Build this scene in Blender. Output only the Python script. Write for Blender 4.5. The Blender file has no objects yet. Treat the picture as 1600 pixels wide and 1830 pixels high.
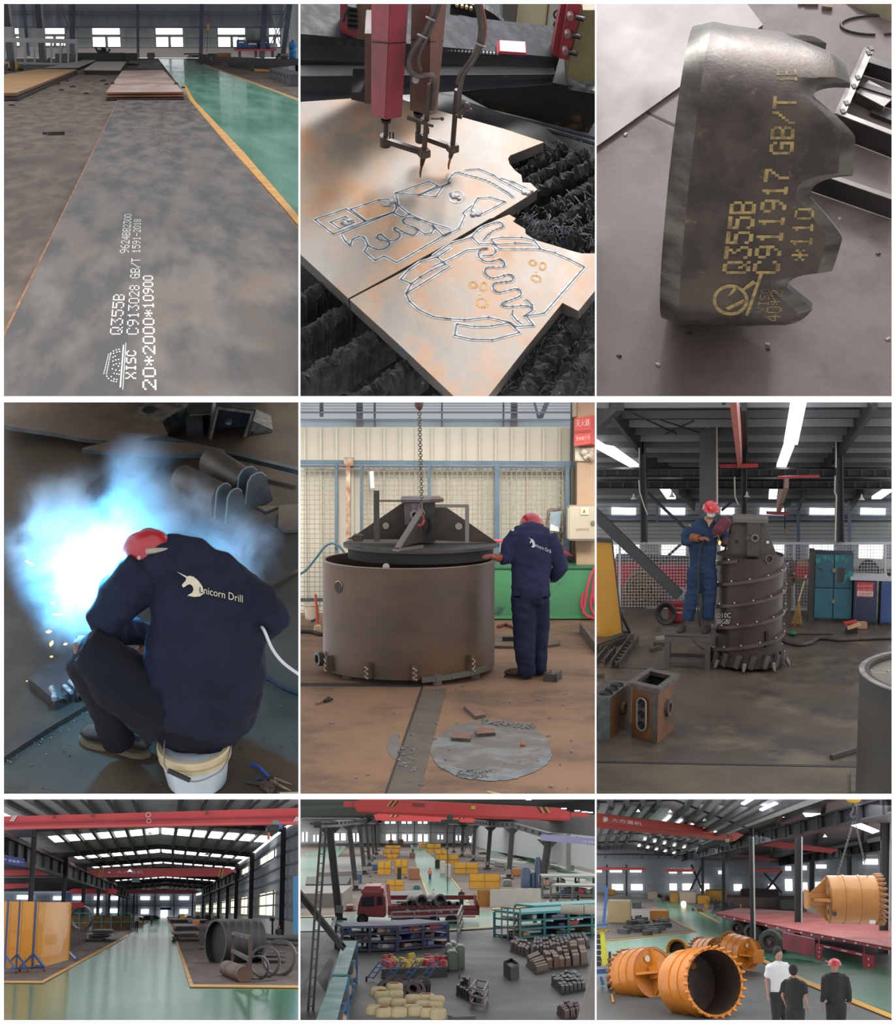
import bpy,bmesh,math,random,os
from mathutils import Vector,Matrix,noise
V=Vector
PI=math.pi
F=3000.0                      # focal length in pixels of the 1600 px wide frame
sc=bpy.context.scene
COL=sc.collection
# ---------------------------------------------------------------- camera, sky, exposure
cam=bpy.data.objects.new('camera',bpy.data.cameras.new('camera'))
COL.objects.link(cam)
cam.data.sensor_fit='HORIZONTAL';cam.data.sensor_width=36.0
cam.data.lens=F/1600*36.0
cam.data.clip_start=0.1;cam.data.clip_end=3000
cam.location=(0,0,0);cam.rotation_euler=(PI/2,0,0)
sc.camera=cam
sc.view_settings.view_transform='Standard'
sc.view_settings.look='None'
sc.view_settings.gamma=1
sc.view_settings.use_curve_mapping=False
sc.view_settings.exposure=0.0
SKY=1.45
K=0.62                        # how much of the pictured brightness is the surface's own
wd=bpy.data.worlds.new('daylight');sc.world=wd;wd.use_nodes=True
wn=wd.node_tree
bg=wn.nodes['Background']
tc=wn.nodes.new('ShaderNodeTexCoord');sx=wn.nodes.new('ShaderNodeSeparateXYZ')
mr=wn.nodes.new('ShaderNodeMapRange');rp=wn.nodes.new('ShaderNodeValToRGB')
wn.links.new(tc.outputs['Generated'],sx.inputs[0]);wn.links.new(sx.outputs['Z'],mr.inputs['Value'])
mr.inputs['From Min'].default_value=-1;mr.inputs['From Max'].default_value=1
wn.links.new(mr.outputs[0],rp.inputs[0]);wn.links.new(rp.outputs[0],bg.inputs['Color'])
rp.color_ramp.elements[0].position=0.3;rp.color_ramp.elements[0].color=(0.7,0.69,0.68,1)
rp.color_ramp.elements[1].position=0.75;rp.color_ramp.elements[1].color=(1.0,1.02,1.05,1)
bg.inputs['Strength'].default_value=SKY
cy=sc.cycles
cy.max_bounces=5;cy.diffuse_bounces=2;cy.glossy_bounces=3;cy.transmission_bounces=4;cy.transparent_max_bounces=12
cy.volume_bounces=0;cy.volume_step_rate=1.0;cy.caustics_reflective=False;cy.caustics_refractive=False
cy.sample_clamp_indirect=4.0
cy.use_denoising=True
# ---------------------------------------------------------------- materials
def lin_(c):
 o=[]
 for x in c[:3]:
  x=x/255.0
  o.append(x/12.92 if x<=0.04045 else((x+0.055)/1.055)**2.4)
 return(o[0],o[1],o[2],1.0)
_M={}
def mat(c,c2=None,sc_=4.0,rg=0.6,metal=0.0,bump=0.0,c3=None,sc3=1.0,st=(1,1,1),edge=(0.4,0.62),edge3=(0.55,0.7),
  emit=0,alpha=1.0,spec=0.5,wave=None,tr=0.0,bsc=None,coat=0.0):
 """c..c2 broken up by noise; c3 = a second, sparser layer of stains; wave = (axis, period m, depth) for pressed sheet ribs"""
 key=repr((c,c2,sc_,rg,metal,bump,c3,sc3,st,edge,edge3,emit,alpha,spec,wave,tr,bsc,coat))
 if key in _M:return _M[key]
 m=bpy.data.materials.new('surface_%d'%len(_M));_M[key]=m
 m.use_nodes=True
 nt=m.node_tree;N=nt.nodes;L=nt.links
 b=N['Principled BSDF']
 lin=lin_ if emit else(lambda q:tuple(x*K for x in lin_(q)[:3])+(1.0,))
 b.inputs['Base Color'].default_value=lin(c)
 b.inputs['Roughness'].default_value=rg;b.inputs['Metallic'].default_value=metal
 b.inputs['Specular IOR Level'].default_value=spec
 b.inputs['Coat Weight'].default_value=coat
 if tr:b.inputs['Transmission Weight'].default_value=tr
 if alpha<1:b.inputs['Alpha'].default_value=alpha
 if emit:
  b.inputs['Emission Color'].default_value=lin(c);b.inputs['Emission Strength'].default_value=emit
  return m
 tex=None
 def nz(scale,detail=6.0,rg=0.6,stretch=st):
  t=N.new('ShaderNodeTexCoord');mp=N.new('ShaderNodeMapping');mp.inputs['Scale'].default_value=stretch
  n=N.new('ShaderNodeTexNoise');n.inputs['Scale'].default_value=scale;n.inputs['Detail'].default_value=detail
  n.inputs['Roughness'].default_value=rg
  L.new(t.outputs['Object'],mp.inputs[0]);L.new(mp.outputs[0],n.inputs['Vector'])
  return n.outputs['Fac']
 if c2 is not None:
  f=nz(sc_)
  r=N.new('ShaderNodeValToRGB');e=r.color_ramp.elements
  e[0].position,e[1].position=edge;e[0].color=lin(c);e[1].color=lin(c2)
  L.new(f,r.inputs[0]);src=r.outputs[0]
  if c3 is not None:
   f3=nz(sc3,8.0,0.68)
   r3=N.new('ShaderNodeValToRGB');e=r3.color_ramp.elements
   e[0].position,e[1].position=edge3;e[0].color=(0,0,0,1);e[1].color=(1,1,1,1)
   mx=N.new('ShaderNodeMix');mx.data_type='RGBA'
   L.new(f3,r3.inputs[0]);L.new(r3.outputs[0],mx.inputs['Factor'])
   L.new(src,mx.inputs['A']);mx.inputs['B'].default_value=lin(c3)
   src=mx.outputs['Result']
  L.new(src,b.inputs['Base Color'])
  if 0.02<rg<0.75:
   rr=N.new('ShaderNodeMapRange');L.new(f,rr.inputs[0])
   rr.inputs['From Min'].default_value=0.3;rr.inputs['From Max'].default_value=0.7
   rr.inputs['To Min'].default_value=rg*0.8;rr.inputs['To Max'].default_value=min(1,rg*1.25)
   L.new(rr.outputs[0],b.inputs['Roughness'])
 if bump or wave:
  bp=N.new('ShaderNodeBump');bp.inputs['Strength'].default_value=1.0
  if wave:
   t=N.new('ShaderNodeTexCoord');s=N.new('ShaderNodeSeparateXYZ');L.new(t.outputs['Object'],s.inputs[0])
   ml=N.new('ShaderNodeMath');ml.operation='MULTIPLY';ml.inputs[1].default_value=2*PI/wave[1]
   L.new(s.outputs[wave[0]],ml.inputs[0])
   sn=N.new('ShaderNodeMath');sn.operation='SINE';L.new(ml.outputs[0],sn.inputs[0])
   ab=N.new('ShaderNodeMath');ab.operation='POWER';ab2=N.new('ShaderNodeMath');ab2.operation='ABSOLUTE'
   L.new(sn.outputs[0],ab2.inputs[0]);L.new(ab2.outputs[0],ab.inputs[0]);ab.inputs[1].default_value=4
   L.new(ab.outputs[0],bp.inputs['Height']);bp.inputs['Distance'].default_value=wave[2]
  else:
   L.new(nz(bsc or sc_*4,8.0,0.65),bp.inputs['Height']);bp.inputs['Distance'].default_value=bump
  L.new(bp.outputs[0],b.inputs['Normal'])
 return m
# ---------------------------------------------------------------- cells of the display wall
class Cell:
 def __init__(s,box,u0,vh,ref,D):
  s.box=box
  a=(u0-800)/F;t=(915-vh)/F
  s.Y=V((a,1,t)).normalized();s.X=V((1,-a/(1+t*t),-t*a/(1+t*t))).normalized()
  s.N=s.X.cross(s.Y)
  R=Matrix((s.X,s.Y,s.N)).transposed()
  s.Ri=R.transposed()
  s.h=-D*s.N.dot(V(((ref[0]-800)/F,1,(915-ref[1])/F)))
  s.M=Matrix.Translation(-s.h*s.N)@R.to_4x4()
  s.tops=[];s.free=[]      # free: roof and back wall that run on behind the neighbouring bays
 def ray(s,u,v):return s.Ri@V(((u-800)/F,1,(915-v)/F))
 def G(s,u,v,z=0.0):                     # where the sight line meets height z
  r=s.ray(u,v);k=(z-s.h)/r.z
  return V((r.x*k,r.y*k,z))
 def at(s,u,v,y):                        # where it meets depth y
  r=s.ray(u,v);k=y/r.y
  return V((r.x*k,y,s.h+r.z*k))
 def px(s,p):                              # pixel of a point
  w=s.M@V(p)
  return(800+F*w.x/w.y,915-F*w.z/w.y)
C=None
def use(cell):
 global C
 C=cell
def G(u,v,z=0.0):return C.G(u,v,z)
def at(u,v,y):return C.at(u,v,y)
def Yf(u,v):return C.G(u,v).y
# ---------------------------------------------------------------- mesh builder
class MB:
 def __init__(s):s.v=[];s.f=[];s.m=[];s.mi=0
 def add(s,vs,fs):
  o=len(s.v);s.v+=[V(p)for p in vs];s.f+=[tuple(i+o for i in f)for f in fs];s.m+=[s.mi]*len(fs)
  return s
 def hexa(s,b,t):                         # four bottom points, four top points
  return s.add(list(b)+list(t),[(3,2,1,0),(4,5,6,7),(0,1,5,4),(1,2,6,5),(2,3,7,6),(3,0,4,7)])
 def box(s,p,q):                          # opposite corners
  x0,x1=sorted((p[0],q[0]));y0,y1=sorted((p[1],q[1]));z0,z1=sorted((p[2],q[2]))
  return s.hexa([(x0,y0,z0),(x1,y0,z0),(x1,y1,z0),(x0,y1,z0)],[(x0,y0,z1),(x1,y0,z1),(x1,y1,z1),(x0,y1,z1)])
 def cbox(s,c,d,rz=0.0,rx=0.0,ry=0.0):
  R=Matrix.Rotation(rz,3,'Z')@Matrix.Rotation(ry,3,'Y')@Matrix.Rotation(rx,3,'X');c=V(c);x,y,z=d[0]/2,d[1]/2,d[2]/2
  P=lambda a,b,e:c+R@V((a*x,b*y,e*z))
  return s.hexa([P(-1,-1,-1),P(1,-1,-1),P(1,1,-1),P(-1,1,-1)],[P(-1,-1,1),P(1,-1,1),P(1,1,1),P(-1,1,1)])
 def bar(s,a,b,w,h=None,up=(0,0,1)): # rectangular bar
  a=V(a);b=V(b);h=h or w;d=(b-a).normalized();u=V(up)
  if abs(d.dot(u))>0.98:u=V((0,1,0))
  x=d.cross(u).normalized()*w/2;z=x.cross(d).normalized()*h/2
  return s.hexa([a-x-z,a+x-z,a+x+z,a-x+z],[b-x-z,b+x-z,b+x+z,b-x+z])
 def ibeam(s,a,b,w,h,tf=0.12,up=(0,0,1)):   # I section: flanges and web
  a=V(a);b=V(b);d=(b-a).normalized();u=V(up)
  if abs(d.dot(u))>0.98:u=V((0,1,0))
  x=d.cross(u).normalized();z=x.cross(d).normalized();t=tf*h
  s.bar(a+z*(h-t)/2,b+z*(h-t)/2,w,t,up=u);s.bar(a-z*(h-t)/2,b-z*(h-t)/2,w,t,up=u)
  return s.bar(a,b,w*0.14,h-2*t,up=u)
 def loft(s,rings,close=True,caps=True):
  o=len(s.v);n=len(rings[0]);fs=[];vs=[p for r in rings for p in r]
  for i in range(len(rings)-1):
   for j in range(n if close else n-1):
    k=(j+1)%n
    fs.append((i*n+j,i*n+k,(i+1)*n+k,(i+1)*n+j))
  if caps and close:fs.append(tuple(range(n-1,-1,-1)));fs.append(tuple((len(rings)-1)*n+j for j in range(n)))
  return s.add(vs,fs)
 def tube(s,pts,r,n=8,caps=True,fl=None,up=None):
  """round tube through points; r one radius or one per point; fl = flattening across 'up'"""
  pts=[V(p)for p in pts];rs=r if isinstance(r,(list,tuple))else[r]*len(pts);rings=[]
  u=V(up)if up else None;px_=None
  for i,p in enumerate(pts):
   d=(pts[min(i+1,len(pts)-1)]-pts[max(i-1,0)]).normalized()
   if u is not None:x=d.cross(u)
   elif px_ is None:
    x=d.cross(V((0,0,1)))
    if x.length<0.15:x=d.cross(V((0,1,0)))
   else:x=px_-d*px_.dot(d)
   if x.length<1e-6:x=V((1,0,0))
   x.normalize();px_=x;z=x.cross(d).normalized();k=fl[i]if isinstance(fl,(list,tuple))else(fl or 1.0)
   rings.append([p+x*math.cos(2*PI*j/n)*rs[i]+z*math.sin(2*PI*j/n)*rs[i]*k for j in range(n)])
  return s.loft(rings,caps=caps)
 def cyl(s,a,b,r,r2=None,n=16):return s.tube([a,b],[r,r if r2 is None else r2],n)
 def lathe(s,prof,c=(0,0,0),ax=(0,0,1),n=32,a0=0.0,a1=2*PI,ref=None):
  """profile (radius, height) turned about an axis"""
  c=V(c);ax=V(ax).normalized();x=V(ref)if ref else(V((1,0,0))if abs(ax.x)<0.9 else V((0,1,0)))
  x=(x-ax*x.dot(ax)).normalized();y=ax.cross(x);full=abs(a1-a0-2*PI)<1e-6;m=n if full else n+1;rings=[]
  for j in range(m):
   a=a0+(a1-a0)*j/n;d=x*math.cos(a)+y*math.sin(a)
   rings.append([c+d*r+ax*h for r,h in prof])
  if full:rings.append(rings[0])
  return s.loft(rings,close=False,caps=False)
 def wallring(s,ro,ri,h0,h1,**k):      # pipe with wall thickness
  return s.lathe([(ri,h0),(ro,h0),(ro,h1),(ri,h1),(ri,h0)],**k)
 def prism(s,poly,d):
  poly=[V(p)for p in poly];d=V(d);n=len(poly)
  return s.add(poly+[p+d for p in poly],[tuple(range(n-1,-1,-1)),tuple(range(n,2*n))]+[(i,(i+1)%n,n+(i+1)%n,n+i)for i in range(n)])
 def ball(s,c,r,n=10,m=8,sc_=(1,1,1),R=None):
  c=V(c);vs=[];fs=[]
  for i in range(m+1):
   t=PI*i/m
   for j in range(n):
    a=2*PI*j/n;p=V((math.sin(t)*math.cos(a)*sc_[0],math.sin(t)*math.sin(a)*sc_[1],math.cos(t)*sc_[2]))*r
    vs.append(c+(R@p if R else p))
  for i in range(m):
   for j in range(n):fs.append((i*n+j,(i+1)*n+j,(i+1)*n+(j+1)%n,i*n+(j+1)%n))
  return s.add(vs,fs)
 def path(s,pts,w,z=0.0,h=0.004,closed=False):  # flat strip on a floor through floor points
  pts=[V(p)for p in pts]
  seg=list(zip(pts,pts[1:]+pts[:1]))if closed else list(zip(pts[:-1],pts[1:]))
  for a,b in seg:
   d=(b-a);d.z=0
   if d.length<1e-6:continue
   d.normalize();x=V((-d.y,d.x,0))*w/2;e=d*w*0.25
   s.hexa([a-x-e,a+x-e,b+x+e,b-x+e],[q+V((0,0,h))for q in(a-x-e,a+x-e,b+x+e,b-x+e)])
  return s
 def text(s,body,fn,depth=0.002,nrm=(0,0,1)):  # fn maps (x, y) of the lettering, cap height 1, to a point
  vs,fs=glyphs(body)
  if not vs:return s
  k=V(nrm)*depth
  P=[V(fn(x,y))+k for x,y in vs]
  return s.add(P,fs)
 def B(s,name,m,parent=None,smooth=None,own=False,base=None,bevel=0.0,sharp=35):
  me=bpy.data.meshes.new(name)
  if parent is not None:
   T=IDENT if own else full_local(parent).inverted()
  else:
   if own:T=IDENT;B=V((0,0,0))
   else:
    if base is None:
     xs=[p.x for p in s.v];ys=[p.y for p in s.v]
     B=V(((min(xs)+max(xs))/2,(min(ys)+max(ys))/2,min(p.z for p in s.v)))
    else:B=V(base)
    T=Matrix.Translation(-B)
  me.from_pydata([T@p for p in s.v],[],s.f)
  ms=m if isinstance(m,(list,tuple))else[m]
  for q in ms:me.materials.append(q)
  if len(ms)>1:me.polygons.foreach_set('material_index',s.m)
  o=bpy.data.objects.new(name,me);COL.objects.link(o)
  fix_normals(me)
  if bevel:
   bm=bmesh.new();bm.from_mesh(me);bmesh.ops.remove_doubles(bm,verts=bm.verts,dist=1e-5)
   es=[e for e in bm.edges if len(e.link_faces)==2 and e.calc_face_angle(0)>0.5]
   bmesh.ops.bevel(bm,geom=es,offset=bevel,segments=2,affect='EDGES',clamp_overlap=True);bm.to_mesh(me);bm.free()
  if smooth or smooth is None:
   shade(me,sharp if smooth is None else(sharp if smooth is True else smooth))
  if parent is not None:o.parent=parent
  else:o.matrix_basis=Matrix.Translation(B);C.tops.append(o)
  return o
IDENT=Matrix.Identity(4)
def full_local(o):
 m=o.matrix_basis.copy();p=o.parent
 while p:m=p.matrix_basis@m;p=p.parent
 return m
def fix_normals(me):
 bm=bmesh.new();bm.from_mesh(me);bmesh.ops.remove_doubles(bm,verts=bm.verts,dist=1e-6);bmesh.ops.recalc_face_normals(bm,faces=bm.faces);bm.to_mesh(me);bm.free()
def shade(me,ang):
 me.polygons.foreach_set('use_smooth',[True]*len(me.polygons))
 try:me.set_sharp_from_angle(angle=math.radians(ang))
 except Exception:pass
_FONT={}
def glyphs(body):
 if body in _FONT:return _FONT[body]
 cu=bpy.data.curves.new('lettering','FONT');cu.body=body;cu.size=1.0;cu.resolution_u=3
 ob=bpy.data.objects.new('lettering',cu);COL.objects.link(ob)
 dg=bpy.context.evaluated_depsgraph_get();me=ob.evaluated_get(dg).to_mesh()
 vs=[(v.co.x,v.co.y)for v in me.vertices];fs=[tuple(p.vertices)for p in me.polygons]
 ob.evaluated_get(dg).to_mesh_clear();bpy.data.objects.remove(ob);bpy.data.curves.remove(cu)
 if vs:
  x0=min(x for x,y in vs);y0=min(y for x,y in vs);y1=max(y for x,y in vs);k=1/max(1e-6,y1-y0)
  vs=[((x-x0)*k,(y-y0)*k)for x,y in vs]
 _FONT[body]=(vs,fs);return vs,fs
def textw(body):return max(x for x,y in glyphs(body)[0])
DOTS={'0':'0E11111111110E','1':'040C040404040E','2':'0E11010204081F','3':'1F02040201110E','4':'02060A121F0202','5':'1F101E0101110E',
  '6':'0608101E11110E','7':'1F010204080808','8':'0E11110E11110E','9':'0E11110F01020C','Q':'0E11111115120D','B':'1E11111E11111E',
  'C':'0E11101010110E','G':'0E11101711110F','T':'1F040404040404','/':'01010204081010','-':'0000001F000000','*':'0004150E150400',
  'X':'11110A040A1111','I':'0E04040404040E','S':'0F10100E01011E',' ':'00000000000000','E':'1F10101E10101F'}
def dots(body):                                # positions (x, y) of a 5 by 7 dot lettering, height 6
 out=[]
 for i,ch in enumerate(body):
  h=DOTS[ch]
  for r in range(7):
   b=int(h[2*r:2*r+2],16)
   for c in range(5):
    if b>>(4-c)&1:out.append((i*6+c,6-r))
 return out
# ---------------------------------------------------------------- things, parts, copies
def thing(name,label,cat,loc=(0,0,0),rz=0.0,group=None,M=None):
 o=bpy.data.objects.new(name,None);COL.objects.link(o);o.empty_display_size=0.1
 o.matrix_basis=M if M is not None else Matrix.Translation(V(loc))@Matrix.Rotation(rz,4,'Z')
 o['label']=label;o['category']=cat
 if group:o['group']=group
 C.tops.append(o);return o
def tag(o,label,cat,group=None,kind=None):
 o['label']=label;o['category']=cat
 if group:o['group']=group
 if kind:o['kind']=kind
 return o
def struct(name,mb,m,**k):
 o=mb.B(name,m,**k);o['kind']='structure';return o
def copy_tree(o,parent=None):
 c=o.copy();COL.objects.link(c);c.parent=parent
 for ch in list(o.children):copy_tree(ch,c)
 return c
def dup(root,M,label=None,group=None):
 r=copy_tree(root);r.matrix_basis=M;C.tops.append(r)
 if label:r['label']=label
 if group:r['group']=group
 return r
def TM(loc,rz=0.0,s=1.0,rx=0.0,ry=0.0):
 S=Matrix.Diagonal((*(s if isinstance(s,(tuple,list))else(s,s,s)),1.0))
 return Matrix.Translation(V(loc))@Matrix.Rotation(rz,4,'Z')@Matrix.Rotation(ry,4,'Y')@Matrix.Rotation(rx,4,'X')@S
def frame_M(o,x,y):                          # matrix from an origin and two directions
 x=V(x).normalized();y=V(y);z=x.cross(y).normalized();y=z.cross(x)
 m=Matrix((x,y,z)).transposed().to_4x4();m.translation=V(o);return m
def fbox(u0,u1,vt,vb,dep,mb=None,z0=0.0):  # a box standing on the floor, its front lower edge on row vb
 mb=mb or MB();p=G((u0+u1)/2,vb,z0);y=p.y
 a=at(u0,vb,y);b=at(u1,vb,y);t=at((u0+u1)/2,vt,y).z
 return mb.box((a.x,y,z0),(b.x,y+dep,t))
def ground(name,pix,m,z=0.0,th=0.02,kind='structure',**k):
 o=MB().prism([G(u,v,z)for u,v in pix],(0,0,-th)).B(name,m)
 if kind:o['kind']=kind
 return o
def organic(mb,vox,smooth=4,amp=0.0,freq=6.0,seed=0):
 """one continuous skin over overlapping limbs; amp adds cloth folds"""
 me=bpy.data.meshes.new('t');me.from_pydata([tuple(p)for p in mb.v],[],mb.f);fix_normals(me)
 ob=bpy.data.objects.new('t',me);COL.objects.link(ob)
 md=ob.modifiers.new('r','REMESH');md.mode='VOXEL';md.voxel_size=vox;md.adaptivity=0
 if smooth:s=ob.modifiers.new('s','SMOOTH');s.iterations=smooth;s.factor=0.5
 dg=bpy.context.evaluated_depsgraph_get();ev=ob.evaluated_get(dg);m2=ev.to_mesh()
 out=MB();nr=[v.normal.copy()for v in m2.vertices]
 vs=[v.co.copy()for v in m2.vertices]
 if amp:
  o_=V((seed*3.1,seed*1.7,0))
  for i,p in enumerate(vs):
   a=noise.noise(V((p.x*freq,p.y*freq,p.z*freq*1.6))+o_);b=noise.noise(V((p.x,p.y,p.z))*freq*2.3+o_)
   vs[i]=p+nr[i]*amp*((1-abs(a)*2.4)*0.7+b*0.5)
 out.add(vs,[tuple(p.vertices)for p in m2.polygons])
 ev.to_mesh_clear();bpy.data.objects.remove(ob);bpy.data.meshes.remove(me)
 return out
def smoothpath(pts,k=6):                      # points on a curve through the given ones
 pts=[V(p)for p in pts];out=[]
 for i in range(len(pts)-1):
  p0=pts[max(i-1,0)];p1=pts[i];p2=pts[i+1];p3=pts[min(i+2,len(pts)-1)]
  for j in range(k):
   t=j/k
   out.append(0.5*((2*p1)+(p2-p0)*t+(2*p0-5*p1+4*p2-p3)*t*t+(3*p1-p0-3*p2+p3)*t**3))
 out.append(pts[-1]);return out
def area(name,p,q,size,power,col=(1,1,1),sy=None,spread=180):   # a lamp at local p shining towards q
 l=bpy.data.lights.new(name,'AREA');l.energy=power;l.size=size;l.color=col;l.spread=math.radians(spread)
 if sy:l.shape='RECTANGLE';l.size_y=sy
 o=bpy.data.objects.new(name,l);COL.objects.link(o)
 o.matrix_basis=Matrix.Translation(V(p))@(V(q)-V(p)).to_track_quat('-Z','Y').to_matrix().to_4x4()
 C.tops.append(o);return o
def finish(cell):
 """stand the diorama in its bay and cut it off at the bay's side walls"""
 x0,y0,x1,y1=cell.box
 for o in cell.tops:o.matrix_basis=cell.M@o.matrix_basis
 r=lambda u,v:V(((u-800)/F,1,(915-v)/F))
 pl=[r(x0,y1).cross(r(x0,y0)),r(x1,y0).cross(r(x1,y1)),r(x0,y0).cross(r(x1,y0)),r(x1,y1).cross(r(x0,y1))]
 mid=r((x0+x1)/2,(y0+y1)/2)
 pl=[(n if n.dot(mid)<0 else-n).normalized()for n in pl]     # pointing out of the bay
 def walk(o,M):
  for ch in list(o.children):walk(ch,M@ch.matrix_basis)
  if o.type!='MESH':return
  bb=[M@V(c)for c in o.bound_box]if len(o.data.vertices)else[]
  cut=[n for n in pl if any(n.dot(p)>1e-4 for p in bb)]
  if not cut:return
  R=M.to_3x3().transposed()
  if any(all(n.dot(M@v.co)>0 for v in o.data.vertices)for n in cut):
   if not o.children:
    bpy.data.objects.remove(o)
   else:o.data=bpy.data.meshes.new('cut')
   return
  ok=[n for n in cut if any(n.dot(M@v.co)>1e-4 for v in o.data.vertices)]
  if not ok:return
  o.data=o.data.copy();bm=bmesh.new();bm.from_mesh(o.data)
  Mi=M.inverted();c0=Mi@V((0,0,0))
  for n in ok:
   bmesh.ops.bisect_plane(bm,geom=bm.verts[:]+bm.edges[:]+bm.faces[:],plane_co=c0,plane_no=(R@n).normalized(),clear_outer=True)
  bm.to_mesh(o.data);bm.free()
  if not o.data.vertices and not o.children:bpy.data.objects.remove(o)
 for o in list(cell.tops):
  if o.type=='LIGHT' or o in cell.free:continue
  walk(o,o.matrix_basis.copy())
 for o in list(cell.tops):
  try:e=o.type=='EMPTY' and not o.children
  except ReferenceError:continue
  if e:bpy.data.objects.remove(o)
# ---------------------------------------------------------------- the white display wall with its nine bays
US=[(7,533.5),(537,1063.5),(1066.5,1594)]
VS=[(7,708),(719,1418.5),(1428.5,1823)]
BOX={}
for j_,(a_,b_)in enumerate(VS):
 for i_,(c_,d_)in enumerate(US):
  BOX[j_*3+i_+1]=(c_-1.5,a_-2,d_+1.5,b_+2)
K_=K;K=0.9;white=mat((255,255,255),rg=0.8);K=K_
class _W:tops=[]
C=_W
def wedge(name,u0,v0,u1,v1,d0=6.0,d1=6.2):
 r=lambda u,v,d:V(((u-800)/F*d,d,(915-v)/F*d))
 c=[(u0,v0),(u1,v0),(u1,v1),(u0,v1)]
 mb=MB();mb.hexa([r(u,v,d0)for u,v in c],[r(u,v,d1)for u,v in c])
 struct(name,mb,white)
wedge('trim_1',-260,-260,7,2090);wedge('trim_2',1594,-260,1860,2090)
wedge('trim_3',7,-260,1594,7);wedge('trim_4',7,1823,1594,2090)
wedge('trim_5',7,708,1594,719);wedge('trim_6',7,1418.5,1594,1428.5)
for i_,(a_,b_)in enumerate(VS):
 wedge('trim_%d'%(7+2*i_),533.5,a_,537,b_);wedge('trim_%d'%(8+2*i_),1063.5,a_,1066.5,b_)
ONLY=os.environ.get('ONLY')
def want(k):return not ONLY or str(k)in ONLY
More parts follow.
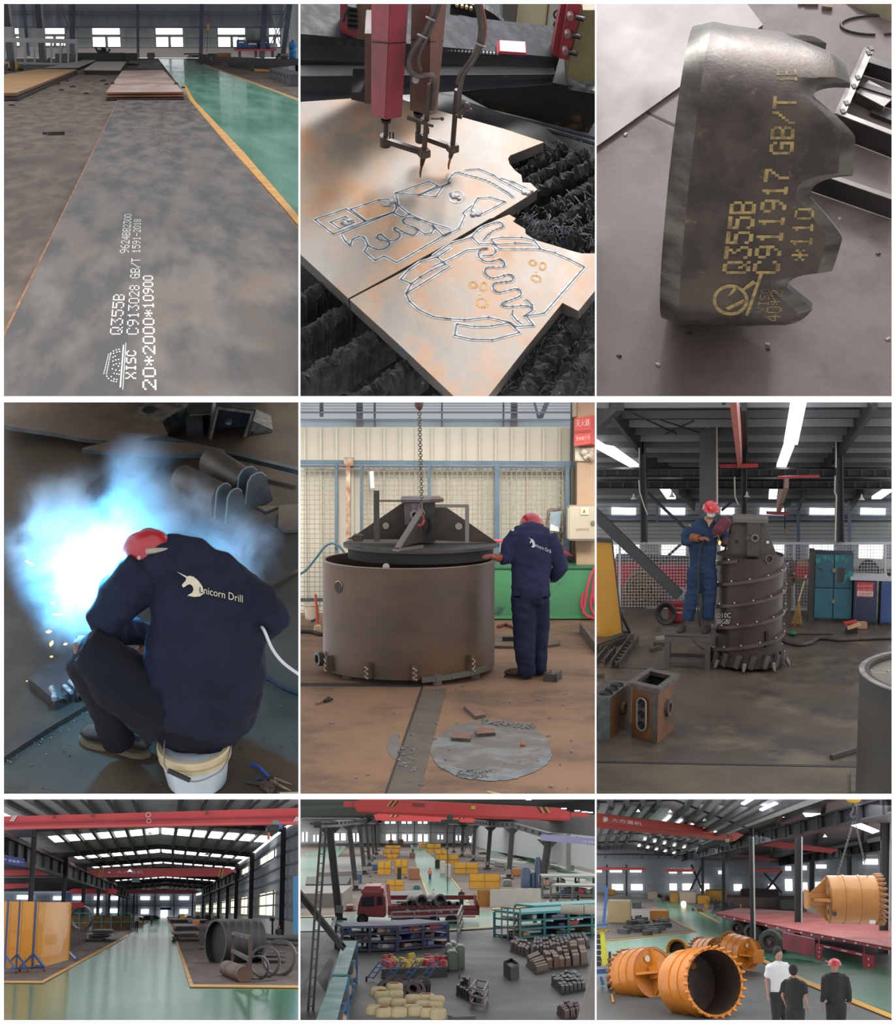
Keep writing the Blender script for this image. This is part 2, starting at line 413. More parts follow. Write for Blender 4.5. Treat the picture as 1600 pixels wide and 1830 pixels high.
# ================================================================ bay 1: hall with laid-out steel plates
def col_px(name,b,t,w,m,y=None,d=None,kind=True,mb=None,z=None):   # post from a floor pixel to a top pixel
 p=G(*b);q=at(t[0],t[1],p.y);k=p.y/F
 mb=mb or MB();mb.bar(p,q,w*k,(d or w)*k,up=(0,1,0))
 if name is None:return mb
 o=mb.B(name,m)
 if kind:o['kind']='structure'
 return o
def bay1():
 c=Cell(BOX[1],256,74,(256,580),9.0);use(c)
 floor_m=mat((92,80,72),(134,119,107),4,rg=0.7,c3=(70,61,56),sc3=1.0,bump=0.003,st=(1,.2,1),spec=.12)
 ground('floor',[(-60,104),(700,104),(1400,760),(-700,760)],floor_m)
 # green walkway, its lines
 green=mat((104,186,150),(150,212,184),1.5,rg=0.14,st=(1,0.1,1),bump=0.0006,bsc=3,spec=0.35)
 yel=mat((255,184,48),(222,150,46),2.0,rg=0.5)
 g=ground('floor_walkway',[(283,105),(338,105),(540,180.5),(640,480),(513,376),(421,274),(340,180),(330,166)],green,z=0.012)
 o=ground('trim_30',[(327,152),(332,152),(348,180),(438,274),(600,463),(600,486),(513,378),(421,275),(340,180)],yel,z=0.016)
 o=ground('trim_31',[(336,105),(338.5,105),(545,180),(545,184.5)],mat((208,160,90),rg=0.5),z=0.016)
 ground('trim_32',[(330,166),(340,180),(421,275),(513,378),(560,440),(540,420),(391,243),(322,160)],mat((140,130,112),(120,108,92),2,rg=0.7),z=0.006)
 # back wall
 yw=G(256,103).y;P=lambda u,v:at(u,v,yw)
 k=yw/F
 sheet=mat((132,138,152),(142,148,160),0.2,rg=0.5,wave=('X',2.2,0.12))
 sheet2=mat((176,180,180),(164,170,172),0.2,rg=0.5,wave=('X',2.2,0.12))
 base=mat((206,200,194),(188,182,176),0.3,rg=0.8)
 wins=[(16,35),(77,117),(164,216),(277.5,328.5),(388.5,440.5),(480,503)]
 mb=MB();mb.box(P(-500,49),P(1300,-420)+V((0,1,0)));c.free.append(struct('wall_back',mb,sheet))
 mb=MB();x=-80
 for a,b in wins+[(620,620)]:
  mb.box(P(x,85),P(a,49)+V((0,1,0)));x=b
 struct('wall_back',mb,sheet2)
 mb=MB();mb.box(P(-80,104),P(620,85)+V((0,1,0)));struct('wall_back',mb,base)
 c.free.append(struct('ceiling',MB().box((-60,70,15),(60,yw,15.3)),mat((206,210,214),(190,194,200),.1,rg=.6)))
 glow=mat((250,252,255),emit=1.7);frame=mat((178,182,186),rg=0.5)
 for i,(a,b)in enumerate(wins):
  mb=MB();y0=48;y1=86 if i>1 else 84
  q=P(a,y1);r=P(b,y0);f=MB()
  mb.box(q+V((0,0.7,0)),r+V((0,0.8,0)))
  w=struct('window_%d'%(i+1),mb,glow)
  for e,g2 in[((q.x,q.z),(q.x,r.z)),((r.x,q.z),(r.x,r.z)),((q.x,q.z),(r.x,q.z)),((q.x,r.z),(r.x,r.z)),((q.x,q.z*.42+r.z*.58),(r.x,q.z*.42+r.z*.58)),(((q.x+r.x)/2,q.z),((q.x+r.x)/2,q.z*.42+r.z*.58))]:
   f.bar((e[0],q.y+.45,e[1]),(g2[0],q.y+.45,g2[1]),0.25,up=(0,1,0))
  f.B('window_frame',frame,w)
 navy=mat((62,70,90),(52,60,78),0.5,rg=0.45)
 for v,t,uu in((26,2.2,(-60,620)),(21,1.0,(-60,620)),(48.5,1.3,(-60,500)),(68,1.2,(120,164)),(68,1.2,(216,277)),(68,1.2,(329,388)),(85,.9,(120,500))):
  mb=MB();mb.bar(P(uu[0],v)-V((0,1,0)),P(uu[1],v)-V((0,1,0)),0.6,t*k);struct('beam',mb,mat((88,94,110),rg=.5))
 for b,t,w in(((247,103.5),(246,4),4.5),((358,103.5),(360,4),6.5),((53,100),(43,4),5),((130,100),(131,4),8),((466,103.5),(472,4),9)):
  p=P(*b);q=P(*t);mb=MB();mb.ibeam(p-V((0,1.5,0)),q-V((0,1.5,0)),w*k,w*k,up=(0,1,0));struct('column',mb,navy)
 # near columns left with light flange and conduit
 dk=mat((44,46,52),(58,60,66),0.6,rg=0.5);lt=mat((150,154,158),rg=0.5)
 for b,t,w in(((20,112),(8,2),12),((76,108),(67,2),9.5),((110,101),(103,2),6)):
  p=G(*b);kk=p.y/F;q=at(t[0],t[1],p.y)
  mb=MB();mb.bar(p,q,w*kk,w*kk,up=(0,1,0));o=struct('column',mb,dk)
  mb=MB();e=V((w*.62*kk,0,0));mb.bar(p+e,q+e,w*.28*kk,w*kk,up=(0,1,0));mb.B('flange',lt,o)
  mb=MB();z=at(b[0],74,p.y).z;mb.box((p.x-w*.7*kk,p.y-.9,z),(p.x+w*.7*kk,p.y+.6,z+1));mb.B('cable_box',mat((176,178,178),rg=.5),o)
 # diagonal bracing
 for name,ps in(('cross_brace',[((110,2),(131,72)),((133,2),(112,96)),((126,8),(136,94))]),('cross_brace',[((512,3),(478,84)),((472,6),(496,78)),((518,2),(484,80))])):
  mb=MB()
  for a,b in ps:mb.bar(P(*a)-V((0,3,0)),P(*b)-V((0,3,0)),1.4*k,up=(0,1,0))
  o=struct('beam',mb,mat((84,88,98),rg=.5))
 p=G(505,104);q=at(519,2,p.y);mb=MB();mb.bar(p,q,8*p.y/F,up=(0,1,0));struct('column',mb,navy)
 mb=MB();mb.box(at(520,104,yw-6),at(620,-300,yw-5));struct('wall_right',mb,sheet2)
 # mesh fence
 y=G(80,116).y;fm=mat((190,192,194),rg=.5);t=thing('mesh_fence','pale wire mesh fence between the dark columns by the steel plate hall windows','fence',G(80,116))
 for u in(8,28,45,62,92,108,122,137):
  MB().bar(at(u,116,y),at(u,69,y),.12,up=(0,1,0)).B('post',fm,t)
 for v in(69,73,112):
  MB().bar(at(4,v,y),at(138,v+3,y),.14,up=(0,1,0)).B('rail',fm,t)
 mb=MB()
 for v in range(76,112,3):mb.bar(at(4,v,y),at(138,v,y),.012,up=(0,1,0))
 for u in range(6,138,3):mb.bar(at(u,112,y),at(u,72,y),.012,up=(0,1,0))
 mb.B('wire_panel',fm,t)
 # plates
 gray=mat((62,57,54),(116,107,100),4,rg=0.4,c3=(112,92,74),sc3=2.2,st=(1,0.16,1),edge=(.4,.62),edge3=(0.52,0.72),bump=0.001,bsc=9,spec=.16)
 edge=mat((150,98,50),(96,66,42),1.0,rg=0.7)
 t=thing('steel_plate','long bare grey steel plate lying in the foreground with white dotted lettering','steel plate',G(256,500))
 z0,z1=.004,.045
 pl=[G(-90,800,z1),G(209,179,z1),G(340,179,z1),G(860,800,z1)]
 MB().prism(pl,(0,0,-.004)).B('plate_face',gray,t)
 MB().prism([p-V((0,0,.0045))for p in pl],(0,0,z0-z1+.004)).B('plate_edge',edge,t)
 MB().path([G(-90,798,z1),G(210,180,z1)],.014,h=.001).path([G(341,181,z1),G(860,798,z1)],.01,h=.001).B('rust_line',mat((176,108,44),(120,80,46),3),t)
 wp=mat((255,253,246),rg=.6)
 def line(body,p00,p10,p01,p11,m,name='lettering',r=.36):
  A,B,Cc,D=[G(*q,z1)for q in(p00,p10,p01,p11)];n=len(body)*6-1;mb=MB()
  mp=lambda s_,t_:(A*(1-s_)+B*s_)*(1-t_)+(Cc*(1-s_)+D*s_)*t_
  for x,y in dots(body):
   q=[mp((x+.5+r*math.cos(a*PI/3))/n,(y+.5+r*1.1*math.sin(a*PI/3))/7)+V((0,0,.001))for a in range(6)]
   mb.prism(q,(0,0,.001))
  mb.B(name,m,t)
 line('20*2000*10900',(280,698),(273.5,493),(254.5,698),(255.5,493),wp,r=.56)
 line('C913028 GB/T 1591-2018',(248,599),(252,392),(225.5,599),(239.5,392),wp,r=.46)
 line('Q355B',(219,599),(223.5,526.5),(195.6,599),(202.5,526.5),wp,r=.46)
 line('9624BB2300',(230.4,453),(235.4,383),(213.7,453),(222.6,383),wp,r=.46)
 line('XISC',(243.4,678),(243.4,627),(224,678),(225.8,627),wp,r=.6)
 faint=mat((170,128,90),rg=.6)
 line('9624BB2',(311,284),(302,205),(297,284),(292,205),faint,r=.3);line('C91302',(288,275),(284,205),(278,275),(276,205),faint,r=.3)
 mb=MB()                                                 # emblem: broken ring over a double bar
 def dot(u,v,r=1.6):
  p=G(u,v,z1);rx=r*p.y/F;ry=rx*4.5
  mb.prism([p+V((rx*math.cos(a*PI/4),ry*math.sin(a*PI/4),.001))for a in range(8)],(0,0,.001))
 for i in range(13):
  v=634+i*2.9
  dot(194-i*.7+0,v,1.1);dot(197.5-i*.6,v,1.1)
 for u,v in[(198,632),(203,628),(208,626),(213,625),(203,632),(209,630),(214,629),(191,673),(194,677),(199,681),(203,682),(208,683),(204,678),(209,679),(199,674),
    (202,639),(206,637),(202,646),(207,644),(212,643),(203,653),(208,651),(212,655),(201,660),(207,662),(204,668),(209,669),(214,663),(213,670),(214,650)]:dot(u,v,1.4)
 for(u,v),(u2,v2),w in(((221,617),(215,693),2.6),((225,613),(219.5,697),1.2)):
  a=G(u,v,z1);b=G(u2,v2,z1);mb.path([a,b],w*b.y/F,h=.002)
 mb.B('emblem',wp,t)
 def plate(label,pix,n,z,m,em,gap=.02,name='steel_plate',group=None):
  """stack: corner pixels of the top face; n plates down to the floor"""
  t=thing(name,label,'steel plate',G(*pix[0]),group=group);th=z/n
  P0=[G(u,v,z)for u,v in pix]
  MB().prism(P0,(0,0,-.004)).B('plate_face',m,t)
  for i in range(n):
   mb=MB();o=V((0.03*(i%2),-.1*i,0));mb.prism([p+o-V((0,0,.0045+i*th))for p in P0],(0,0,-(th-gap)+.005));mb.B('plate_edge',em if i!=n-1 else mat((52,44,40),rg=.7),t)
  return t
 rust=mat((176,140,122),(214,190,178),0.6,rg=0.35,spec=.5,c3=(160,92,56),sc3=0.5,st=(1,.3,1))
 plate('stack of wide rusty steel plates lying across the far end of the lettered plate',[(189,165),(219,126),(292,125),(328,164)],3,.21,rust,mat((150,92,52),(120,74,44),1,rg=.7))
 plate('orange-rusted pair of steel plates by the left fence',[(-30,166),(29,166),(137,124),(70,123),(-30,139)],2,.2,mat((200,146,86),(190,158,120),.2,rg=.45,spec=.1,c3=(150,120,100),sc3=.2),mat((120,88,58),rg=.7))
 plate('pale grey steel plate behind the orange-rusted pair',[(78,121.5),(140,121),(174,107),(150,107)],1,.12,mat((206,194,196),(190,178,178),.2,rg=.4),mat((70,62,60),rg=.7))
 plate('pale steel plate stack with dark edge left of the rusty stack',[(149,125),(215,125.5),(226,110),(171,110)],2,.2,mat((216,196,184),(200,180,170),.2,rg=.4),mat((60,52,48),rg=.7))
 scrap=mat((96,86,82),(74,64,60),.6,rg=.5)
 for i,(pix,lb)in enumerate([([(228,113),(262,114),(256,108),(232,108)],'scrap plate beyond the rusty stack, nearest the green walkway tip'),([(243,122),(292,122),(288,115),(250,114)],'scrap plate just behind the rusty stack'),([(252,113),(288,112),(282,107),(256,107)],'farthest small scrap plate before the carton')]):
  tag(MB().prism([G(u,v,.12)for u,v in pix],(0,0,-.1)).B('scrap_plate',scrap),lb,'steel plate')
 # skids and blocks on the stack
 for i,(u,v)in enumerate([(201,149),(315,150),(327.5,157),(75,0)][:3]):
  p=G(u,v,.22);kk=p.y/F;tag(MB().cbox(p+V((0,0,kk)),(6*kk,.6,2*kk)).B('wood_block',mat((40,34,32),rg=.8)),['dark block on the left edge of the rusty plate stack','dark block on the right edge of the rusty plate stack','small dark block at the near right corner of the rusty stack'][i],'block')
 # far objects
 bm_=mat((52,52,58),(66,64,68),.3,rg=.5)
 t=thing('box_beam_stack','long dark stack of box beams along the back of the plate hall','steel beams',G(170,111))
 for a,b,vt,vb in((99,131,96,112),(131,224,95,110),(224,246,95.5,110)):
  fbox(a,b,vt,vb,5).B('beam',bm_,t)
 mb=MB();
 for i in range(9):
  u=176+i*2;a=at(u,95,G(170,110).y+1);mb.bar(a,a+V((random.uniform(-.5,.5),0,random.uniform(.2,.5))),.15)
 mb.B('offcut',bm_,t)
 t=tag(fbox(263,277,94.5,104,3).B('carton',mat((150,128,112),(130,108,94),.5,rg=.8),bevel=.05),'small brown carton standing at the foot of the back wall','box')
 # left machine
 t=thing('floor_grinder','small yellow and black floor machine beside the left column','machine',G(22,126))
 kk=Yf(22,126)/F
 fbox(15,32,110,125,.7).B('body',mat((206,150,40),rg=.5),t,bevel=.05)
 fbox(18,27,107,127,.3).B('cover',mat((30,28,28),rg=.5),t,bevel=.05)
 for u in(14,31):
  p=at(u,124,G(22,126).y);MB().cyl(p,p+V((.3,0,0)),2.2*kk).B('wheel',mat((20,20,20),rg=.7),t)
 t=thing('transfer_cart','low dark green cart at the base of the second column','cart',G(78,114));fbox(66,86,108,114,1).B('deck',mat((40,54,50),rg=.6),t);fbox(84,94,103,112,.6).B('motor',mat((36,36,40),rg=.6),t,bevel=.1)
 # right side
 rnd=random.Random(3)
 for i,(u,v,w,ln)in enumerate([(352,107,30,3),(370,110,28,2),(368,115,30,3),(388,116.5,26,2),(360,112,18,2)]):
  p=G(u,v);kk=p.y/F;mb=MB()
  for j in range(4):mb.cbox(p+V((rnd.uniform(-.3,.3),j*.4-.6,.08+.13*j)),(w*kk,.5,.1),rz=rnd.uniform(-.2,.2))
  tag(mb.B('bar_offcuts',mat((50,44,44),(70,62,60),.6,rg=.5)),['flat dark offcuts nearest the back wall column','dark offcut bundle before the brown bin','low dark offcut bundle at the edge of the walkway','dark offcut bundle below the yellow bin','small heap of dark offcuts by the walkway end'][i],'steel offcuts')
 def skip(u0,u1,vt,vb,m,label,lean=.15,dep=3):
  p=G((u0+u1)/2,vb);a=at(u0,vb,p.y);b=at(u1,vb,p.y);z=at(u0,vt,p.y).z;e=(b.x-a.x)*lean
  mb=MB();T=[V((a.x-e,p.y,z)),V((b.x+e,p.y,z)),V((b.x+e,p.y+dep,z)),V((a.x-e,p.y+dep,z))];B=[V((a.x,p.y,0)),V((b.x,p.y,0)),V((b.x,p.y+dep,0)),V((a.x,p.y+dep,0))]
  for i in range(4):
   j=(i+1)%4;c_=(T[0]+T[2])/2;n_=lambda q:q+(c_-q)*.05
   mb.hexa([B[i],B[j],n_(B[j]),n_(B[i])],[T[i],T[j],n_(T[j]),n_(T[i])])
  mb.prism(B,(0,0,.05));return tag(mb.B('steel_bin',m),label,'bin')
 skip(376,388,96,108,mat((92,74,66),rg=.6),'brown steel bin beside the yellow bin',.2)
 skip(392,413,95,111,mat((186,134,52),(160,112,46),.5,rg=.6),'yellow steel bin left of the red-topped table',.02)
 t=thing('machine_table','long machine bed with red top carrying blue welding machines','machine',G(455,101))
 y=G(455,103).y
 MB().box(at(420,91,y),at(494,87.5,y)+V((0,3,0))).B('table_top',mat((176,60,84),rg=.5),t)
 for u in(427,456,486):MB().box(at(u,103,y)+V((0,.3,0)),at(u+4,91,y)+V((0,1,0))).B('leg',bm_,t)
 for i,(a,b,vt)in enumerate([(424,439,71),(441,461,78),(464,480,71),(481,496,77)]):
  t=thing('welding_machine' if i<3 else 'control_box',['blue welding machine at the left end of the red-topped table','low blue twin welding machine in the middle of the red-topped table','blue welding machine right of the middle of the red-topped table','white control box at the right end of the red-topped table'][i],'machine',at((a+b)/2,87.5,y+.5))
  MB().box(at(a,87.5,y+.5),at(b,vt,y+.5)+V((0,1.2,0))).B('case',mat((52,92,158),(44,76,136),1,rg=.5)if i<3 else mat((200,202,200),rg=.5),t,bevel=.06)
  if i<3:
   mb=MB();p=at(a+3,80 if i==1 else 77,y+.5);mb.box(p+V((0,-.05,0)),p+V(((b-a-6)*y/F,.1,.15)));mb.B('name_plate',mat((220,224,230),rg=.5),t)
   mb=MB();p=at(a+2,vt,y+.5);q=at(b-2,vt,y+.5);mb.tube([p,p+V((0,0,.25)),q+V((0,0,.25)),q],.05);mb.B('handle',bm_,t)
 t=thing('bar_rack','long low rack of dark steel bars below the welding machines','rack',G(470,118))
 for i in range(6):
  v0=100+i*2.6;p=at(412+i*1.5,v0+6,G(430,119).y);q=at(560,v0+14,G(560,134).y);MB().bar(p,q,.5,.28).B('bar',mat((62,60,62),(80,76,76),.4,spec=.1),t)
 t=thing('pallet_truck','yellow pallet truck on the floor before the bar rack','pallet truck',G(455,128))
 yy=G(460,127).y;kk=yy/F
 for dv in(0,3):MB().bar(at(455,124+dv*.6,yy-dv*.6),at(483,125+dv*.6,yy-dv*.6),3*kk,2.0*kk).B('fork',mat((226,166,70),rg=.5),t)
 MB().box(at(449,129,yy),at(457,118,yy)+V((0,.5,0))).B('body',mat((70,56,44),rg=.5),t,bevel=.05)
 MB().tube([at(453,120,yy),at(456,100,yy)],.6*kk).B('handle',bm_,t)
 for u in(447,453):mb=MB();p=at(u,127.5,yy-.4);mb.cyl(p,p+V((.15,0,0)),2.4*kk);mb.B('wheel',mat((24,22,22),rg=.7),t)
 t=thing('steel_trough','large grey steel trough at the right edge of the plate hall','trough',G(520,150))
 a=G(482,140);b=G(520,155);d=G(560,155);top=2.2
 z=at(482,122,a.y).z
 MB().prism([a,b,d,d+V((0,14,0)),a+V((2,10,0))],(0,0,z)).B('body',mat((84,86,92),(70,72,78),.6,rg=.6,spec=.2),t)
 for i in range(7):p=a.lerp(b,.12+i*.13)+V((-.03,-.03,z*.75));MB().cbox(p,(.04,.03,.09)).B('lug',bm_,t)
 t=thing('blue_barrel','tall bright blue barrel by the right wall of the plate hall','barrel',G(524,105));p=G(524,106);kk=p.y/F;z=at(524,75,p.y).z
 MB().lathe([(0,0),(6.5*kk,0),(7*kk,z*.05),(6.7*kk,z*.33),(7.1*kk,z*.35),(6.7*kk,z*.37),(6.7*kk,z*.66),(7.1*kk,z*.68),(6.7*kk,z*.7),(6.7*kk,z),(0,z)],c=p).B('drum',mat((30,130,206),rg=.35),t);MB().cyl(p+V((0,0,z)),p+V((0,0,z+.15)),2*kk).B('cap',mat((20,90,160)),t)
 rnd=random.Random(5)
 for i in range(6):
  p=G(500+i*3.5,104+i*.3);kk=p.y/F;mb=MB();z=0
  for j in range(3):mb.cbox(p+V((rnd.uniform(-.3,.3),rnd.uniform(-.5,.5),z+kk)),(2.6*kk,1,3*kk),rz=rnd.random(),ry=rnd.uniform(-.5,.5));z+=2.6*kk
  tag(mb.B('wrapped_part',mat((190,190,192)if i%2 else(70,70,76),rg=.6)),'wrapped machine part in the light heap before the blue barrel','parts','wrapped parts before the blue barrel')
 t=thing('crane_hook','small yellow crane hook hanging before the back windows','hook',at(371,50,yw-8))
 MB().lathe([(0,0),(1.8*k,k),(2.4*k,6*k),(1.4*k,10*k),(0,11*k)],c=at(372,54,yw-8)).B('block',mat((232,170,40),rg=.5),t)
 MB().tube([at(371.5,56,yw-8),at(370,94,yw-8)],.35*k).B('cable',bm_,t);MB().tube([at(372,48,yw-8),at(372,-8,yw-8)],.25*k).B('cable',bm_,t)
 # little debris on the left floor
 for i,(u,v,w)in enumerate([(105,151,6),(110,162,7),(130,156,7),(154,168,7),(21,189,9),(99,241.5,20),(120,145,5),(186,145,5),(181,146,4),(190,152,6),(186,135,6),(163,133,4)]):
  p=G(u,v);kk=p.y/F;mb=MB()
  if w>15:mb.bar(p+V((-.12,0,.03)),p+V((.14,.05,.03)),.1,.05);mb.bar(p+V((-.2,.25,.02)),p+V((.05,.1,.02)),.06,.04)
  else:mb.cbox(p+V((0,0,kk)),(w*kk,w*kk,2*kk),rz=.3*i);mb.cbox(p+V((0,0,2.4*kk)),(w*kk*.5,w*kk*.5,kk),rz=i)
  tag(mb.B('iron_offcut',mat((58,50,46),(38,34,32),8,rg=.6)),'small dark iron offcut lying on the bare floor left of the lettered plate' if w<15 else 'twisted dark offcut on the floor left of the lettered plate','offcut','iron offcuts on the plate hall floor' if w<15 else None)
 finish(c)
if want(1):bay1()
# ================================================================ bay 2: flame cutting table
def slab(mb,pix,Ys,dy):                      # plate facing the viewer, pushed back by dy
 Ys=Ys if isinstance(Ys,(list,tuple))else[Ys]*len(pix)
 return mb.prism([at(u,v,y)for(u,v),y in zip(pix,Ys)],(0,dy,0))
def crust(a,b,w,h,n,rnd,lump=.02):        # slag-crusted slat
 mb=MB();d=V(b)-V(a);L=d.length;x=d.cross(V((0,0,1))).normalized();rows=[]
 for i in range(n+1):
  p=V(a)+d*i/n;c=[]
  for k,(q,z)in enumerate([(-.5,-1),(.5,-1),(.6,-.35),(.9,-.12),(.45,.02),(0,.06),(-.45,.02),(-.9,-.12),(-.6,-.35)]):
   j=0 if k<2 else lump
   c.append(p+x*(w*q+rnd.uniform(-j,j))+V((0,0,h*z+rnd.uniform(-j,j))))
  rows.append(c)
 return mb.loft(rows)
def bay2():
 c=Cell(BOX[2],800,-2200,(800,708),6.6);use(c)
 rnd=random.Random(11)
 k=6.9/F
 # pit floor full of slag
 slag=mat((30,30,32),(70,70,74),14,rg=.75,bump=.03,bsc=22,c3=(150,152,158),sc3=26,edge3=(.62,.7),spec=.3)
 ground('floor',[(400,60),(1200,60),(1300,900),(300,900)],mat((22,22,24),(46,46,48),9,rg=.85,bump=.03,bsc=14,spec=.2),z=-.5)
 # the plate in two halves with the kerf between them
 steel=mat((136,124,110),(186,158,130),3.4,rg=.5,c3=(190,128,70),sc3=4,edge3=(.48,.66),bump=.0015,bsc=8,spec=.5,st=(1,.6,1))
 side=mat((86,82,78),(104,98,92),6,rg=.6)
 up=[(537-30,449-24),(537,454.3),(580,494),(622.5,533),(700,491),(790,441),(875,391),(882,389),(906,374),(944.6,350),(960.4,338.6),(948.5,326.7),(934,326),(932,313),(921,305),(911,293),(908.2,283.5),(912,277.6),(972.3,254),(900,230),(795,200.8),(720,178),(627.5,173.3),(537,178),(480,182)]
 lo=[(625,535),(715,617),(805,702),(840,735),(850,735),(872.7,708),(940,622),(1005.6,541),(1034,555.7),(1064,519),(1100,475),(1100,455),(1065,453),(1040,453),(1017.4,447),(985,437),(956.4,428.7),(940,418),(938.7,409),(917,396),(922,390),(910,383.5),(882,395),(792,446),(702,495)]
 t=thing('cut_plate','thick rust-streaked steel plate with flame-cut outlines on the slatted cutting table','steel plate',G(740,420))
 for pl in(up,lo):
  f=MB().prism([G(u,v)for u,v in pl],(0,0,-.003)).B('plate_face',steel,t)
  MB().prism([G(u,v)-V((0,0,.0032))for u,v in pl],(0,0,-.052)).B('plate_edge',side,t)
 cv={1:(535,0),2:(795,0),3:(535,350),4:(795,350)}
 def pp(n,l):return[(cv[n][0]+x/5.082,cv[n][1]+y/5.082)for x,y in l]
 cuts=[pp(1,[(870,1755),(1180,1650),(1260,1690),(1085,1775),(870,1755)]),pp(1,[(1085,1775),(1310,1690),(1240,1790),(1085,1775)]),pp(1,[(1310,1690),(1372,1660)]),
   pp(2,[(0,1690),(50,1665),(30,1650),(95,1570),(200,1590),(330,1625),(440,1670),(530,1725),(590,1765),(625,1795)]),
   pp(2,[(180,1545),(310,1535),(440,1590),(510,1640),(590,1680),(710,1745)]),pp(2,[(510,1620),(620,1655),(740,1710)]),
   pp(4,[(240,130),(300,20),(410,15),(550,55),(330,170),(260,150)]),pp(4,[(245,90),(160,160),(185,180),(130,300),(0,360)]),
   pp(3,[(140,218),(425,120),(600,235),(310,350),(140,218)]),pp(3,[(280,240),(420,190),(500,245),(365,300),(280,240)]),
   pp(3,[(465,125),(600,80),(720,38),(800,32),(870,65),(885,110),(860,150),(610,232),(465,125)]),
   pp(3,[(380,345),(850,155),(930,195),(1000,175)]),pp(3,[(880,0),(900,90),(1000,170),(1150,235),(1372,300)]),
   pp(3,[(385,360),(420,420),(465,455),(480,400),(540,370),(590,380),(625,450),(590,510),(690,590),(770,550),(885,610),(1372,330)]),
   pp(3,[(625,455),(700,490),(770,485),(815,450),(810,420),(720,400),(710,370),(740,350),(800,400),(860,410),(910,380),(910,340),(860,310),(880,290),(960,340),(1030,360),(1070,330),(1050,290),(960,260),(940,225),(980,200),(1060,210),(1100,230)]),
   pp(3,[(1050,290),(1080,310),(1140,350),(1200,340),(1225,300),(1205,265),(1310,365),(1372,340)]),
   pp(4,[(245,375),(320,300),(420,255),(500,240),(530,285),(440,320),(380,370),(350,405)]),pp(4,[(245,375),(310,440)]),
   pp(4,[(320,435),(440,440),(505,485),(700,485),(860,485),(1000,520),(1130,575),(1270,650),(905,1070),(720,1095),(800,1040),(795,990),(740,945)]),
   pp(4,[(425,395),(520,380),(700,380),(810,405),(870,480)]),pp(4,[(425,400),(470,455)]),pp(4,[(480,445),(640,430),(800,440)]),
   pp(3,[(920,760),(1000,670),(1100,600),(1250,560),(1330,625),(1200,680),(1100,740),(1020,800),(920,760)]),pp(3,[(1250,560),(1372,480)]),pp(3,[(1020,800),(970,890),(1100,810),(1372,640)]),
   pp(4,[(-100,540),(60,430),(250,380)]),pp(4,[(-100,640),(60,570),(200,495),(390,480)]),
   pp(3,[(970,890),(1000,960),(1090,1040),(1220,1100),(1372,1120)]),pp(4,[(0,1115),(180,1130),(400,1105),(590,1150),(640,1190)]),
   pp(4,[(110,1165),(270,1190),(430,1185),(590,1155),(680,1245),(430,1310),(250,1305),(90,1270),(110,1165)]),
   pp(4,[(390,480),(330,490),(305,540),(350,590),(430,600),(500,575),(540,610),(530,650),(400,650),(365,680),(380,720),(440,750),(580,715),(620,740),(600,780),(470,790),(440,820),(450,860),(500,880),(640,845),(690,870),(680,915),(560,960),(520,985),(560,1010),(750,1000),(790,1030)]),
   pp(4,[(340,545),(430,545),(470,510),(450,480)]),pp(4,[(500,580),(520,600)]),pp(4,[(640,1190),(810,1180),(740,1090)]),pp(4,[(620,1040),(610,1080),(660,1140),(700,1165)])]
 halo=mat((214,220,226),(176,176,174),26,rg=.6);dark=mat((24,24,28),rg=.7)
 for i,cpx in enumerate(cuts):
  pts=[G(u,v)for u,v in cpx]
  if len(pts)>5:pts=smoothpath(pts,3)if i in(3,11,12,14,16,17,25,27,30,31,33,34)else pts
  o=MB().path(pts,8*k,h=.0015).B('cut_line',halo,t)
  MB().path([p+V((0,0,.0015))for p in pts],1.7*k,h=.001).B('kerf',dark,o)
 for(u,v)in((816,352),(692,365),(622,397),(852,380),(942,342)):   # pierce dross
  p=G(u,v);mb=MB()
  for i in range(7):mb.ball(p+V((rnd.uniform(-.02,.02),rnd.uniform(-.02,.02),.003)),rnd.uniform(.008,.016),6,4,(1,1,.5))
  mb.B('dross',mat((196,200,206),(120,124,128),40,rg=.5),t)
 mb=MB();pc=G(816,352);mb.path([pc+V((.035*math.cos(a*PI/8),.045*math.sin(a*PI/8),0))for a in range(16)],4*k,closed=True,h=.0015);mb.B('cut_line',halo,t)
 paint=mat((232,176,96),rg=.6)
 def ring(n,cx,cy,rx,ry,rot=0):
  l=[]
  for a in range(14):
   x=rx*math.cos(a*2*PI/14);y=ry*math.sin(a*2*PI/14)
   l.append((cx+x*math.cos(rot)-y*math.sin(rot),cy+x*math.sin(rot)+y*math.cos(rot)))
  return[G(*q)for q in pp(n,l)]
 for lst in([(260,808,36,26),(352,825,30,38),(340,972,52,40)],[(800,608,34,22),(890,640,26,34),(832,752,42,28)]):
  mb=MB()
  for(x,y,a,b)in lst:mb.path(ring(4,x,y,a,b,.3),5*k,h=.001,closed=True)
  x,y=(lst[1][0]+lst[2][0])/2-30,(lst[1][1]+lst[2][1])/2-10
  mb.path([G(*q)for q in pp(4,[(x-8,y),(x+8,y+4)])],5*k,h=.001)
  mb.B('chalk_mark',paint,t)
 # slats
 z=-.06
